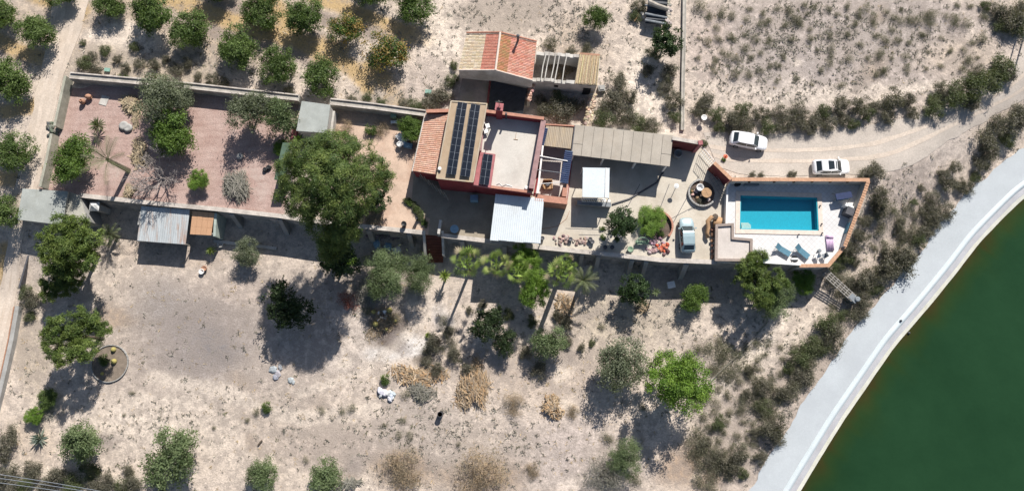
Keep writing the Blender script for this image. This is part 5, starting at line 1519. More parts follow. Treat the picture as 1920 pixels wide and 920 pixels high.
# --- gravel garden and house
tree("olive_tree", 'olive', 297, 178, 42, "wide grey-green olive tree against the channel wall in the gravel garden", hk=1.1)
tree("olive_tree", 'olive', 336, 186, 30, "smaller olive crown touching the right side of the wide olive tree")
tree("olive_tree", 'olive', 463, 204, 37, "round grey-green olive tree in the middle of the gravel garden by the wall", hk=1.2)
tree("olive_tree", 'olive_g', 524, 219, 34, "darker olive tree beside the grey garden shed", hk=1.1)
tree("lemon_tree", 'bright', 319, 250, 44, "bright green round tree in the centre of the gravel garden", hk=1.0)
tree("lemon_tree", 'bright', 132, 297, 40, "bright green spreading tree against the block wall of the gravel garden", sx=1.15)
tree("lemon_tree", 'bright', 769, 240, 25, "bright green tree between channel wall and tiled porch")
tree("young_tree", 'lime', 370, 337, 19, "small yellow-green tree standing alone on the red gravel", hk=.7)
tree("young_tree", 'lime', 526, 276, 15, "small yellowish plant beside the narrow green metal roof", hk=.5)
tree("cypress_tree", 'citrus', 1120, 30, 23, "small dark green conifer right of the barn at the top", hk=1.3)
tree("cypress_tree", 'darkg', 1251, 74, 29, "dark green conifer beside the log pile and the field channel", hk=1.1)
tree("fig_tree", 'darkg', 1172, 418, 31, "dark dense tree on the patio by the curved planter")
tree("citrus_bush", 'lime', 1222, 412, 24, "yellow-green bush inside the curved brick planter", hk=.5, sx=1.2)
# big pine: its own crown
def big_pine():
    g_ = place(628, 352, 8.0); g_.z = 0
    t = thing("pine_tree", "huge spreading pine tree over the terrace, tallest tree in the photo", "tree", g_)
    rng = np.random.default_rng(5)
    Vs = []; Fs = []; Cs = []; n0 = 0; lobs = []
    for (px, py, h, r) in [(575, 295, 9.5, 2.6), (625, 285, 10.0, 2.6), (675, 300, 9.2, 2.5), (560, 335, 8.6, 2.6), (610, 330, 11.2, 3.0), (655, 340, 10.6, 2.8), (700, 320, 7.6, 2.1), (545, 365, 7.6, 1.9), (585, 375, 9.6, 2.6), (630, 385, 9.8, 2.6), (672, 370, 8.8, 2.2), (600, 415, 8.0, 2.4), (640, 425, 7.6, 2.2), (615, 450, 6.4, 1.8), (565, 392, 7.0, 1.5), (600, 350, 10.2, 2.4), (640, 310, 10.4, 2.4), (635, 360, 10.8, 2.2), (600, 310, 9.8, 2.2), (722, 335, 5.6, 1.3), (640, 445, 6.2, 1.6), (620, 468, 5.2, 1.5), (655, 432, 6.8, 1.4), (600, 280, 8.8, 1.8), (650, 270, 8.4, 1.6), (540, 320, 7.8, 1.7), (655, 405, 7.8, 1.8)]:
        r *= .9; p = P(px, py, h); o = np.array([p.x - g_.x, p.y - g_.y, h]); lobs.append(o)
        nc = int(15 * r); d = rng.normal(0, 1, (nc, 3)); d[:, 2] = np.abs(d[:, 2]) * 1.0 - .3; d /= np.linalg.norm(d, axis=1)[:, None]
        C = o + d * (r * rng.uniform(.55, 1.0, nc))[:, None] * np.array([.95, .95, .62])
        V, F, c = leaves(rng, C, d, np.array([.25, .25, .2]), 120, .36, .16, PAL['pine'], .7)
        k = rng.uniform(.85, 1.15); Vs.append(V); Fs.append(F + n0); Cs.append(c * k); n0 += len(V)
    me = fast_mesh("pine_crown", np.concatenate(Vs), np.concatenate(Fs), np.concatenate(Cs), M['leaf'])
    link("crown", me, parent=t)
    b = MB(); top = Vector((.2, -.3, 6.0)); b.tube([(0, 0, -.2), (.15, .05, 2.5), top], .42, .28, 10)
    for q in lobs: 
        q = Vector(q); st = Vector((.1, 0, 2.8)).lerp(top, random.random()); b.tube([st, st.lerp(q, .5) + Vector((0, 0, -.3)), q], .16, .05, 6)
    me = bpy.data.meshes.new("pine_trunk"); me.from_pydata(b.v, [], b.f); me.materials.append(M['bark']); link("trunk", me, parent=t)
big_pine()
tree("ivy_bush", 'darkg', 703, 368, 26, "dark ivy-like bush under the right side of the huge pine", hk=.9)
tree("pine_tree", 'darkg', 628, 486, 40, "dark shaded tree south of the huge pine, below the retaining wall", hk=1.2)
tree("young_tree", 'lime', 655, 485, 13, "small pale leafy sapling in front of the dark shaded tree", hk=.8)
# --- lower garden
tree("pine_tree", 'pine', 122, 462, 60, "large bright pine beside the flat grey shed", hk=1.1)
tree("pine_tree", 'pine', 117, 520, 40, "lower pine crown just south of the large bright pine", hk=.9)
tree("pine_tree", 'pine', 138, 630, 50, "round bright pine next to the ring planter in the lower garden", hk=1.0)
tree("young_tree", 'lime', 62, 779, 16, "small bright green bush near the left edge below the round pine", hk=.6)
tree("young_tree", 'citrus', 88, 745, 18, "small green bush in the shadow of the round pine", hk=.9)
tree("olive_tree", 'olive_g', 149, 826, 40, "olive tree in the bottom left corner by the cables")
tree("olive_tree", 'olive_g', 320, 858, 47, "large olive tree at the bottom, left of centre")
tree("olive_tree", 'olive_g', 492, 890, 29, "smaller olive tree at the bottom edge, third from left")
tree("olive_tree", 'olive_g', 611, 900, 34, "olive tree at the bottom edge, fourth from left, with pale branches beside it")
tree("olive_tree", 'olive', 460, 474, 25, "small thin olive tree below the orange board roof")
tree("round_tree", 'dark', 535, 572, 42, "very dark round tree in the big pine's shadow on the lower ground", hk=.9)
tree("red_bush", 'greybush', 655, 562, 10, "tiny twiggy bush")if False else None
tree("pepper_tree", 'feather', 722, 512, 44, "pale feathery tree left of the foot of the brown stairs", hk=.9)
tree("pepper_tree", 'feather', 788, 508, 34, "greener feathery tree right at the foot of the brown stairs", hk=1.0)
tree("lime_tree", 'lime', 985, 490, 30, "yellow-green tree top among the palms under the white awning", hk=1.2)
tree("lime_tree", 'lime', 1004, 540, 34, "tall yellow-green tree right of the palms", hk=1.1, sx=.8)
tree("dark_shrub", 'dark', 920, 604, 32, "dark glossy shrub between the palm shadows", hk=.8)
tree("dark_shrub", 'dark', 947, 640, 23, "smaller dark shrub just below the dark glossy shrub", hk=.8)
tree("olive_tree", 'olive_g', 1030, 642, 31, "grey-green olive below the date palm")
tree("olive_tree", 'olive', 1161, 679, 47, "big round grey-green olive in the lower right garden")
tree("mulberry_tree", 'lime', 1277, 714, 53, "large bright lime-green tree in the lower right garden", hk=.95)
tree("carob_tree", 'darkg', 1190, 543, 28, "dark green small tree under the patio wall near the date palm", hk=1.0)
tree("fig_tree", 'bright', 1301, 556, 28, "bright green fig-like bush below the silver car", hk=.9)
tree("dark_pine", 'pine', 1425, 520, 44, "dark pine under the south edge of the pool terrace", hk=1.0)
tree("dark_pine", 'feather', 1455, 558, 38, "greyer feathery tree below the dark pine", hk=.8)
tree("young_tree", 'lime', 1508, 528, 22, "small bright yellow-green tree below the pool terrace corner", hk=.6)
tree("tamarisk", 'feather', 1168, 858, 32, "thin pale feathery tree at the bottom right of centre", hk=.7)
tree("dry_tree", 'greybush', 1140, 885, 40, "grey leafless bush beside the thin pale feathery tree")
# reddish bush in the pine's shadow
def bushmesh(name, seed, R, h, pal, clumps=26, per=45, size=.22, aspect=.35, mat='leaf', nl=6, spread=.15):
    return crown_mesh(name, seed, R=R, hz=h / 2, zc=h * .5, pal=pal, nl=nl, clumps=clumps, per=per, size=size, aspect=aspect, lobe=.5, spread=spread, mat=mat)[0]
def bush(name, me, px, py, s, label, cat, group=None, hz=.3, sz=1.0):
    g_ = place(px, py, hz)
    o = link(name, me, g_, random.uniform(0, 6.28), (s, s, s * sz))
    return tag(o, label, cat, group)
bush("red_bush", bushmesh("red_bush", 91, 1.5, 1.2, 'red', 30, 50, .25, .15, 'dry'), 655, 564, .95, "reddish dry bush at the edge of the big pine's shadow", "bush")
DB = [bushmesh("dry_bush", 60 + i, 2.0, 1.1, 'drybush', 46, 70, .3, .08, 'dry', 8) for i in range(2)]
bush("dry_bush", DB[0], 762, 893, 1.45, "wide brown dry bush at the bottom, right of the fourth olive tree", "bush")
bush("dry_bush", DB[1], 905, 897, 1.75, "largest brown dry bush at the bottom edge near the centre", "bush")
bush("dry_bush", DB[0], 1000, 885, .55, "small orange-brown tuft right of the largest brown dry bush", "bush")
bush("dry_bush", DB[1], 965, 757, .75, "dry tan bush below the orange palm-frond heap", "bush")
bush("dry_bush", DB[0], 1073, 775, .5, "small faint dry bush right of the tan bushes", "bush")
bush("dry_bush", DB[1], 645, 243, .65, "dry beige bush in the yard right of the grey garden shed", "bush")
bush("dry_bush", DB[0], 712, 246, .6, "brownish dry bush below the rear channel wall", "bush")
GB = bushmesh("green_bush", 70, 1.0, .9, 'citrus', 24, 45, .2, .45)
for x, y, s, lb in ((697, 245, .9, "small green bush beside the brownish dry bush in the upper yard"), (233, 150, .85, "small olive-green bush growing on the channel wall top"), (722, 713, .8, "small green bush on the scattered heap of white rocks"), (1130, 428, .4, "small potted cactus-like plant on the patio edge"), (500, 765, .8, "lone green shrub in the middle of the lower garden, left"), (1372, 470, .0, "")):
    if s: bush("green_bush", GB, x, y, s, lb, "bush")
# --- scrub along the roads and banks
SM = [bushmesh("scrub_bush", 30 + i, 1.0, .95, 'scrub' if i % 3 else 'scrub_g', 34, 80, .14, .3, 'leaf', 6, .15) for i in range(6)]
WM = [bushmesh('weed_bush', 130 + i, 1.0, .7, 'weedb', 30, 34, .17, .2, 'leaf', 5, .25) for i in range(4)]
def scrub(spots, label, group, meshes=None, k=1.0):
    meshes = meshes or SM
    for i, (x, y, r) in enumerate(spots):
        bush("scrub_bush" if meshes is SM else "grass_tuft", meshes[(i * 5 + int(x)) % len(meshes)], x, y + 2, r / 16 * random.uniform(1.12, 1.4) * k, label, "bush", group, .4, random.uniform(.8, 1.2))
scrub([(1322, 190, 16), (1345, 215, 14), (1375, 222, 18), (1395, 205, 14), (1400, 232, 15), (1425, 215, 16), (1440, 235, 14), (1460, 210, 15), (1470, 232, 15), (1495, 205, 16), (1500, 228, 16), (1525, 222, 15), (1545, 205, 14), (1550, 228, 14), (1575, 200, 15), (1580, 222, 14), (1610, 200, 16), (1625, 215, 14), (1640, 198, 12), (1668, 190, 18), (1665, 218, 15), (1700, 188, 15), (1712, 210, 12), (1745, 208, 16), (1755, 185, 14), (1770, 170, 18), (1790, 180, 20), (1815, 165, 22), (1820, 190, 16), (1850, 150, 20), (1875, 125, 22), (1890, 140, 14), (1830, 135, 16), (1350, 235, 12), (1310, 205, 14), (1375, 240, 12), (1520, 238, 12), (1600, 232, 10)],
      "dark olive scrub bush in the hedge along the north side of the gravel road", "scrub along the gravel road")
scrub([(1870, 20, 16), (1890, 40, 24), (1915, 15, 18), (1875, 50, 12), (1912, 52, 20), (1850, 8, 10)], "dark scrub bush in the clump at the top right corner", "scrub in the top right corner")
scrub([(1870, 235, 18), (1845, 260, 20), (1855, 285, 16), (1900, 235, 22), (1885, 260, 16), (1912, 208, 18), (1840, 303, 15), (1790, 310, 11), (1768, 325, 12), (1775, 345, 14), (1745, 370, 14), (1770, 395, 15), (1738, 395, 13), (1800, 345, 11), (1812, 352, 14), (1830, 328, 12), (1752, 412, 15), (1735, 432, 15), (1722, 450, 14), (1700, 478, 18), (1680, 492, 25), (1655, 510, 20), (1625, 525, 20), (1640, 540, 14), (1600, 530, 14), (1622, 560, 14), (1612, 585, 13), (1545, 610, 20), (1560, 628, 17), (1520, 650, 18), (1500, 665, 16), (1540, 652, 16), (1510, 700, 17), (1495, 710, 14), (1470, 735, 14), (1430, 760, 16), (1445, 800, 20), (1460, 818, 16), (1425, 720, 14), (1385, 850, 17), (1340, 857, 16), (1365, 872, 15), (1400, 738, 10), (1480, 690, 10), (1580, 590, 10), (1690, 420, 10), (1700, 440, 11), (1660, 470, 10), (1350, 790, 12), (1322, 830, 11), (1405, 690, 10), (1415, 810, 10), (1730, 350, 8), (1715, 375, 8), (1395, 885, 10), (1425, 855, 11)],
      "grey-brown scrub bush on the stony bank beside the grey pond track", "scrub on the pond bank")
scrub([(1640, 318, 17), (1622, 328, 13), (1650, 368, 16), (1646, 390, 15), (1622, 412, 12), (1612, 440, 13), (1594, 462, 15), (1582, 482, 15), (1568, 502, 14), (1604, 488, 10), (1565, 520, 14), (1590, 540, 12)], "olive scrub bush outside the slanting pool wall", "scrub outside the pool wall")
scrub([(1160, 150, 18), (1146, 190, 22), (1170, 215, 20), (1200, 228, 18), (1132, 225, 16), (1180, 182, 14), (1222, 237, 15), (1225, 97, 14), (1255, 135, 16), (1246, 165, 16), (1262, 190, 15), (1216, 130, 12), (1025, 205, 20), (1058, 216, 18), (1075, 195, 17), (1018, 190, 14), (1048, 188, 15), (1265, 215, 12), (1100, 90, 10), (1200, 12, 16), (1190, 30, 12), (1030, 82, 12), (1070, 92, 10)],
      "grey-green scrub bush in the dry ground around the ruin", "scrub around the ruin")
scrub([(830, 176, 20), (812, 190, 17), (782, 196, 15), (846, 150, 14), (755, 192, 12), (158, 118, 15), (195, 92, 12), (250, 86, 10), (235, 126, 12), (290, 120, 13), (330, 128, 14), (352, 118, 11), (400, 150, 13), (420, 156, 12), (540, 170, 11), (262, 116, 11), (180, 126, 13), (155, 78, 7), (690, 180, 10), (715, 188, 10), (660, 184, 9), (370, 140, 10), (170, 105, 10), (310, 108, 9), (220, 108, 9), (850, 120, 9)],
      "low olive weed bush along the back of the channel wall", "weeds behind the channel wall", None, .9)
scrub([(20, 815, 18), (5, 850, 18), (60, 880, 16), (110, 890, 18), (20, 895, 20), (170, 880, 16), (205, 900, 15), (240, 880, 10), (60, 560, 16), (45, 545, 12), (55, 590, 10), (250, 905, 16), (300, 905, 14), (90, 910, 16), (140, 905, 16), (45, 910, 16), (180, 912, 14), (230, 912, 14)],
      "dusty grey-green bush in the bottom left corner strip", "bushes in the bottom left corner")
scrub([(1330, 655, 14), (1350, 640, 14), (1310, 650, 10), (1290, 660, 8), (1340, 690, 10), (1365, 660, 12), (1245, 660, 9), (1130, 610, 8), (775, 700, 9), (790, 735, 12), (760, 740, 10), (835, 600, 12), (850, 640, 14), (800, 655, 10), (740, 590, 12), (690, 580, 12), (860, 830, 6), (640, 770, 7), (600, 768, 7), (755, 790, 7), (770, 812, 8), (745, 815, 8), (660, 765, 8), (720, 795, 6), (570, 860, 7), (480, 770, 9), (245, 735, 6), (230, 776, 5), (240, 885, 10), (400, 800, 5), (463, 785, 6), (1140, 820, 12), (1205, 760, 8), (1195, 900, 12)],
      "small dusty weed bush in the dry lower garden", "weeds in the lower garden", WM, .85)
scrub([(1610, 20, 8), (1590, 8, 9), (1460, 15, 9), (1415, 70, 9), (1370, 100, 9), (1500, 40, 9), (1700, 125, 8), (1460, 120, 9), (1660, 130, 9), (1340, 115, 8), (1590, 60, 8), (1680, 30, 10), (1750, 20, 10), (1530, 10, 10), (1400, 30, 7), (1640, 40, 9), (1790, 30, 8), (1560, 100, 7), (1730, 60, 6)],
      "small grey weed bush in the dry field north of the gravel road", "weeds in the north field", WM, .9)
scrub([(815, 640, 18), (852, 662, 14), (880, 692, 15), (842, 618, 12), (1000, 600, 13), (985, 660, 13), (1010, 692, 18), (1062, 602, 13), (880, 580, 9), (905, 568, 9), (955, 588, 11), (1045, 590, 10), (820, 690, 12), (800, 672, 11), (1090, 650, 9), (1110, 640, 8), (1065, 640, 9)], "dark weedy clump between the palm shadows", "clumps between the palm shadows", None, .9)
_r = random.Random(77); _sp = []
while len(_sp) < 120:
    x, y = _r.uniform(1290, 1760), _r.uniform(380, 915)
    q = (x - 1610) * .78 + (y - 600) * .62         # distance from the track's edge, in px
    if -165 < q < -8 and not (x < 1640 and y < 520) and not (x < 1560 and y < 640) and all(math.hypot(x - a, y - b_) > 15 for a, b_, _ in _sp): _sp.append((x, y, _r.choice((6, 7, 8, 9, 11, 13))))
scrub(_sp, "low dry grey tuft on the stony slope above the pond track", "dry tufts on the pond slope", WM, 1.1)
_sp = []
while len(_sp) < 90:
    x, y = _r.uniform(1310, 1850), _r.uniform(5, 165)
    if y < 165 - abs(x - 1560) * .12 and all(math.hypot(x - a, y - b_) > 16 for a, b_, _ in _sp): _sp.append((x, y, _r.choice((5, 6, 7, 8, 10))))
scrub(_sp, "low dry grey tuft in the open field north of the gravel road", "dry tufts in the north field", WM, 1.0)
# ------------------------------------------------------------------ palms, rosettes, dead wood
def fan_crown(name, seed, n=22, petiole=1.1, blade=.78, pal='palm', k=9):
    rng = np.random.default_rng(seed); V = []; F = []; C = []
    pal_ = np.array(PAL[pal])
    for i in range(n):
        az = i * 2.399 + rng.uniform(-.3, .3); el = np.radians(78 - 108 * (i / n) ** 1.1 + rng.uniform(-8, 8))
        d = np.array([np.cos(az) * np.cos(el), np.sin(az) * np.cos(el), np.sin(el)])
        side = np.array([-np.sin(az), np.cos(az), 0]); up = np.cross(d, side) * -1
        if up[2] < 0: up = -up
        L = petiole * rng.uniform(.7, 1.1); tip = d * L; w = .025
        b = len(V); V += [-side * w, side * w, tip + side * w, tip - side * w]; F.append((b, b + 1, b + 2, b + 3)); C.append(pal_[0] * 1.1)
        c = pal_[rng.integers(len(pal_))] * rng.uniform(.6, 1.35)
        if i > n * .85: c = np.array(PAL['dry'][rng.integers(4)]) * .8
        bl = blade * rng.uniform(.8, 1.15)
        for j in range(k):
            a = np.radians(-82 + 164 * j / (k - 1)); a2 = np.radians(164 / (k - 1) * .34)
            dir_ = d * np.cos(a) + side * np.sin(a) + up * .12 * np.cos(a * 2)
            p1 = d * np.cos(a - a2) + side * np.sin(a - a2); p2 = d * np.cos(a + a2) + side * np.sin(a + a2)
            ln = bl * (1 - .25 * abs(np.sin(a))); b = len(V)
            V += [tip, tip + p1 * ln * .55, tip + dir_ * ln + np.array([0, 0, -.12 * ln]), tip + p2 * ln * .55 + up * .03]
            F.append((b, b + 1, b + 2, b + 3)); C.append(c * rng.uniform(.85, 1.15))
    return fast_mesh(name, np.array(V), np.array(F), np.array(C), M['leaf'])
def date_crown(name, seed, n=34, L=2.2, pal='date', droop=.9, lf=.42, elmax=80, elmin=-15):
    rng = np.random.default_rng(seed); V = []; F = []; C = []; pal_ = np.array(PAL[pal])
    for i in range(n):
        az = i * 2.399 + rng.uniform(-.25, .25); e0 = np.radians(elmax - (elmax - elmin) * i / n)
        h = np.array([np.cos(az), np.sin(az), 0]); side = np.array([-np.sin(az), np.cos(az), 0])
        p = np.zeros(3); prev = p; c = pal_[rng.integers(len(pal_))] * rng.uniform(.8, 1.15); S_ = 12; ln = L * rng.uniform(.8, 1.1)
        for s in range(S_):
            e = e0 - droop * (s / S_) ** 1.3; d = h * np.cos(e) + np.array([0, 0, np.sin(e)]); q = p + d * ln / S_
            b = len(V); w = .03 * (1 - s / S_) + .008; V += [p - side * w, p + side * w, q + side * w, q - side * w]; F.append((b, b + 1, b + 2, b + 3)); C.append(c)
            if s > 1:
                up = np.cross(side, d); fl = lf * (1 - abs(s / S_ - .5) * .9)
                for sg in (-1, 1):
                    for o in (0, .5):
                        m = p + (q - p) * o; dd = d * .75 + side * sg * .8 + up * .25; t_ = m + dd / np.linalg.norm(dd) * fl
                        b = len(V); V += [m, m + d * .035, t_, m - d * .02 + (t_ - m) * .5]; F.append((b, b + 1, b + 2, b + 3)); C.append(c * rng.uniform(.85, 1.2))
            p = q
    return fast_mesh(name, np.array(V), np.array(F), np.array(C), M['leaf'])
def rosette(name, seed, n=46, L=.8, w=.045, pal='yucca', elmax=85, elmin=0, z=.3):
    rng = np.random.default_rng(seed); V = []; F = []; C = []; pal_ = np.array(PAL[pal])
    for i in range(n):
        az = i * 2.399 + rng.uniform(-.2, .2); e = np.radians(elmax - (elmax - elmin) * i / n + rng.uniform(-6, 6))
        d = np.array([np.cos(az) * np.cos(e), np.sin(az) * np.cos(e), np.sin(e)]); side = np.array([-np.sin(az), np.cos(az), 0]); l = L * rng.uniform(.75, 1.1)
        o = np.array([0, 0, z]); m = o + d * l * .5; t_ = o + d * l + np.array([0, 0, -.12 * l * np.cos(e)]); c = pal_[rng.integers(len(pal_))] * rng.uniform(.8, 1.2); up = np.cross(d, side)
        for sg in (-1, 1):
            b = len(V); V += [o + side * w * .5 * sg, m + side * w * sg, t_, m - up * w * .35 * (1 if up[2] > 0 else -1)]; F.append((b, b + 1, b + 2, b + 3)); C.append(c * (1 + .1 * sg))
    return fast_mesh(name, np.array(V), np.array(F), np.array(C), M['leaf'])
def palm(name, px, py, h, label, crown, sc=1.0, r=.17, lean=(0, 0), cat="palm tree"):
    g_ = place(px, py, h)
    t = thing(name, label, cat, g_)
    b = MB(); k = 9
    b.tube([(lean[0] * (1 - (i / k)) ** 1.4, lean[1] * (1 - (i / k)) ** 1.4, -.3 + (h + .3) * i / k) for i in range(k + 1)], r * 1.15, r * .85, 9)
    me = bpy.data.meshes.new("palm_trunk"); me.from_pydata(b.v, [], b.f); me.materials.append(M['palm_bark'])
    link("trunk", me, parent=t)
    link("crown", crown, (0, 0, h), random.uniform(0, 6.28), (sc,) * 3, t)
    return t
FC = [fan_crown("fan_crown", 3 + i) for i in range(3)]
palm("fan_palm", 875, 490, 6.6, "fan palm left of the others, nearest the brown stairs", FC[0], 1.2)
palm("fan_palm", 930, 494, 6.4, "fan palm second from the brown stairs", FC[1], 1.1)
palm("fan_palm", 972, 506, 5.2, "fan palm third from the stairs, partly hidden by a yellow-green tree", FC[2], 1.1)
palm("fan_palm", 1052, 512, 6.2, "fan palm right of the yellow-green tree, nearest the date palm", FC[0], 1.15)
palm("fan_palm", 1063, 494, 6.9, "smaller fan palm crown just above the one nearest the date palm", FC[2], .75)
palm("yucca", 834, 517, 1.7, "small bright yucca left of the first fan palm", rosette("yucca_crown", 8, 60, .95, .06, 'yucca', 85, -20, 0), 1.0, .12, cat="yucca")
palm("date_palm", 1093, 526, 3.4, "date palm with spread stiff fronds right of the fan palms", date_crown("date_crown", 4, 26, 2.0, elmin=-5), 1.0, .2)
palm("date_palm", 207, 440, 1.6, "small date palm in the corner beside the large bright pine", date_crown("date_crown", 9, 20, 1.7), .95, .2)
palm("date_palm", 203, 300, 4.2, "leaning date palm with few ragged fronds in the gravel garden", date_crown("date_crown", 12, 15, 3.1, 'date', .7, .65, 75, 5), 1.0, .26)
palm("yucca", 184, 236, .9, "spiky olive yucca alone on the red gravel", rosette("yucca_crown", 15, 70, 1.25, .06, 'date', 85, -10, 0), 1.0, .1, cat="yucca")
palm("yucca", 396, 470, .7, "small green yucca by the corner of the orange board roof", rosette("yucca_crown", 16, 46, .8, .05, 'yucca', 80, 0, 0), 1.0, .08, cat="yucca")
palm("young_palm", 1230, 548, 1.9, "thin young palm right of the dark green small tree", rosette("palm_crown", 17, 24, .8, .05, 'olive_g', 70, -10, 0), .9, .07)
palm("yucca", 560, 262, 2.0, "dark green banana-like plant at the top edge of the huge pine", rosette("plant_crown", 18, 18, 1.0, .16, 'citrus', 75, 0, 0), .9, .06, cat="plant")
bush("agave", rosette("agave", 21, 40, 1.3, .10, 'agave', 80, 2, .1), 74, 822, 1.0, "blue-grey agave near the bottom left corner", "agave", hz=.3)
bush("agave", rosette("agave", 22, 36, .6, .06, 'yucca', 80, 2, .1), 802, 628, .9, "small spiky yellowish plant on the white gravel patch", "agave", hz=.2)
# dead tree
def dead_tree(px, py, h, R, label, seed):
    g_ = place(px, py, 0); rnd = random.Random(seed)
    t = thing("dead_tree", label, "dead tree", g_)
    b = MB()
    def grow(p, d, l, r, dep):
        q = p + d * l; m = p.lerp(q, .5) + Vector((rnd.uniform(-.1, .1), rnd.uniform(-.1, .1), rnd.uniform(-.05, .1))) * l
        b.tube([p, m, q], r, r * .6, 5 if r > .04 else 4)
        if dep == 0: return
        for _ in range(rnd.randint(2, 3) + (1 if dep > 3 else 0)):
            nd = (d + Vector((rnd.uniform(-1, 1), rnd.uniform(-1, 1), rnd.uniform(-.45, .55))) * .85).normalized()
            grow(m.lerp(q, rnd.uniform(.3, 1)), nd, l * rnd.uniform(.6, .85), max(r * .6, .016), dep - 1)
    for k in range(4):
        a = k * 1.57 + rnd.uniform(-.4, .4); grow(Vector((0, 0, -.1)), Vector((math.cos(a) * .8, math.sin(a) * .8, .75)).normalized(), R * .4, .11, 5)
    me = bpy.data.meshes.new("dead_tree"); me.from_pydata(b.v, [], b.f); me.materials.append(M['deadwood']); link("branches", me, parent=t)
dead_tree(304, 336, 2.5, 3.7, "bare leafless tree with tangled grey branches on the red gravel", 4)
# heaps of cut branches, palm fronds, straw
def heap(name, px, py, rx, ry, n, L, pal, label, h=.5, w=.03, mat='dry', seed=1, ang=None, cat="heap"):
    rng = np.random.default_rng(seed); g_ = place(px, py, .1); V = []; F = []; C = []; p_ = np.array(PAL[pal])
    for i in range(n):
        a = rng.uniform(0, 6.28); r = np.sqrt(rng.random()) * (.62 + .25 * np.sin(2 * a + seed) + .2 * np.sin(3 * a + seed * 2.3) + .15 * np.sin(5 * a + seed) + rng.normal(0, .1)); x, y = r * np.cos(a) * rx / 16, r * np.sin(a) * ry / 16
        z = h * (1 - r ** 2) * rng.uniform(.4, 1) + .04; th = rng.uniform(0, 6.28) if ang is None else ang + rng.normal(0, .45)
        d = np.array([np.cos(th), np.sin(th), rng.uniform(-.2, .25)]); s = np.array([-np.sin(th), np.cos(th), 0]) * w * rng.uniform(.5, 1.5); l = L * rng.uniform(.4, 1)
        m = np.array([x, y, z]); bnd = np.array([0, 0, rng.uniform(-.05, .12)]) * l; sd = np.cross(d, [0, 0, 1]) * rng.uniform(-.15, .15) * l
        c = p_[rng.integers(len(p_))] * rng.uniform(.7, 1.3)
        a0, a1, a2 = m - d * l / 2, m + bnd + sd, m + d * l / 2
        for q0, q1 in ((a0, a1), (a1, a2)):
            b = len(V); V += [q0 - s, q0 + s, q1 + s, q1 - s]; F.append((b, b + 1, b + 2, b + 3)); C.append(c)
    V = np.array(V); V[:, 2] = np.maximum(V[:, 2], .02)
    o = link(name, fast_mesh(name, V, np.array(F), np.array(C), M[mat]), g_)
    return tag(o, label, cat)
heap("branch_heap", 446, 350, 26, 34, 520, 2.2, 'grey', "heap of cut grey brushwood on the red gravel", .8, .025, seed=2, ang=1.9)
heap("frond_heap", 247, 196, 22, 20, 330, 1.5, 'dry', "heap of dry cut fronds left of the bright green tree, under the olive", .45, .05, seed=3)
heap("frond_heap", 262, 290, 24, 34, 320, 1.3, 'dry', "dry brown fronds scattered between leaning palm and bare tree", .25, .035, seed=4)
heap("frond_heap", 255, 222, 10, 22, 120, 1.2, 'dry', "narrow strip of straw beside the bright green tree's left side", .2, .05, seed=5, ang=1.3)
heap("straw_heap", 243, 358, 12, 16, 160, 1.0, 'dry', "yellow straw pile at the foot of the leaning palm by the wall", .35, .05, seed=6)
heap("frond_heap", 889, 724, 34, 56, 1100, 1.6, 'dry_o', "large orange-brown heap of dead palm fronds in the lower garden", .8, .03, seed=7, ang=1.9)
heap("frond_heap", 785, 705, 54, 28, 420, 1.3, 'dry_o', "scattered orange palm fronds above the white rocks", .35, .05, seed=8)
heap("frond_heap", 790, 735, 26, 26, 260, 1.5, 'grey', "grey twiggy brush right of the white rocks", .5, .03, seed=9)
heap("frond_heap", 1036, 762, 24, 26, 380, .9, 'dry_o', "small rounded orange frond heap right of the large one", .7, .05, seed=10)
heap("frond_heap", 1058, 575, 22, 26, 260, 1.4, 'dry_o', "orange dead fronds under the fan palm nearest the date palm", .45, .06, seed=11)
heap("frond_heap", 1205, 575, 18, 14, 130, .9, 'drybush', "brown leaf litter below the dark green small tree", .2, .05, seed=12)
heap("branch_heap", 655, 905, 24, 8, 90, 1.6, 'grey', "pale cut branches beside the fourth olive tree at the bottom", .35, .04, seed=13)
heap("branch_heap", 690, 550, 30, 30, 320, 1.6, 'grey', "grey twigs beside the cactus bed", .5, .02, seed=14)
heap("branch_heap", 770, 205, 10, 6, 40, 1, 'grey', "grey twigs on the rear wall of the yard", .3, .02, seed=15)
heap("branch_heap", 1060, 200, 30, 16, 240, 1.4, 'grey', "tangle of grey twigs in the walled yard behind the house", .8, .02, seed=16)
heap("frond_heap", 700, 405, 26, 24, 240, .9, 'drybush', "brown undergrowth under the right edge of the huge pine", .4, .05, seed=17)
heap("branch_heap", 1050, 128, 30, 20, 260, 1.2, 'drybush', "dark dry brush inside the roofless ruin", .6, .04, seed=41)
heap("branch_heap", 85, 775, 22, 8, 70, 1.5, 'grey', "bare twigs at the tip of the round pine's shadow", .3, .02, seed=18)
# ------------------------------------------------------------------ beds, pots, small things
def disc(b, c, rx, ry, z0, z1, n=28, wob=.04, seed=0):
    r = random.Random(seed); b.prism([(c[0] + math.cos(i * 6.2832 / n) * rx * (1 + r.uniform(-wob, wob)), c[1] + math.sin(i * 6.2832 / n) * ry * (1 + r.uniform(-wob, wob))) for i in range(n)], z0, z1)
def kerb_arc(t, c, r, a0, a1, h, w, mat, nm="kerb_stone", n=18):
    for i in range(n):
        a, e = math.radians(a0 + (a1 - a0) * (i + .04) / n), math.radians(a0 + (a1 - a0) * (i + .96) / n)
        pts = [(c.x + (r + s) * math.cos(q), c.y + (r + s) * math.sin(q)) for s, q in ((-w / 2, a), (w / 2, a), (w / 2, e), (-w / 2, e))]
        b = MB(); b.prism(pts, c.z - .1, c.z + h * random.uniform(.9, 1.08)); b.build(nm, mat, t)
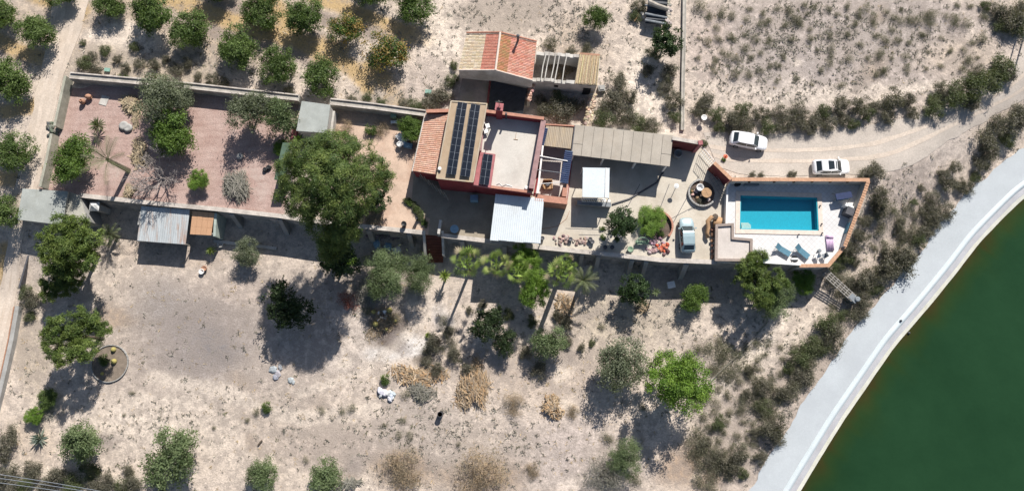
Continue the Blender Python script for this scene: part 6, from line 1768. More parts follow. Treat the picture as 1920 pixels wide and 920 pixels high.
# ring planter in the lower garden
M['soil2'] = rough_mat('bed_earth', S(150, 136, 122), .3, 1.5, .95, .8, S(120, 108, 96), .6, fine=8)
c = place(206, 681, .1)
t = thing("ring_planter", "round planter of dark soil ringed by pale kerb stones beside the round pine", "planter", c)
b = MB(); disc(b, c, 2.0, 2.2, c.z - .3, c.z + .1); b.build("soil", M['soil2'], t)
kerb_arc(t, c, 2.15, 0, 360, .22, .1, M['grey_wall'], n=34)
for x, y, r, lb in ((212, 655, .3, "upper golden barrel cactus in the ring planter"), (213, 677, .32, "pale barrel cactus in the middle of the ring planter"), (190, 700, .2, "small barrel cactus at the lower left of the ring planter")):
    p = place(x, y, .3); b = MB(); b.lathe((p.x, p.y, p.z), [(r * .7, 0), (r, r * .5), (r * .95, r * 1.1), (r * .5, r * 1.6), (r * .1, r * 1.65)], 14)
    o = b.build("barrel_cactus", M['cactus'], smooth=True) if 'cactus' in M else None
    if o is None:
        M['cactus'] = rough_mat('cactus', S(190, 178, 110), .25, 6, .9, .6); o = b.build("barrel_cactus", M['cactus'], smooth=True)
    tag(o, lb, "cactus")
bush("green_bush", GB, 195, 676, .8, "dark green plant inside the ring planter next to the pine", "bush")
# cactus bed
c = place(718, 606, .1)
heap("branch_heap", 716, 606, 40, 36, 420, 1.0, 'drybush', "dark twiggy litter spread over the cactus bed", .2, .02, seed=31)
for x, y, r, lb in ((730, 581, .34, "golden barrel cactus at the top of the dark cactus bed"), (704, 607, .34, "golden barrel cactus at the lower left of the dark cactus bed"), (700, 584, .28, "greener barrel cactus at the upper left of the dark cactus bed"), (724, 617, .2, "small pale cactus at the bottom of the dark cactus bed"), (741, 601, .2, "small cactus at the right of the dark cactus bed")):
    p = place(x, y, .3); b = MB(); b.lathe((p.x, p.y, p.z), [(r * .7, 0), (r, r * .5), (r * .95, r * 1.1), (r * .5, r * 1.6), (r * .1, r * 1.65)], 14); tag(b.build("barrel_cactus", M['cactus'], smooth=True), lb, "cactus")
for i in range(9):
    p = place(719 + random.uniform(-10, 8), 592 + random.uniform(-8, 12), .1); b = MB(); b.stone((p.x, p.y, p.z + .08), random.uniform(.14, .3), c=jit((.7, .7, .7), .15)); tag(b.build("white_rock", M['piece']), "white rock among the cacti in the dark bed", "rock", "white rocks in the cactus bed")
for i in range(10):
    p = place(727 + random.gauss(0, 7), 738 + random.gauss(0, 6), .2); b = MB(); b.stone((p.x, p.y, p.z + .15), random.uniform(.25, .5), c=jit((.52, .53, .56), .2)); tag(b.build("white_rock", M['piece']), "white rock in the scattered heap below the orange fronds", "rock", "white rocks in the lower garden")
for i, (x, y, r) in enumerate(((512, 692, .6), (520, 700, .5), (516, 706, .45), (545, 712, .42), (550, 716, .3), (525, 688, .4))):
    p = place(x, y, .1); b = MB(); b.stone((p.x, p.y, p.z + .08), r * .9, c=jit(S(185, 188, 192), .12), flat=.35); tag(b.build("grey_rock", M['piece']), "pale grey rock at the lower edge of the big pine's shadow", "rock", "grey rocks by the pine shadow")
p = place(825, 776, .9); t = thing("barrel", "open black barrel standing alone in the dry lower garden", "barrel", p)
b = MB(); b.lathe(p, [(.30, 0), (.32, .3), (.30, .6), (.31, .9)], 16); b.build("body", M['black'], t, smooth=True)
b = MB(); b.lathe((p.x, p.y, p.z + .9), [(.32, 0), (.32, .04), (.27, .04), (.27, .0)], 16); b.build("rim", M['dgrey'], t)
p = place(637, 640, .7); b = MB(); b.lathe(p, [(.11, 0), (.1, .9), (.08, 1.3)], 8); tag(b.build("wooden_post", M['grey_wood']), "thin pale post standing below the big pine's shadow", "post")
p = place(487, 830, .2); b = MB(); b.tube([(p.x - .2, p.y - .25, p.z + .1), (p.x + .2, p.y + .3, p.z + .13)], .11, n=7); tag(b.build("log", M['bark']), "short dark log lying on the pale ground above the third olive tree", "log")
# clay jars
for x, y, tilt, lb in ((153, 190, 0, "tan clay jar standing upright on the red gravel"), (165, 181, 1, "pinkish clay jar lying on its side, mouth to the right")):
    p = P(x, y, .5); b = MB(); prof = [(r_ * .7, z_ * .7) for r_, z_ in [(.2, 0), (.42, .28), (.5, .6), (.38, .92), (.2, 1.02), (.25, 1.1), (.17, 1.08), (.15, .95)]]
    b.lathe((0, 0, 0), prof, 16)
    R_ = Matrix.Rotation(math.radians(88) if tilt else .06, 4, 'Y')
    b.v = [tuple(R_ @ Vector(v) + Vector((p.x - (.4 if tilt else 0), p.y, .4 if tilt else .03))) for v in b.v]
    tag(b.build("clay_jar", M['terracotta'], smooth=True), lb, "jar")
b = MB(); a, c = P(192, 197, .04), P(199, 180, .04); b.seg(a, c, .95, .03, .09); tag(b.build("board", M['white_wall']), "pale board lying on the red gravel right of the clay jars", "board")
for x, y, r in ((232, 236, .55), (240, 240, .5), (450, 293, .4), (497, 318, .28), (504, 314, .3)):
    p = P(x, y, .2); b = MB(); b.lathe((p.x, p.y, .03), [(r, 0), (r * 1.1, .2), (r * .8, .35), (r * .5, .3)], 12)
    tag(b.build("plant_pot", M['grey_wall'] if r > .39 else M['black'], smooth=True), {232: "left grey basin in the shade by the bright green tree", 240: "right grey basin in the shade by the bright green tree", 450: "pale ring-shaped tub in the olive tree's shadow", 497: "left small dark pot near the gravel garden's east side", 504: "right small dark pot near the gravel garden's east side"}[x], "pot")
# pots near the stairs
for x, y, h, r, lb in ((757, 419, .9, .32, "dark round pot on the whitewashed wall edge left of the stairs"), (781, 408, 1.0, .2, "tall thin dark pot right of the round pot near the stairs"), (745, 306, 0, 0, "")):
    if h: p = P(x, y, h); b = MB(); b.lathe((p.x, p.y, .03), [(r * .6, 0), (r, h * .8), (r * .95, h), (r * .75, h - .06)], 12); tag(b.build("plant_pot", M['black'], smooth=True), lb, "pot")
for i in range(16):
    f = i / 15; bush("hedge_plant", GB if i % 3 else SM[0], 764 + 34 * f + random.uniform(-2, 2), 374 + 46 * f ** 1.3 + random.uniform(-3, 3), random.uniform(.35, .6), "low dark border plant along the shaded path by the stairs", "plant", "border plants by the stairs")
# patio: circular planter with table
c = P(1316, 362, .1); t = thing("circular_bed", "round flower bed with a low grey kerb west of the pool", "planter", (c.x, c.y, .04))
c.z = .04
kerb_arc(t, c, 1.6, 95, 330, .38, .2, M['grey_wall'], n=22)
b = MB(); disc(b, c, 1.5, 1.5, -.1, .12, 24, .03); b.build("soil", M['soil'], t)
p = P(1325, 361, .9); t = thing("wooden_table", "round peach wooden table in the round flower bed", "table", (p.x, p.y, .1))
b = MB(); b.lathe((p.x, p.y, .12), [(.58, .7), (.6, .72), (.6, .78)], 20); b.build("table_top", M['wood'], t)
b = MB(); b.lathe((p.x, p.y, .12), [(.3, 0), (.12, .1), (.12, .7)], 10); b.build("pedestal", M['wood'], t)
b = MB(); b.box((p.x, p.y, .905), .03, .6, .004, .4); b.build("split", M['bark'], t)
p = P(1313, 351, .8); b = MB(); b.lathe((p.x, p.y, .12), [(.3, 0), (.42, .35), (.45, .7), (.4, .72), (.3, .45)], 14); tag(b.build("white_tub", M['white'], smooth=True), "round white tub between wooden table and brown wall", "tub")
for i in range(12):
    a = random.uniform(0, 6.28); r = random.uniform(.5, 1.3); b = MB(); b.stone((c.x + r * math.cos(a), c.y + r * math.sin(a) - .2, .2), random.uniform(.12, .3), c=jit(S(*random.choice([(215, 180, 170), (190, 150, 120), (225, 200, 190)])), .15)); tag(b.build("bed_rock", M['piece']), "pinkish rock in the round flower bed beside the wooden table", "rock", "rocks in the round flower bed")
bush("green_bush", GB, 1298, 360, .35, "small green plant at the left rim of the round flower bed", "bush")
bush("green_bush", SM[1], 1316, 378, .6, "low dark plant below the wooden table in the round bed", "bush")
# planter with brick edge by the trees
c = P(1232, 424, .1); c.z = .04; t = thing("curved_planter", "half-round brick-edged planter holding the yellow-green bush", "planter", c)
kerb_arc(t, c, 1.75, -45, 130, .45, .22, M['brick_coping'], "edge_brick", 20)
b = MB(); disc(b, c, 1.6, 1.6, -.1, .12, 24, .03); b.build("soil", M['soil'], t)
def pile(name, px, py, rx, ry, n, size, cols, label, group, seed, cat):
    r = random.Random(seed)
    for i in range(n):
        p = place(px + r.gauss(0, rx), py + r.gauss(0, ry), .1); b = MB(); b.stone((p.x, p.y, p.z + .05 + size[0] * .5), r.uniform(*size), c=jit(S(*r.choice(cols)), .2, r), rng=r); tag(b.build(name, M['piece']), label, cat, group)
pile("stone_block", 1054, 449, 5, 3.5, 22, (.12, .26), [(188, 160, 152), (170, 145, 138), (205, 184, 176)], "pinkish stone in the heap nearest the white awning", "pink stones, left heap", 1, "stone")
pile("stone_block", 1090, 451, 6, 3.5, 24, (.12, .26), [(190, 165, 155), (172, 146, 140), (208, 188, 180)], "pinkish stone in the second heap from the white awning", "pink stones, right heap", 2, "stone")
pile("flower_pot", 1227, 448, 8, 7, 26, (.11, .21), [(205, 172, 182), (200, 165, 175), (170, 140, 150)], "pinkish pot among the clutter left of the silver car", "pink pots by the silver car", 3, "pot")
pile("orange_block", 1241, 466, 6, 4, 14, (.16, .3), [(225, 120, 90), (210, 100, 75), (235, 150, 120)], "bright orange block in the clutter on the patio edge", "orange blocks on the patio edge", 4, "block")
pile("dark_pot", 1254, 470, 4, 3, 7, (.14, .26), [(110, 80, 80), (140, 110, 110)], "dark pot right of the orange blocks", "dark pots by the orange blocks", 5, "pot")
pile("stone_block", 1222, 468, 7, 3, 12, (.14, .26), [(205, 180, 178), (180, 150, 150)], "greyish pink lump left of the orange blocks", "pink lumps left of the orange blocks", 6, "stone")
pile("wall_rubble", 735, 444, 26, 3, 40, (.14, .3), [(170, 145, 150), (150, 130, 135), (190, 170, 170)], "pinkish stone stacked in the shade under the retaining wall left of the stairs", "stones under the wall", 7, "stone")
for x, y, lb in ((1070, 448, "single dark pot between the two pink stone heaps"), (1107, 448, "dark pot right of the second pink stone heap"), (1111, 453, "small dark pot at the patio edge right of the pink stones"), (1135, 463, "left small dark pot on the patio edge by the dark tree"), (1148, 463, "right small dark pot on the patio edge by the dark tree"), (1017, 446, "brown pot at the lower right corner of the white awning"), (1082, 423, "x")):
    if lb != "x": p = P(x, y, .5); b = MB(); b.lathe((p.x, p.y, .04), [(.16, 0), (.26, .42), (.24, .48), (.18, .42)], 10); tag(b.build("plant_pot", M['dgrey'], smooth=True), lb, "pot")
for x, y, s, lb in ((1131, 445, .45, "small upright green plant on the patio edge"), (1157, 448, .4, "small plant under the dark patio tree"), (1240, 438, .5, "small plant in the shade under the planter edge")): bush("green_bush", GB, x, y, s, lb, "plant")
p = P(1205, 453, .9); t = thing("garden_bench", "rounded pale green metal bench on the patio beside the pink pots", "bench", (p.x, p.y, .04))
b = MB(); b.tube([(p.x + .7 * math.cos(a), p.y + .5 * math.sin(a), .95) for a in np.linspace(0, math.pi, 9)], .06, n=6); b.build("backrest", M['green_paint'], t)
b = MB(); b.seg((p.x - .75, p.y), (p.x + .75, p.y), .45, .42, .48); b.build("seat", M['green_paint'], t)
for sx in (-.65, .65): b = MB(); b.tube([(p.x + sx, p.y, .04), (p.x + sx, p.y, .95)], .05, n=6); b.build("leg", M['green_paint'], t)
p = P(1182, 467, .4); b = MB(); b.lathe((p.x, p.y, .04), [(.25, 0), (.36, .4), (.33, .42), (.22, .3)], 14); tag(b.build("green_tub", M['green_paint'], smooth=True), "round green tub on the patio edge below the green bench", "tub")
p = P(1272, 287, .8); b = MB(); b.lathe((p.x, p.y, .04), [(.5, 0), (.52, .65), (.52, .75), (.4, .75), (.38, .3)], 18); tag(b.build("well_ring", M['grey_wall'], smooth=True), "round grey well ring in the shade by the red gate wall", "well")
# carved wooden seat / rock sculpture
t = thing("driftwood_bench", "peach-coloured twisting wooden bench between silver car and pool terrace", "bench", (*P2(1334, 425), .04))
b = MB(); b.tube([P(1343, 408, .7), P(1334, 408, .75), P(1327, 415, .7), P(1328, 425, .6), P(1326, 436, .55), P(1328, 446, .4)], .32, .2, 8); b.build("trunk", M['wood'], t, smooth=True)
b = MB(); b.tube([P(1346, 410, .4), P(1346, 420, .55), P(1338, 420, .5)], .55, .4, 8); b.build("seat", M['wood'], t, smooth=True)
b = MB(); b.lathe(P(1341, 406, .95), [(.3, 0), (.35, .05), (.1, .1)], 10); b.build("knot", M['bark'], t)
b = MB(); b.tube([P(1338, 447, .3), P(1339, 487, .3)], .12, n=6); b.tube([P(1341, 447, .5), P(1341, 487, .5)], .1, n=6); tag(b.build("rail", M['grey_wood']), "double rail along the west side of the pale L-shaped roof", "rail")
for i in range(6):
    p = P(1340 , 430 + i * 10, .5); b = MB(); b.stone((p.x - .15, p.y, .3), .28, c=jit(S(150, 115, 95), .2)); tag(b.build("border_stone", M['piece']), "brown stone along the west wall of the pale L-shaped roof", "stone", "stones beside the L-shaped roof")
# upper courtyard armchair
p = P(1027, 346, ZC + .6); t = thing("armchair", "orange wooden armchair on the small upper courtyard", "armchair", (p.x, p.y, ZC + .02))
b = MB(); b.box((p.x, p.y, ZC + .38), 1.05, .95, .12); b.build("seat", M['wood'], t)
b = MB(); b.box((p.x, p.y + .52, ZC + .4), 1.05, .12, .6); b.build("backrest", M['wood'], t)
for s in (-.52, .52): b = MB(); b.box((p.x + s, p.y, ZC + .02), .12, .95, .62); b.build("armrest", M['wood'], t)
b = MB(); b.box((p.x, p.y - .05, ZC + .52), .4, .25, .2, .5); tag(b.build("tool_box", M['dgrey']), "small dark box on the orange armchair", "box")
# roof terrace clutter
for x, y, lb in ((914, 236, "white plastic chair against the inner wall of the roof terrace, upper one"), (911, 246, "white plastic chair against the inner wall of the roof terrace, lower one")):
    p = P(x, y, ZT + .4); t = thing("plastic_chair", lb, "chair", (p.x, p.y, ZT))
    b = MB(); b.box((p.x, p.y, ZT + .4), .5, .5, .06, .3); b.build("seat", M['white'], t)
    b = MB(); b.box((p.x - .25, p.y + .05, ZT + .42), .06, .5, .45, .3); b.build("backrest", M['white'], t)
    for sx in (-.2, .2):
        for sy in (-.2, .2): b = MB(); b.box((p.x + sx, p.y + sy, ZT), .05, .05, .4); b.build("leg", M['white'], t)
b = MB(); a = P(966, 262, ZT); b.tube([P(963, 261, ZT + .03), P(971, 262, ZT + .03)], .03, n=5); b.tube([P(968, 249, ZT + .03), P(966, 262, ZT + .03)], .02, n=5); tag(b.build("broom", M['wood']), "broom lying on the white roof terrace", "broom")
p = P(987, 352, ZT + .3); b = MB(); b.lathe((p.x, p.y, ZT), [(.2, 0), (.22, .3), (.12, .32)], 12); tag(b.build("roof_drum", M['white'], smooth=True), "small white drum in the lower right corner of the roof terrace", "drum")
b = MB(); b.tube([P(931, 346, ZT + .05), P(937, 344, ZT + .05), P(942, 349, ZT + .05), P(949, 346, ZT + .05), P(960, 349, ZT + .05)], .025, n=5); tag(b.build("roof_cable", M['cable']), "loose grey cable lying at the front of the roof terrace", "cable")
b = MB(); b.tube([P(1013, 430, .06), P(1045, 424, .06), P(1062, 410, .06), P(1068, 395, .06)], .03, n=5); tag(b.build("garden_hose", M['terracotta']), "thin curved hose on the patio right of the white awning", "hose")
b = MB(); b.tube([P(1148, 383, .1), P(1180, 373, .08), P(1205, 358, .08), P(1232, 342, .08), P(1244, 322, .1)], .11, n=6); tag(b.build("dark_tube", M['dgrey']), "long dark tube curving across the patio from carport to grey counter", "hose")  # dark tube laid in a curve over the patio
p = P(1258, 350, .3); 
p = P(1268, 349, 1.2); b = MB(); b.tube([(p.x + .3, p.y + .3, .04), (p.x, p.y, 1.3)], .04, n=5); b.lathe((p.x, p.y, 1.25), [(.28, .0), (.3, .05), (.05, .12)], 10); tag(b.build("patio_lamp", M['white']), "small white patio lamp on a post between the round beds", "lamp")
# log pile with black roofing in the north
a = P(1232, 15, .5); t = thing("wood_store", "collapsed dark wood store with a pale log on top near the field channel", "wood store", (a.x, a.y, 0))
q = [P(1216, -8, 1.1), P(1253, -4, 1.3), P(1246, 46, 1.0), P(1210, 44, .9)]
b = corr_sheet([q[0], q[3], q[2], q[1]], 5, .1); b.build("roof_sheet", M['dark_sheet'], t)
for y in (8, 24, 36): b = MB(); b.tube([P(1209, y + 2, 1.0), P(1251, y + 10, 1.1)], .16 if y > 8 else .12, n=7); b.build("dark_batten", M['midgrey'], t)
b = MB(); b.tube([P(1216, 4, 1.5), P(1232, 11, 1.55), P(1253, 18, 1.5)], .33, .26, 9); b.build("log", M['grey_wood'], t)
b = MB()
for i in range(12): p = P(1253 + random.uniform(-3, 3), 2 + i * 4.2, .3); b.stone((p.x, p.y, .25), random.uniform(.22, .4), c=jit(S(205, 195, 182), .15))
o = b.build("edge_stone", M['piece'], t); o['kind'] = 'stuff'
for x, y, x2, y2, r, m_, lb in ((1203, 24, 1206, 35, .3, 'white_wall', "bent white plastic pipe left of the wood store"), (1190, 40, 1197, 22, .14, 'wood', "orange pole lying left of the white pipe by the wood store")): 
    b = MB(); b.tube([P(x, y, .3), P((x + x2) / 2 + 2, (y + y2) / 2, .4), P(x2, y2, .2)], r * .8, n=7); tag(b.build("pipe", M[m_]), lb, "pipe")
for x, y, r, lb in ((1188, 22, .3, "white ball-like stone left of the orange pole"), (1193, 17, .25, "grey stone above the white ball-like stone")): p = P(x, y, .2); b = MB(); b.stone((p.x, p.y, .2), r, c=(.7, .7, .68)); tag(b.build("white_stone", M['piece']), lb, "stone")
for x, y, sx, sy, lb in ((803, 172, .75, .5, "small turquoise sheet in the weeds left of the barn"), (201, 131, .7, .45, "pale turquoise sheet behind the channel wall near the dirt track")): p = P(x, y, .25); b = MB(); b.box((p.x, p.y, .2), sx, sy, .1, -.1); b.box((p.x - .1, p.y, .05), sx * .7, sy * .7, .15, .2); tag(b.build("turquoise_sheet", M['turq'] if 'turq' in M else M.setdefault('turq', rough_mat('turquoise_plastic', S(150, 190, 175), .2, 3, .7, .2))), lb, "sheet")
p = P(1319, 222, .6); t = thing("marker_dish", "small white dish-shaped object at the start of the gravel road", "dish", (p.x, p.y, 0))
b = MB(); b.tube([(p.x - .2, p.y - .3, 0), (p.x, p.y, .7)], .05, n=6); b.build("stand", M['steel'], t)
b = MB(); b.lathe((p.x, p.y, .7), [(.05, 0), (.28, .1), (.36, .22), (.3, .2), (.05, .06)], 14); b.build("bowl", M['white'], t, smooth=True)
p = P(1128, 166, .4); b = MB(); b.box((p.x, p.y, 0), .8, .75, .55, .1); b.box((p.x, p.y, .55), .5, .45, .1, .1); tag(b.build("water_box", M['grey_wall']), "small square stone box with an open top right of the ruin", "box")
p = P(1362, 292, .4); b = MB(); b.lathe((p.x, p.y, .04), [(.3, 0), (.06, .06), (.03, .6), (.02, .62)], 10); tag(b.build("traffic_cone", M['orange_plastic']), "red-orange cone at the rear of the white saloon car", "cone")
bush("green_bush", GB, 1358, 299, .35, "small weed beside the red-orange cone", "plant")
for x, y in ((1412, 326), (1428, 327), (1483, 327), (1490, 325)): bush("scrub_bush", SM[2], x, y, .45, "small weed at the foot of the outer pool wall beside the road", "weed", "weeds outside the pool wall")
b = MB(); b.box((*P2(1300, 262), 0), .8, .4, .3); bush("scrub_bush", SM[3], 1322, 268, .5, "tuft at the pillar of the red gate wall", "weed")
# street lamp and poles at the right edge
for x, y, h, lb in ((1921, 62, 6.2, "tall street lamp at the right edge whose shadow crosses the road"), (1912, 48, 5.2, "plain utility pole behind the street lamp at the right edge")):
    p = place(x, y, 0); t = thing("street_lamp" if h > 6 else "utility_pole", lb, "lamp" if h > 6 else "pole", p)
    b = MB(); b.tube([(p.x, p.y, p.z), (p.x, p.y, p.z + h)], .1, .07, 8); b.build("pole", M['steel'], t)
    if h > 6: b = MB(); b.box((p.x - .15, p.y, p.z + h), .5, .4, .2); b.build("lamp_head", M['midgrey'], t)
# cables in the bottom left corner
for i, (y0, y1) in enumerate(((888, 926), (896, 930), (905, 936))):
    a, c = P(-60, y0 - 8, 7), P(260, y1 + 8, 7); b = MB(); b.tube([a.lerp(c, k / 8) + Vector((0, 0, -.5 * (1 - (k / 4 - 1) ** 2))) for k in range(9)], .028, n=5)
    tag(b.build("power_cable", M['alu']), ("upper", "middle", "lower")[i] + " of the three cables crossing the bottom left corner", "cable")
# gantry to the pond
a, c = place(1534, 514, .0), place(1590, 561, .0); z = max(a.z, c.z) + 1.3
a.z = c.z = z; d = (c - a).normalized(); nn = Vector((-d.y, d.x, 0))
t = thing("pump_gantry", "grey steel pipe gantry reaching from below the pool terrace to the pond bank", "gantry", (*((a + c) / 2)[:2], z - 1.5))
for s in (-.42, -.14, .14, .42): b = MB(); b.tube([a + nn * s, c + nn * s], .07, n=6); b.build("pipe", M['steel'], t)
for i in range(9):
    p = a.lerp(c, i / 8); b = MB(); b.tube([p - nn * .5 + Vector((0, 0, .05)), p + nn * .5 + Vector((0, 0, .05))], .05, n=5); b.build("cross_bar", M['steel'], t)
for f in (.05, .5, .95):
    for s in (-.4, .4): p = a.lerp(c, f) + nn * s; b = MB(); b.tube([(p.x, p.y, z - 1.8), (p.x, p.y, z)], .06, n=6); b.build("leg", M['steel'], t)
b = MB(); b.box((c.x, c.y, z - 1.4), 1.0, .7, 1.5, math.atan2(d.y, d.x)); b.lathe((c.x + .4, c.y - .1, z + .1), [(.3, 0), (.3, .15), (.2, .2)], 12); b.build("pump", M['midgrey'], t)
# low diagonal kerb on the lower slope
pts = [place(x, y, .2) for x, y in ((1442, 602), (1410, 640), (1370, 678), (1330, 716))]
t = thing("pipe_line", "thin pale pipe line running diagonally down the stony slope", "pipe", pts[1])
b = MB(); b.tube([p + Vector((0, 0, .12)) for p in pts], .12, n=7); b.build("pipe", M['grey_wood'], t)
for i, (x, y) in enumerate(((1688, 601), (1689, 625))):
    p = place(x, y, .2); p.z = -2.2 if i == 0 else -2.6; b = MB(); b.lathe(p, [(.12, 0), (.1, .35), (.14, .4), (.05, .5)], 8); tag(b.build("marker_post", M['dgrey']), ("dark marker post on the pale ridge of the pond edge", "dark marker post at the very edge of the pond water")[i], "post")
# things in the deep shade under the walls
p = place(1258, 534, .3); b = MB(); b.box((p.x, p.y, p.z), .8, .7, .5, .2); b.box((p.x, p.y, p.z + .5), .9, .8, .05, .2); tag(b.build("white_crate", M['white']), "pale crate in the shade under the patio wall", "crate")
for x, y, m_, lb in ((706, 457, 'blue_paint', "left pale blue sheet in the shade under the retaining wall"), (727, 462, 'blue_paint', "right pale blue sheet in the shade under the retaining wall"), (743, 468, 'white', "white bundle in the shade right of the blue sheets")): p = place(x, y, .3); b = MB(); b.box((p.x, p.y, p.z), .9, .7, .3, random.uniform(0, 2)); b.stone((p.x, p.y, p.z + .35), .5, flat=.3); tag(b.build("sheet_bundle", M[m_]), lb, "bundle")
for x, y, lb in ((383, 503, "terracotta pot with clutter beside the rusty roof's shadow"), (378, 509, "white basin below the terracotta pot")): p = place(x, y, .3); b = MB(); b.lathe(p, [(.2, 0), (.34, .4), (.3, .42), (.2, .3)], 12); tag(b.build("plant_pot", M['terracotta'] if x > 380 else M['white'], smooth=True), lb, "pot")
p = place(413, 458, .2); b = MB(); b.lathe(p, [(.38, 0), (.4, .3), (.3, .32), (.2, .1)], 14); tag(b.build("stone_basin", M['white_wall'], smooth=True), "round white-rimmed basin beside the small green yucca", "basin")
b = MB(); a, c = place(432, 470, 0), place(330, 500, 0); 
sheet_pts = [(405, 455), (450, 452), (448, 466), (405, 462)]
b = MB(); a, c = place(402, 452, 0), place(520, 466, 0); b.seg(a, c, .35, LOW - .1, LOW + .2); tag(b.build("garden_kerb", M['white_wall']), "low pale kerb in the shade south of the orange board roof", "kerb")
a, c = place(705, 489, 0), place(773, 494, 0); b = MB(); b.seg(a, c, .4, LOW - .2, LOW + .25); tag(b.build("garden_kerb", M['white_wall']), "low pale kerb behind the feathery trees left of the stairs", "kerb")
g0 = place(770, 640, 0)

# ------------------------------------------------------------------ ground cover: dry grass, weeds and stones too many to count
def scatter(name, N, size, pal, dens, mat='dry', seed=1, blades=5, wd=.10, hgt=.8):
    rng = np.random.default_rng(seed)
    X = rng.uniform(-68, 68, N * 3); Y = rng.uniform(-16, 49, N * 3)
    Z = ground(X, Y); px, py = proj(X, Y, Z)
    wpx = px + (fbm(X * .3, Y * .3) - .5) * 60; wpy = py + (fbm(X * .3 + 9, Y * .3 + 5) - .5) * 60
    D_ = dens(wpx, wpy, px, py)
    clus = sm(.42, .62, fbm(X * .55 + seed, Y * .55, 4))
    keep = (rng.random(len(X)) < D_ * (.25 + .95 * clus)) & (px > -40) & (px < 1960) & (py > -40) & (py < 960)
    # nothing grows on roads, roofs, paving or water
    def inpoly(pts):
        r = np.zeros(len(X), bool); n = len(pts); j = n - 1
        for i in range(n):
            xi, yi = pts[i]; xj, yj = pts[j]
            r ^= ((yi > py) != (yj > py)) & (px < (xj - xi) * (py - yi) / (yj - yi + 1e-9) + xi); j = i
        return r
    bad = inpoly([(112, -50), (170, -50), (150, 80), (118, 145), (98, 236), (71, 352), (40, 470), (28, 560), (2, 700), (-60, 900), (-90, 900), (8, 540), (46, 330), (70, 180), (92, 70)])
    bad |= inpoly([(1345, 275), (1380, 250), (1520, 255), (1650, 236), (1790, 198), (1870, 160), (1920, 100), (2000, 100), (1960, 190), (1860, 220), (1735, 292), (1640, 326), (1378, 330)])
    bad |= inpoly([(120, 145), (800, 205), (1078, 228), (1318, 268), (1375, 332), (1635, 335), (1586, 466), (1556, 500), (1340, 494), (1000, 466), (800, 440), (560, 410), (400, 396), (150, 372), (30, 415), (40, 350), (73, 350)])
    bad |= inpoly([(860, 55), (1010, 75), (1008, 95), (1125, 105), (1118, 160), (1000, 160), (990, 215), (856, 200), (858, 130)])
    dd, ss = dist_poly(X, Y, TRK); bad |= (ss < 0) | (dd < .3)
    k = np.where(keep & ~bad)[0][:N]
    X, Y, Z = X[k], Y[k], Z[k]; n = len(k)
    pal_ = np.array(PAL[pal]); s = size * rng.uniform(.45, 1.5, n)
    c0 = pal_[rng.integers(0, len(pal_), n)] * rng.uniform(.75, 1.25, (n, 1))
    a = rng.uniform(0, 6.28, (n, blades)); lean = rng.uniform(.25, 1.1, (n, blades))
    R_ = s[:, None] * lean; H_ = s[:, None] * hgt * rng.uniform(.5, 1.1, (n, blades))
    bx = X[:, None] + rng.normal(0, .25, (n, blades)) * s[:, None]; by = Y[:, None] + rng.normal(0, .25, (n, blades)) * s[:, None]
    w_ = s[:, None] * wd * np.ones((1, blades))
    tip = np.stack([bx + np.cos(a) * R_, by + np.sin(a) * R_, Z[:, None] + H_], -1)
    mid = np.stack([bx + np.cos(a) * R_ * .4, by + np.sin(a) * R_ * .4, Z[:, None] + H_ * .65], -1)
    sd_ = np.stack([-np.sin(a) * w_, np.cos(a) * w_, 0 * w_], -1)
    b0 = np.stack([bx, by, np.broadcast_to(Z[:, None], bx.shape) - .02], -1)
    V = np.stack([b0, mid + sd_, tip, mid - sd_], 2).reshape(-1, 3)
    F = np.arange(len(V)).reshape(-1, 4)
    col = np.repeat(c0, blades, 0) * rng.uniform(.85, 1.15, (n * blades, 1))
    o = link(name, fast_mesh(name, V, F, col, M[mat])); o['kind'] = 'stuff'
    return o
def E(x, y, cx, cy, rx, ry): return np.exp(-(((x - cx) / rx) ** 2 + ((y - cy) / ry) ** 2))
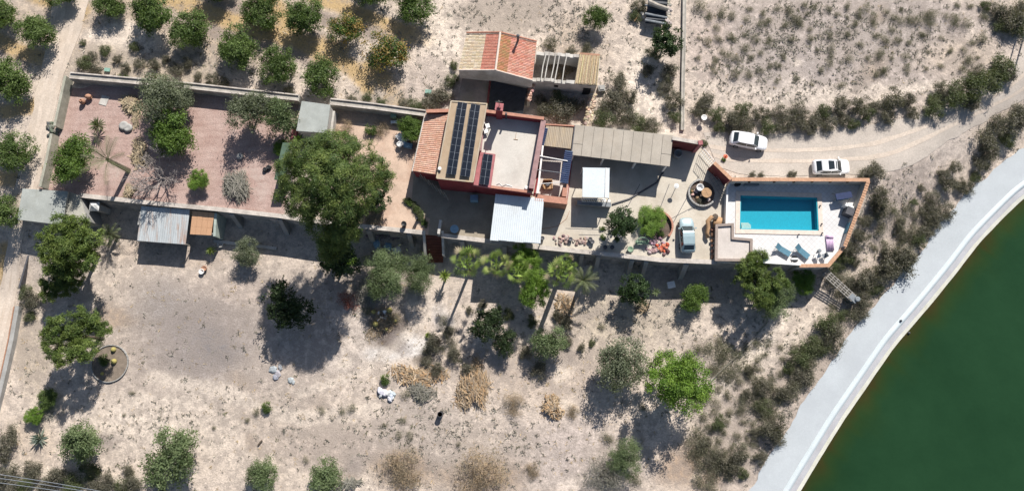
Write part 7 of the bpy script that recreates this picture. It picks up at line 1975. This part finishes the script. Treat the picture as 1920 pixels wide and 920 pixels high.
def d_grey(x, y, px, py):
    d = .03 + .6 * E(x, y, 1600, 70, 300, 90) + .4 * E(x, y, 1450, 130, 130, 70) + .4 * E(x, y, 950, 30, 130, 40) + .4 * E(x, y, 1080, 60, 80, 60)
    d += .35 * E(x, y, 700, 810, 160, 60) + .35 * E(x, y, 1640, 600, 120, 160) + .5 * E(x, y, 1440, 780, 100, 150) + .3 * E(x, y, 880, 830, 130, 70) + .35 * E(x, y, 1250, 640, 130, 60) + .25 * E(x, y, 250, 820, 130, 80)
    d += .4 * E(x, y, 1700, 390, 80, 90) + .3 * E(x, y, 700, 190, 130, 26) + .3 * E(x, y, 300, 125, 190, 35) + .25 * E(x, y, 780, 130, 70, 60)
    return np.clip(d, 0, 1)
def d_green(x, y, px, py):
    return np.clip(.01 + .5 * E(x, y, 300, 130, 190, 26) + .45 * E(x, y, 720, 195, 130, 18) + .3 * E(x, y, 1170, 190, 60, 70) + .35 * E(x, y, 1530, 60, 60, 40) + .4 * E(x, y, 1700, 110, 60, 40) + .3 * E(x, y, 1600, 500, 60, 90) + .25 * E(x, y, 1430, 780, 70, 120) + .3 * E(x, y, 700, 540, 90, 50) + .4 * E(x, y, 130, 905, 180, 22) + .3 * E(x, y, 750, 800, 60, 30) + .3 * E(x, y, 1220, 620, 60, 25) + .3 * E(x, y, 1390, 110, 60, 60), 0, 1)
def d_straw(x, y, px, py):
    return np.clip(.05 + .5 * E(x, y, 520, 65, 150, 22) + .5 * E(x, y, 720, 60, 60, 50) + .4 * E(x, y, 60, 100, 70, 20) + .5 * E(x, y, 730, 160, 40, 40) + .3 * E(x, y, 960, 680, 130, 60) + .2 * E(x, y, 500, 640, 350, 160) + .25 * E(x, y, 1050, 800, 250, 100), 0, 1)
def d_stone(x, y, px, py):
    return np.clip(.12 + .5 * E(x, y, 1660, 500, 110, 180) + .3 * E(x, y, 1400, 760, 90, 130), 0, 1)
PAL['weed_grey'] = [(.24, .22, .19), (.29, .27, .235), (.20, .185, .155), (.34, .31, .27)]
PAL['weed_green'] = [(.12, .12, .07), (.15, .145, .09), (.10, .105, .055)]
PAL['weed_straw'] = [(.44, .33, .19), (.5, .39, .24), (.36, .28, .18)]
scatter("dry_weeds", 30000, .27, 'weed_grey', d_grey, seed=2, blades=7, wd=.13, hgt=.4)
scatter("green_weeds", 6500, .30, 'weed_green', d_green, seed=3, blades=7, hgt=.5)
scatter("straw_grass", 12000, .24, 'weed_straw', d_straw, seed=4, blades=5, wd=.08, hgt=.4)
scatter("loose_stones", 9000, .11, 'weed_grey', d_stone, seed=5, blades=4, wd=.6, hgt=.35)
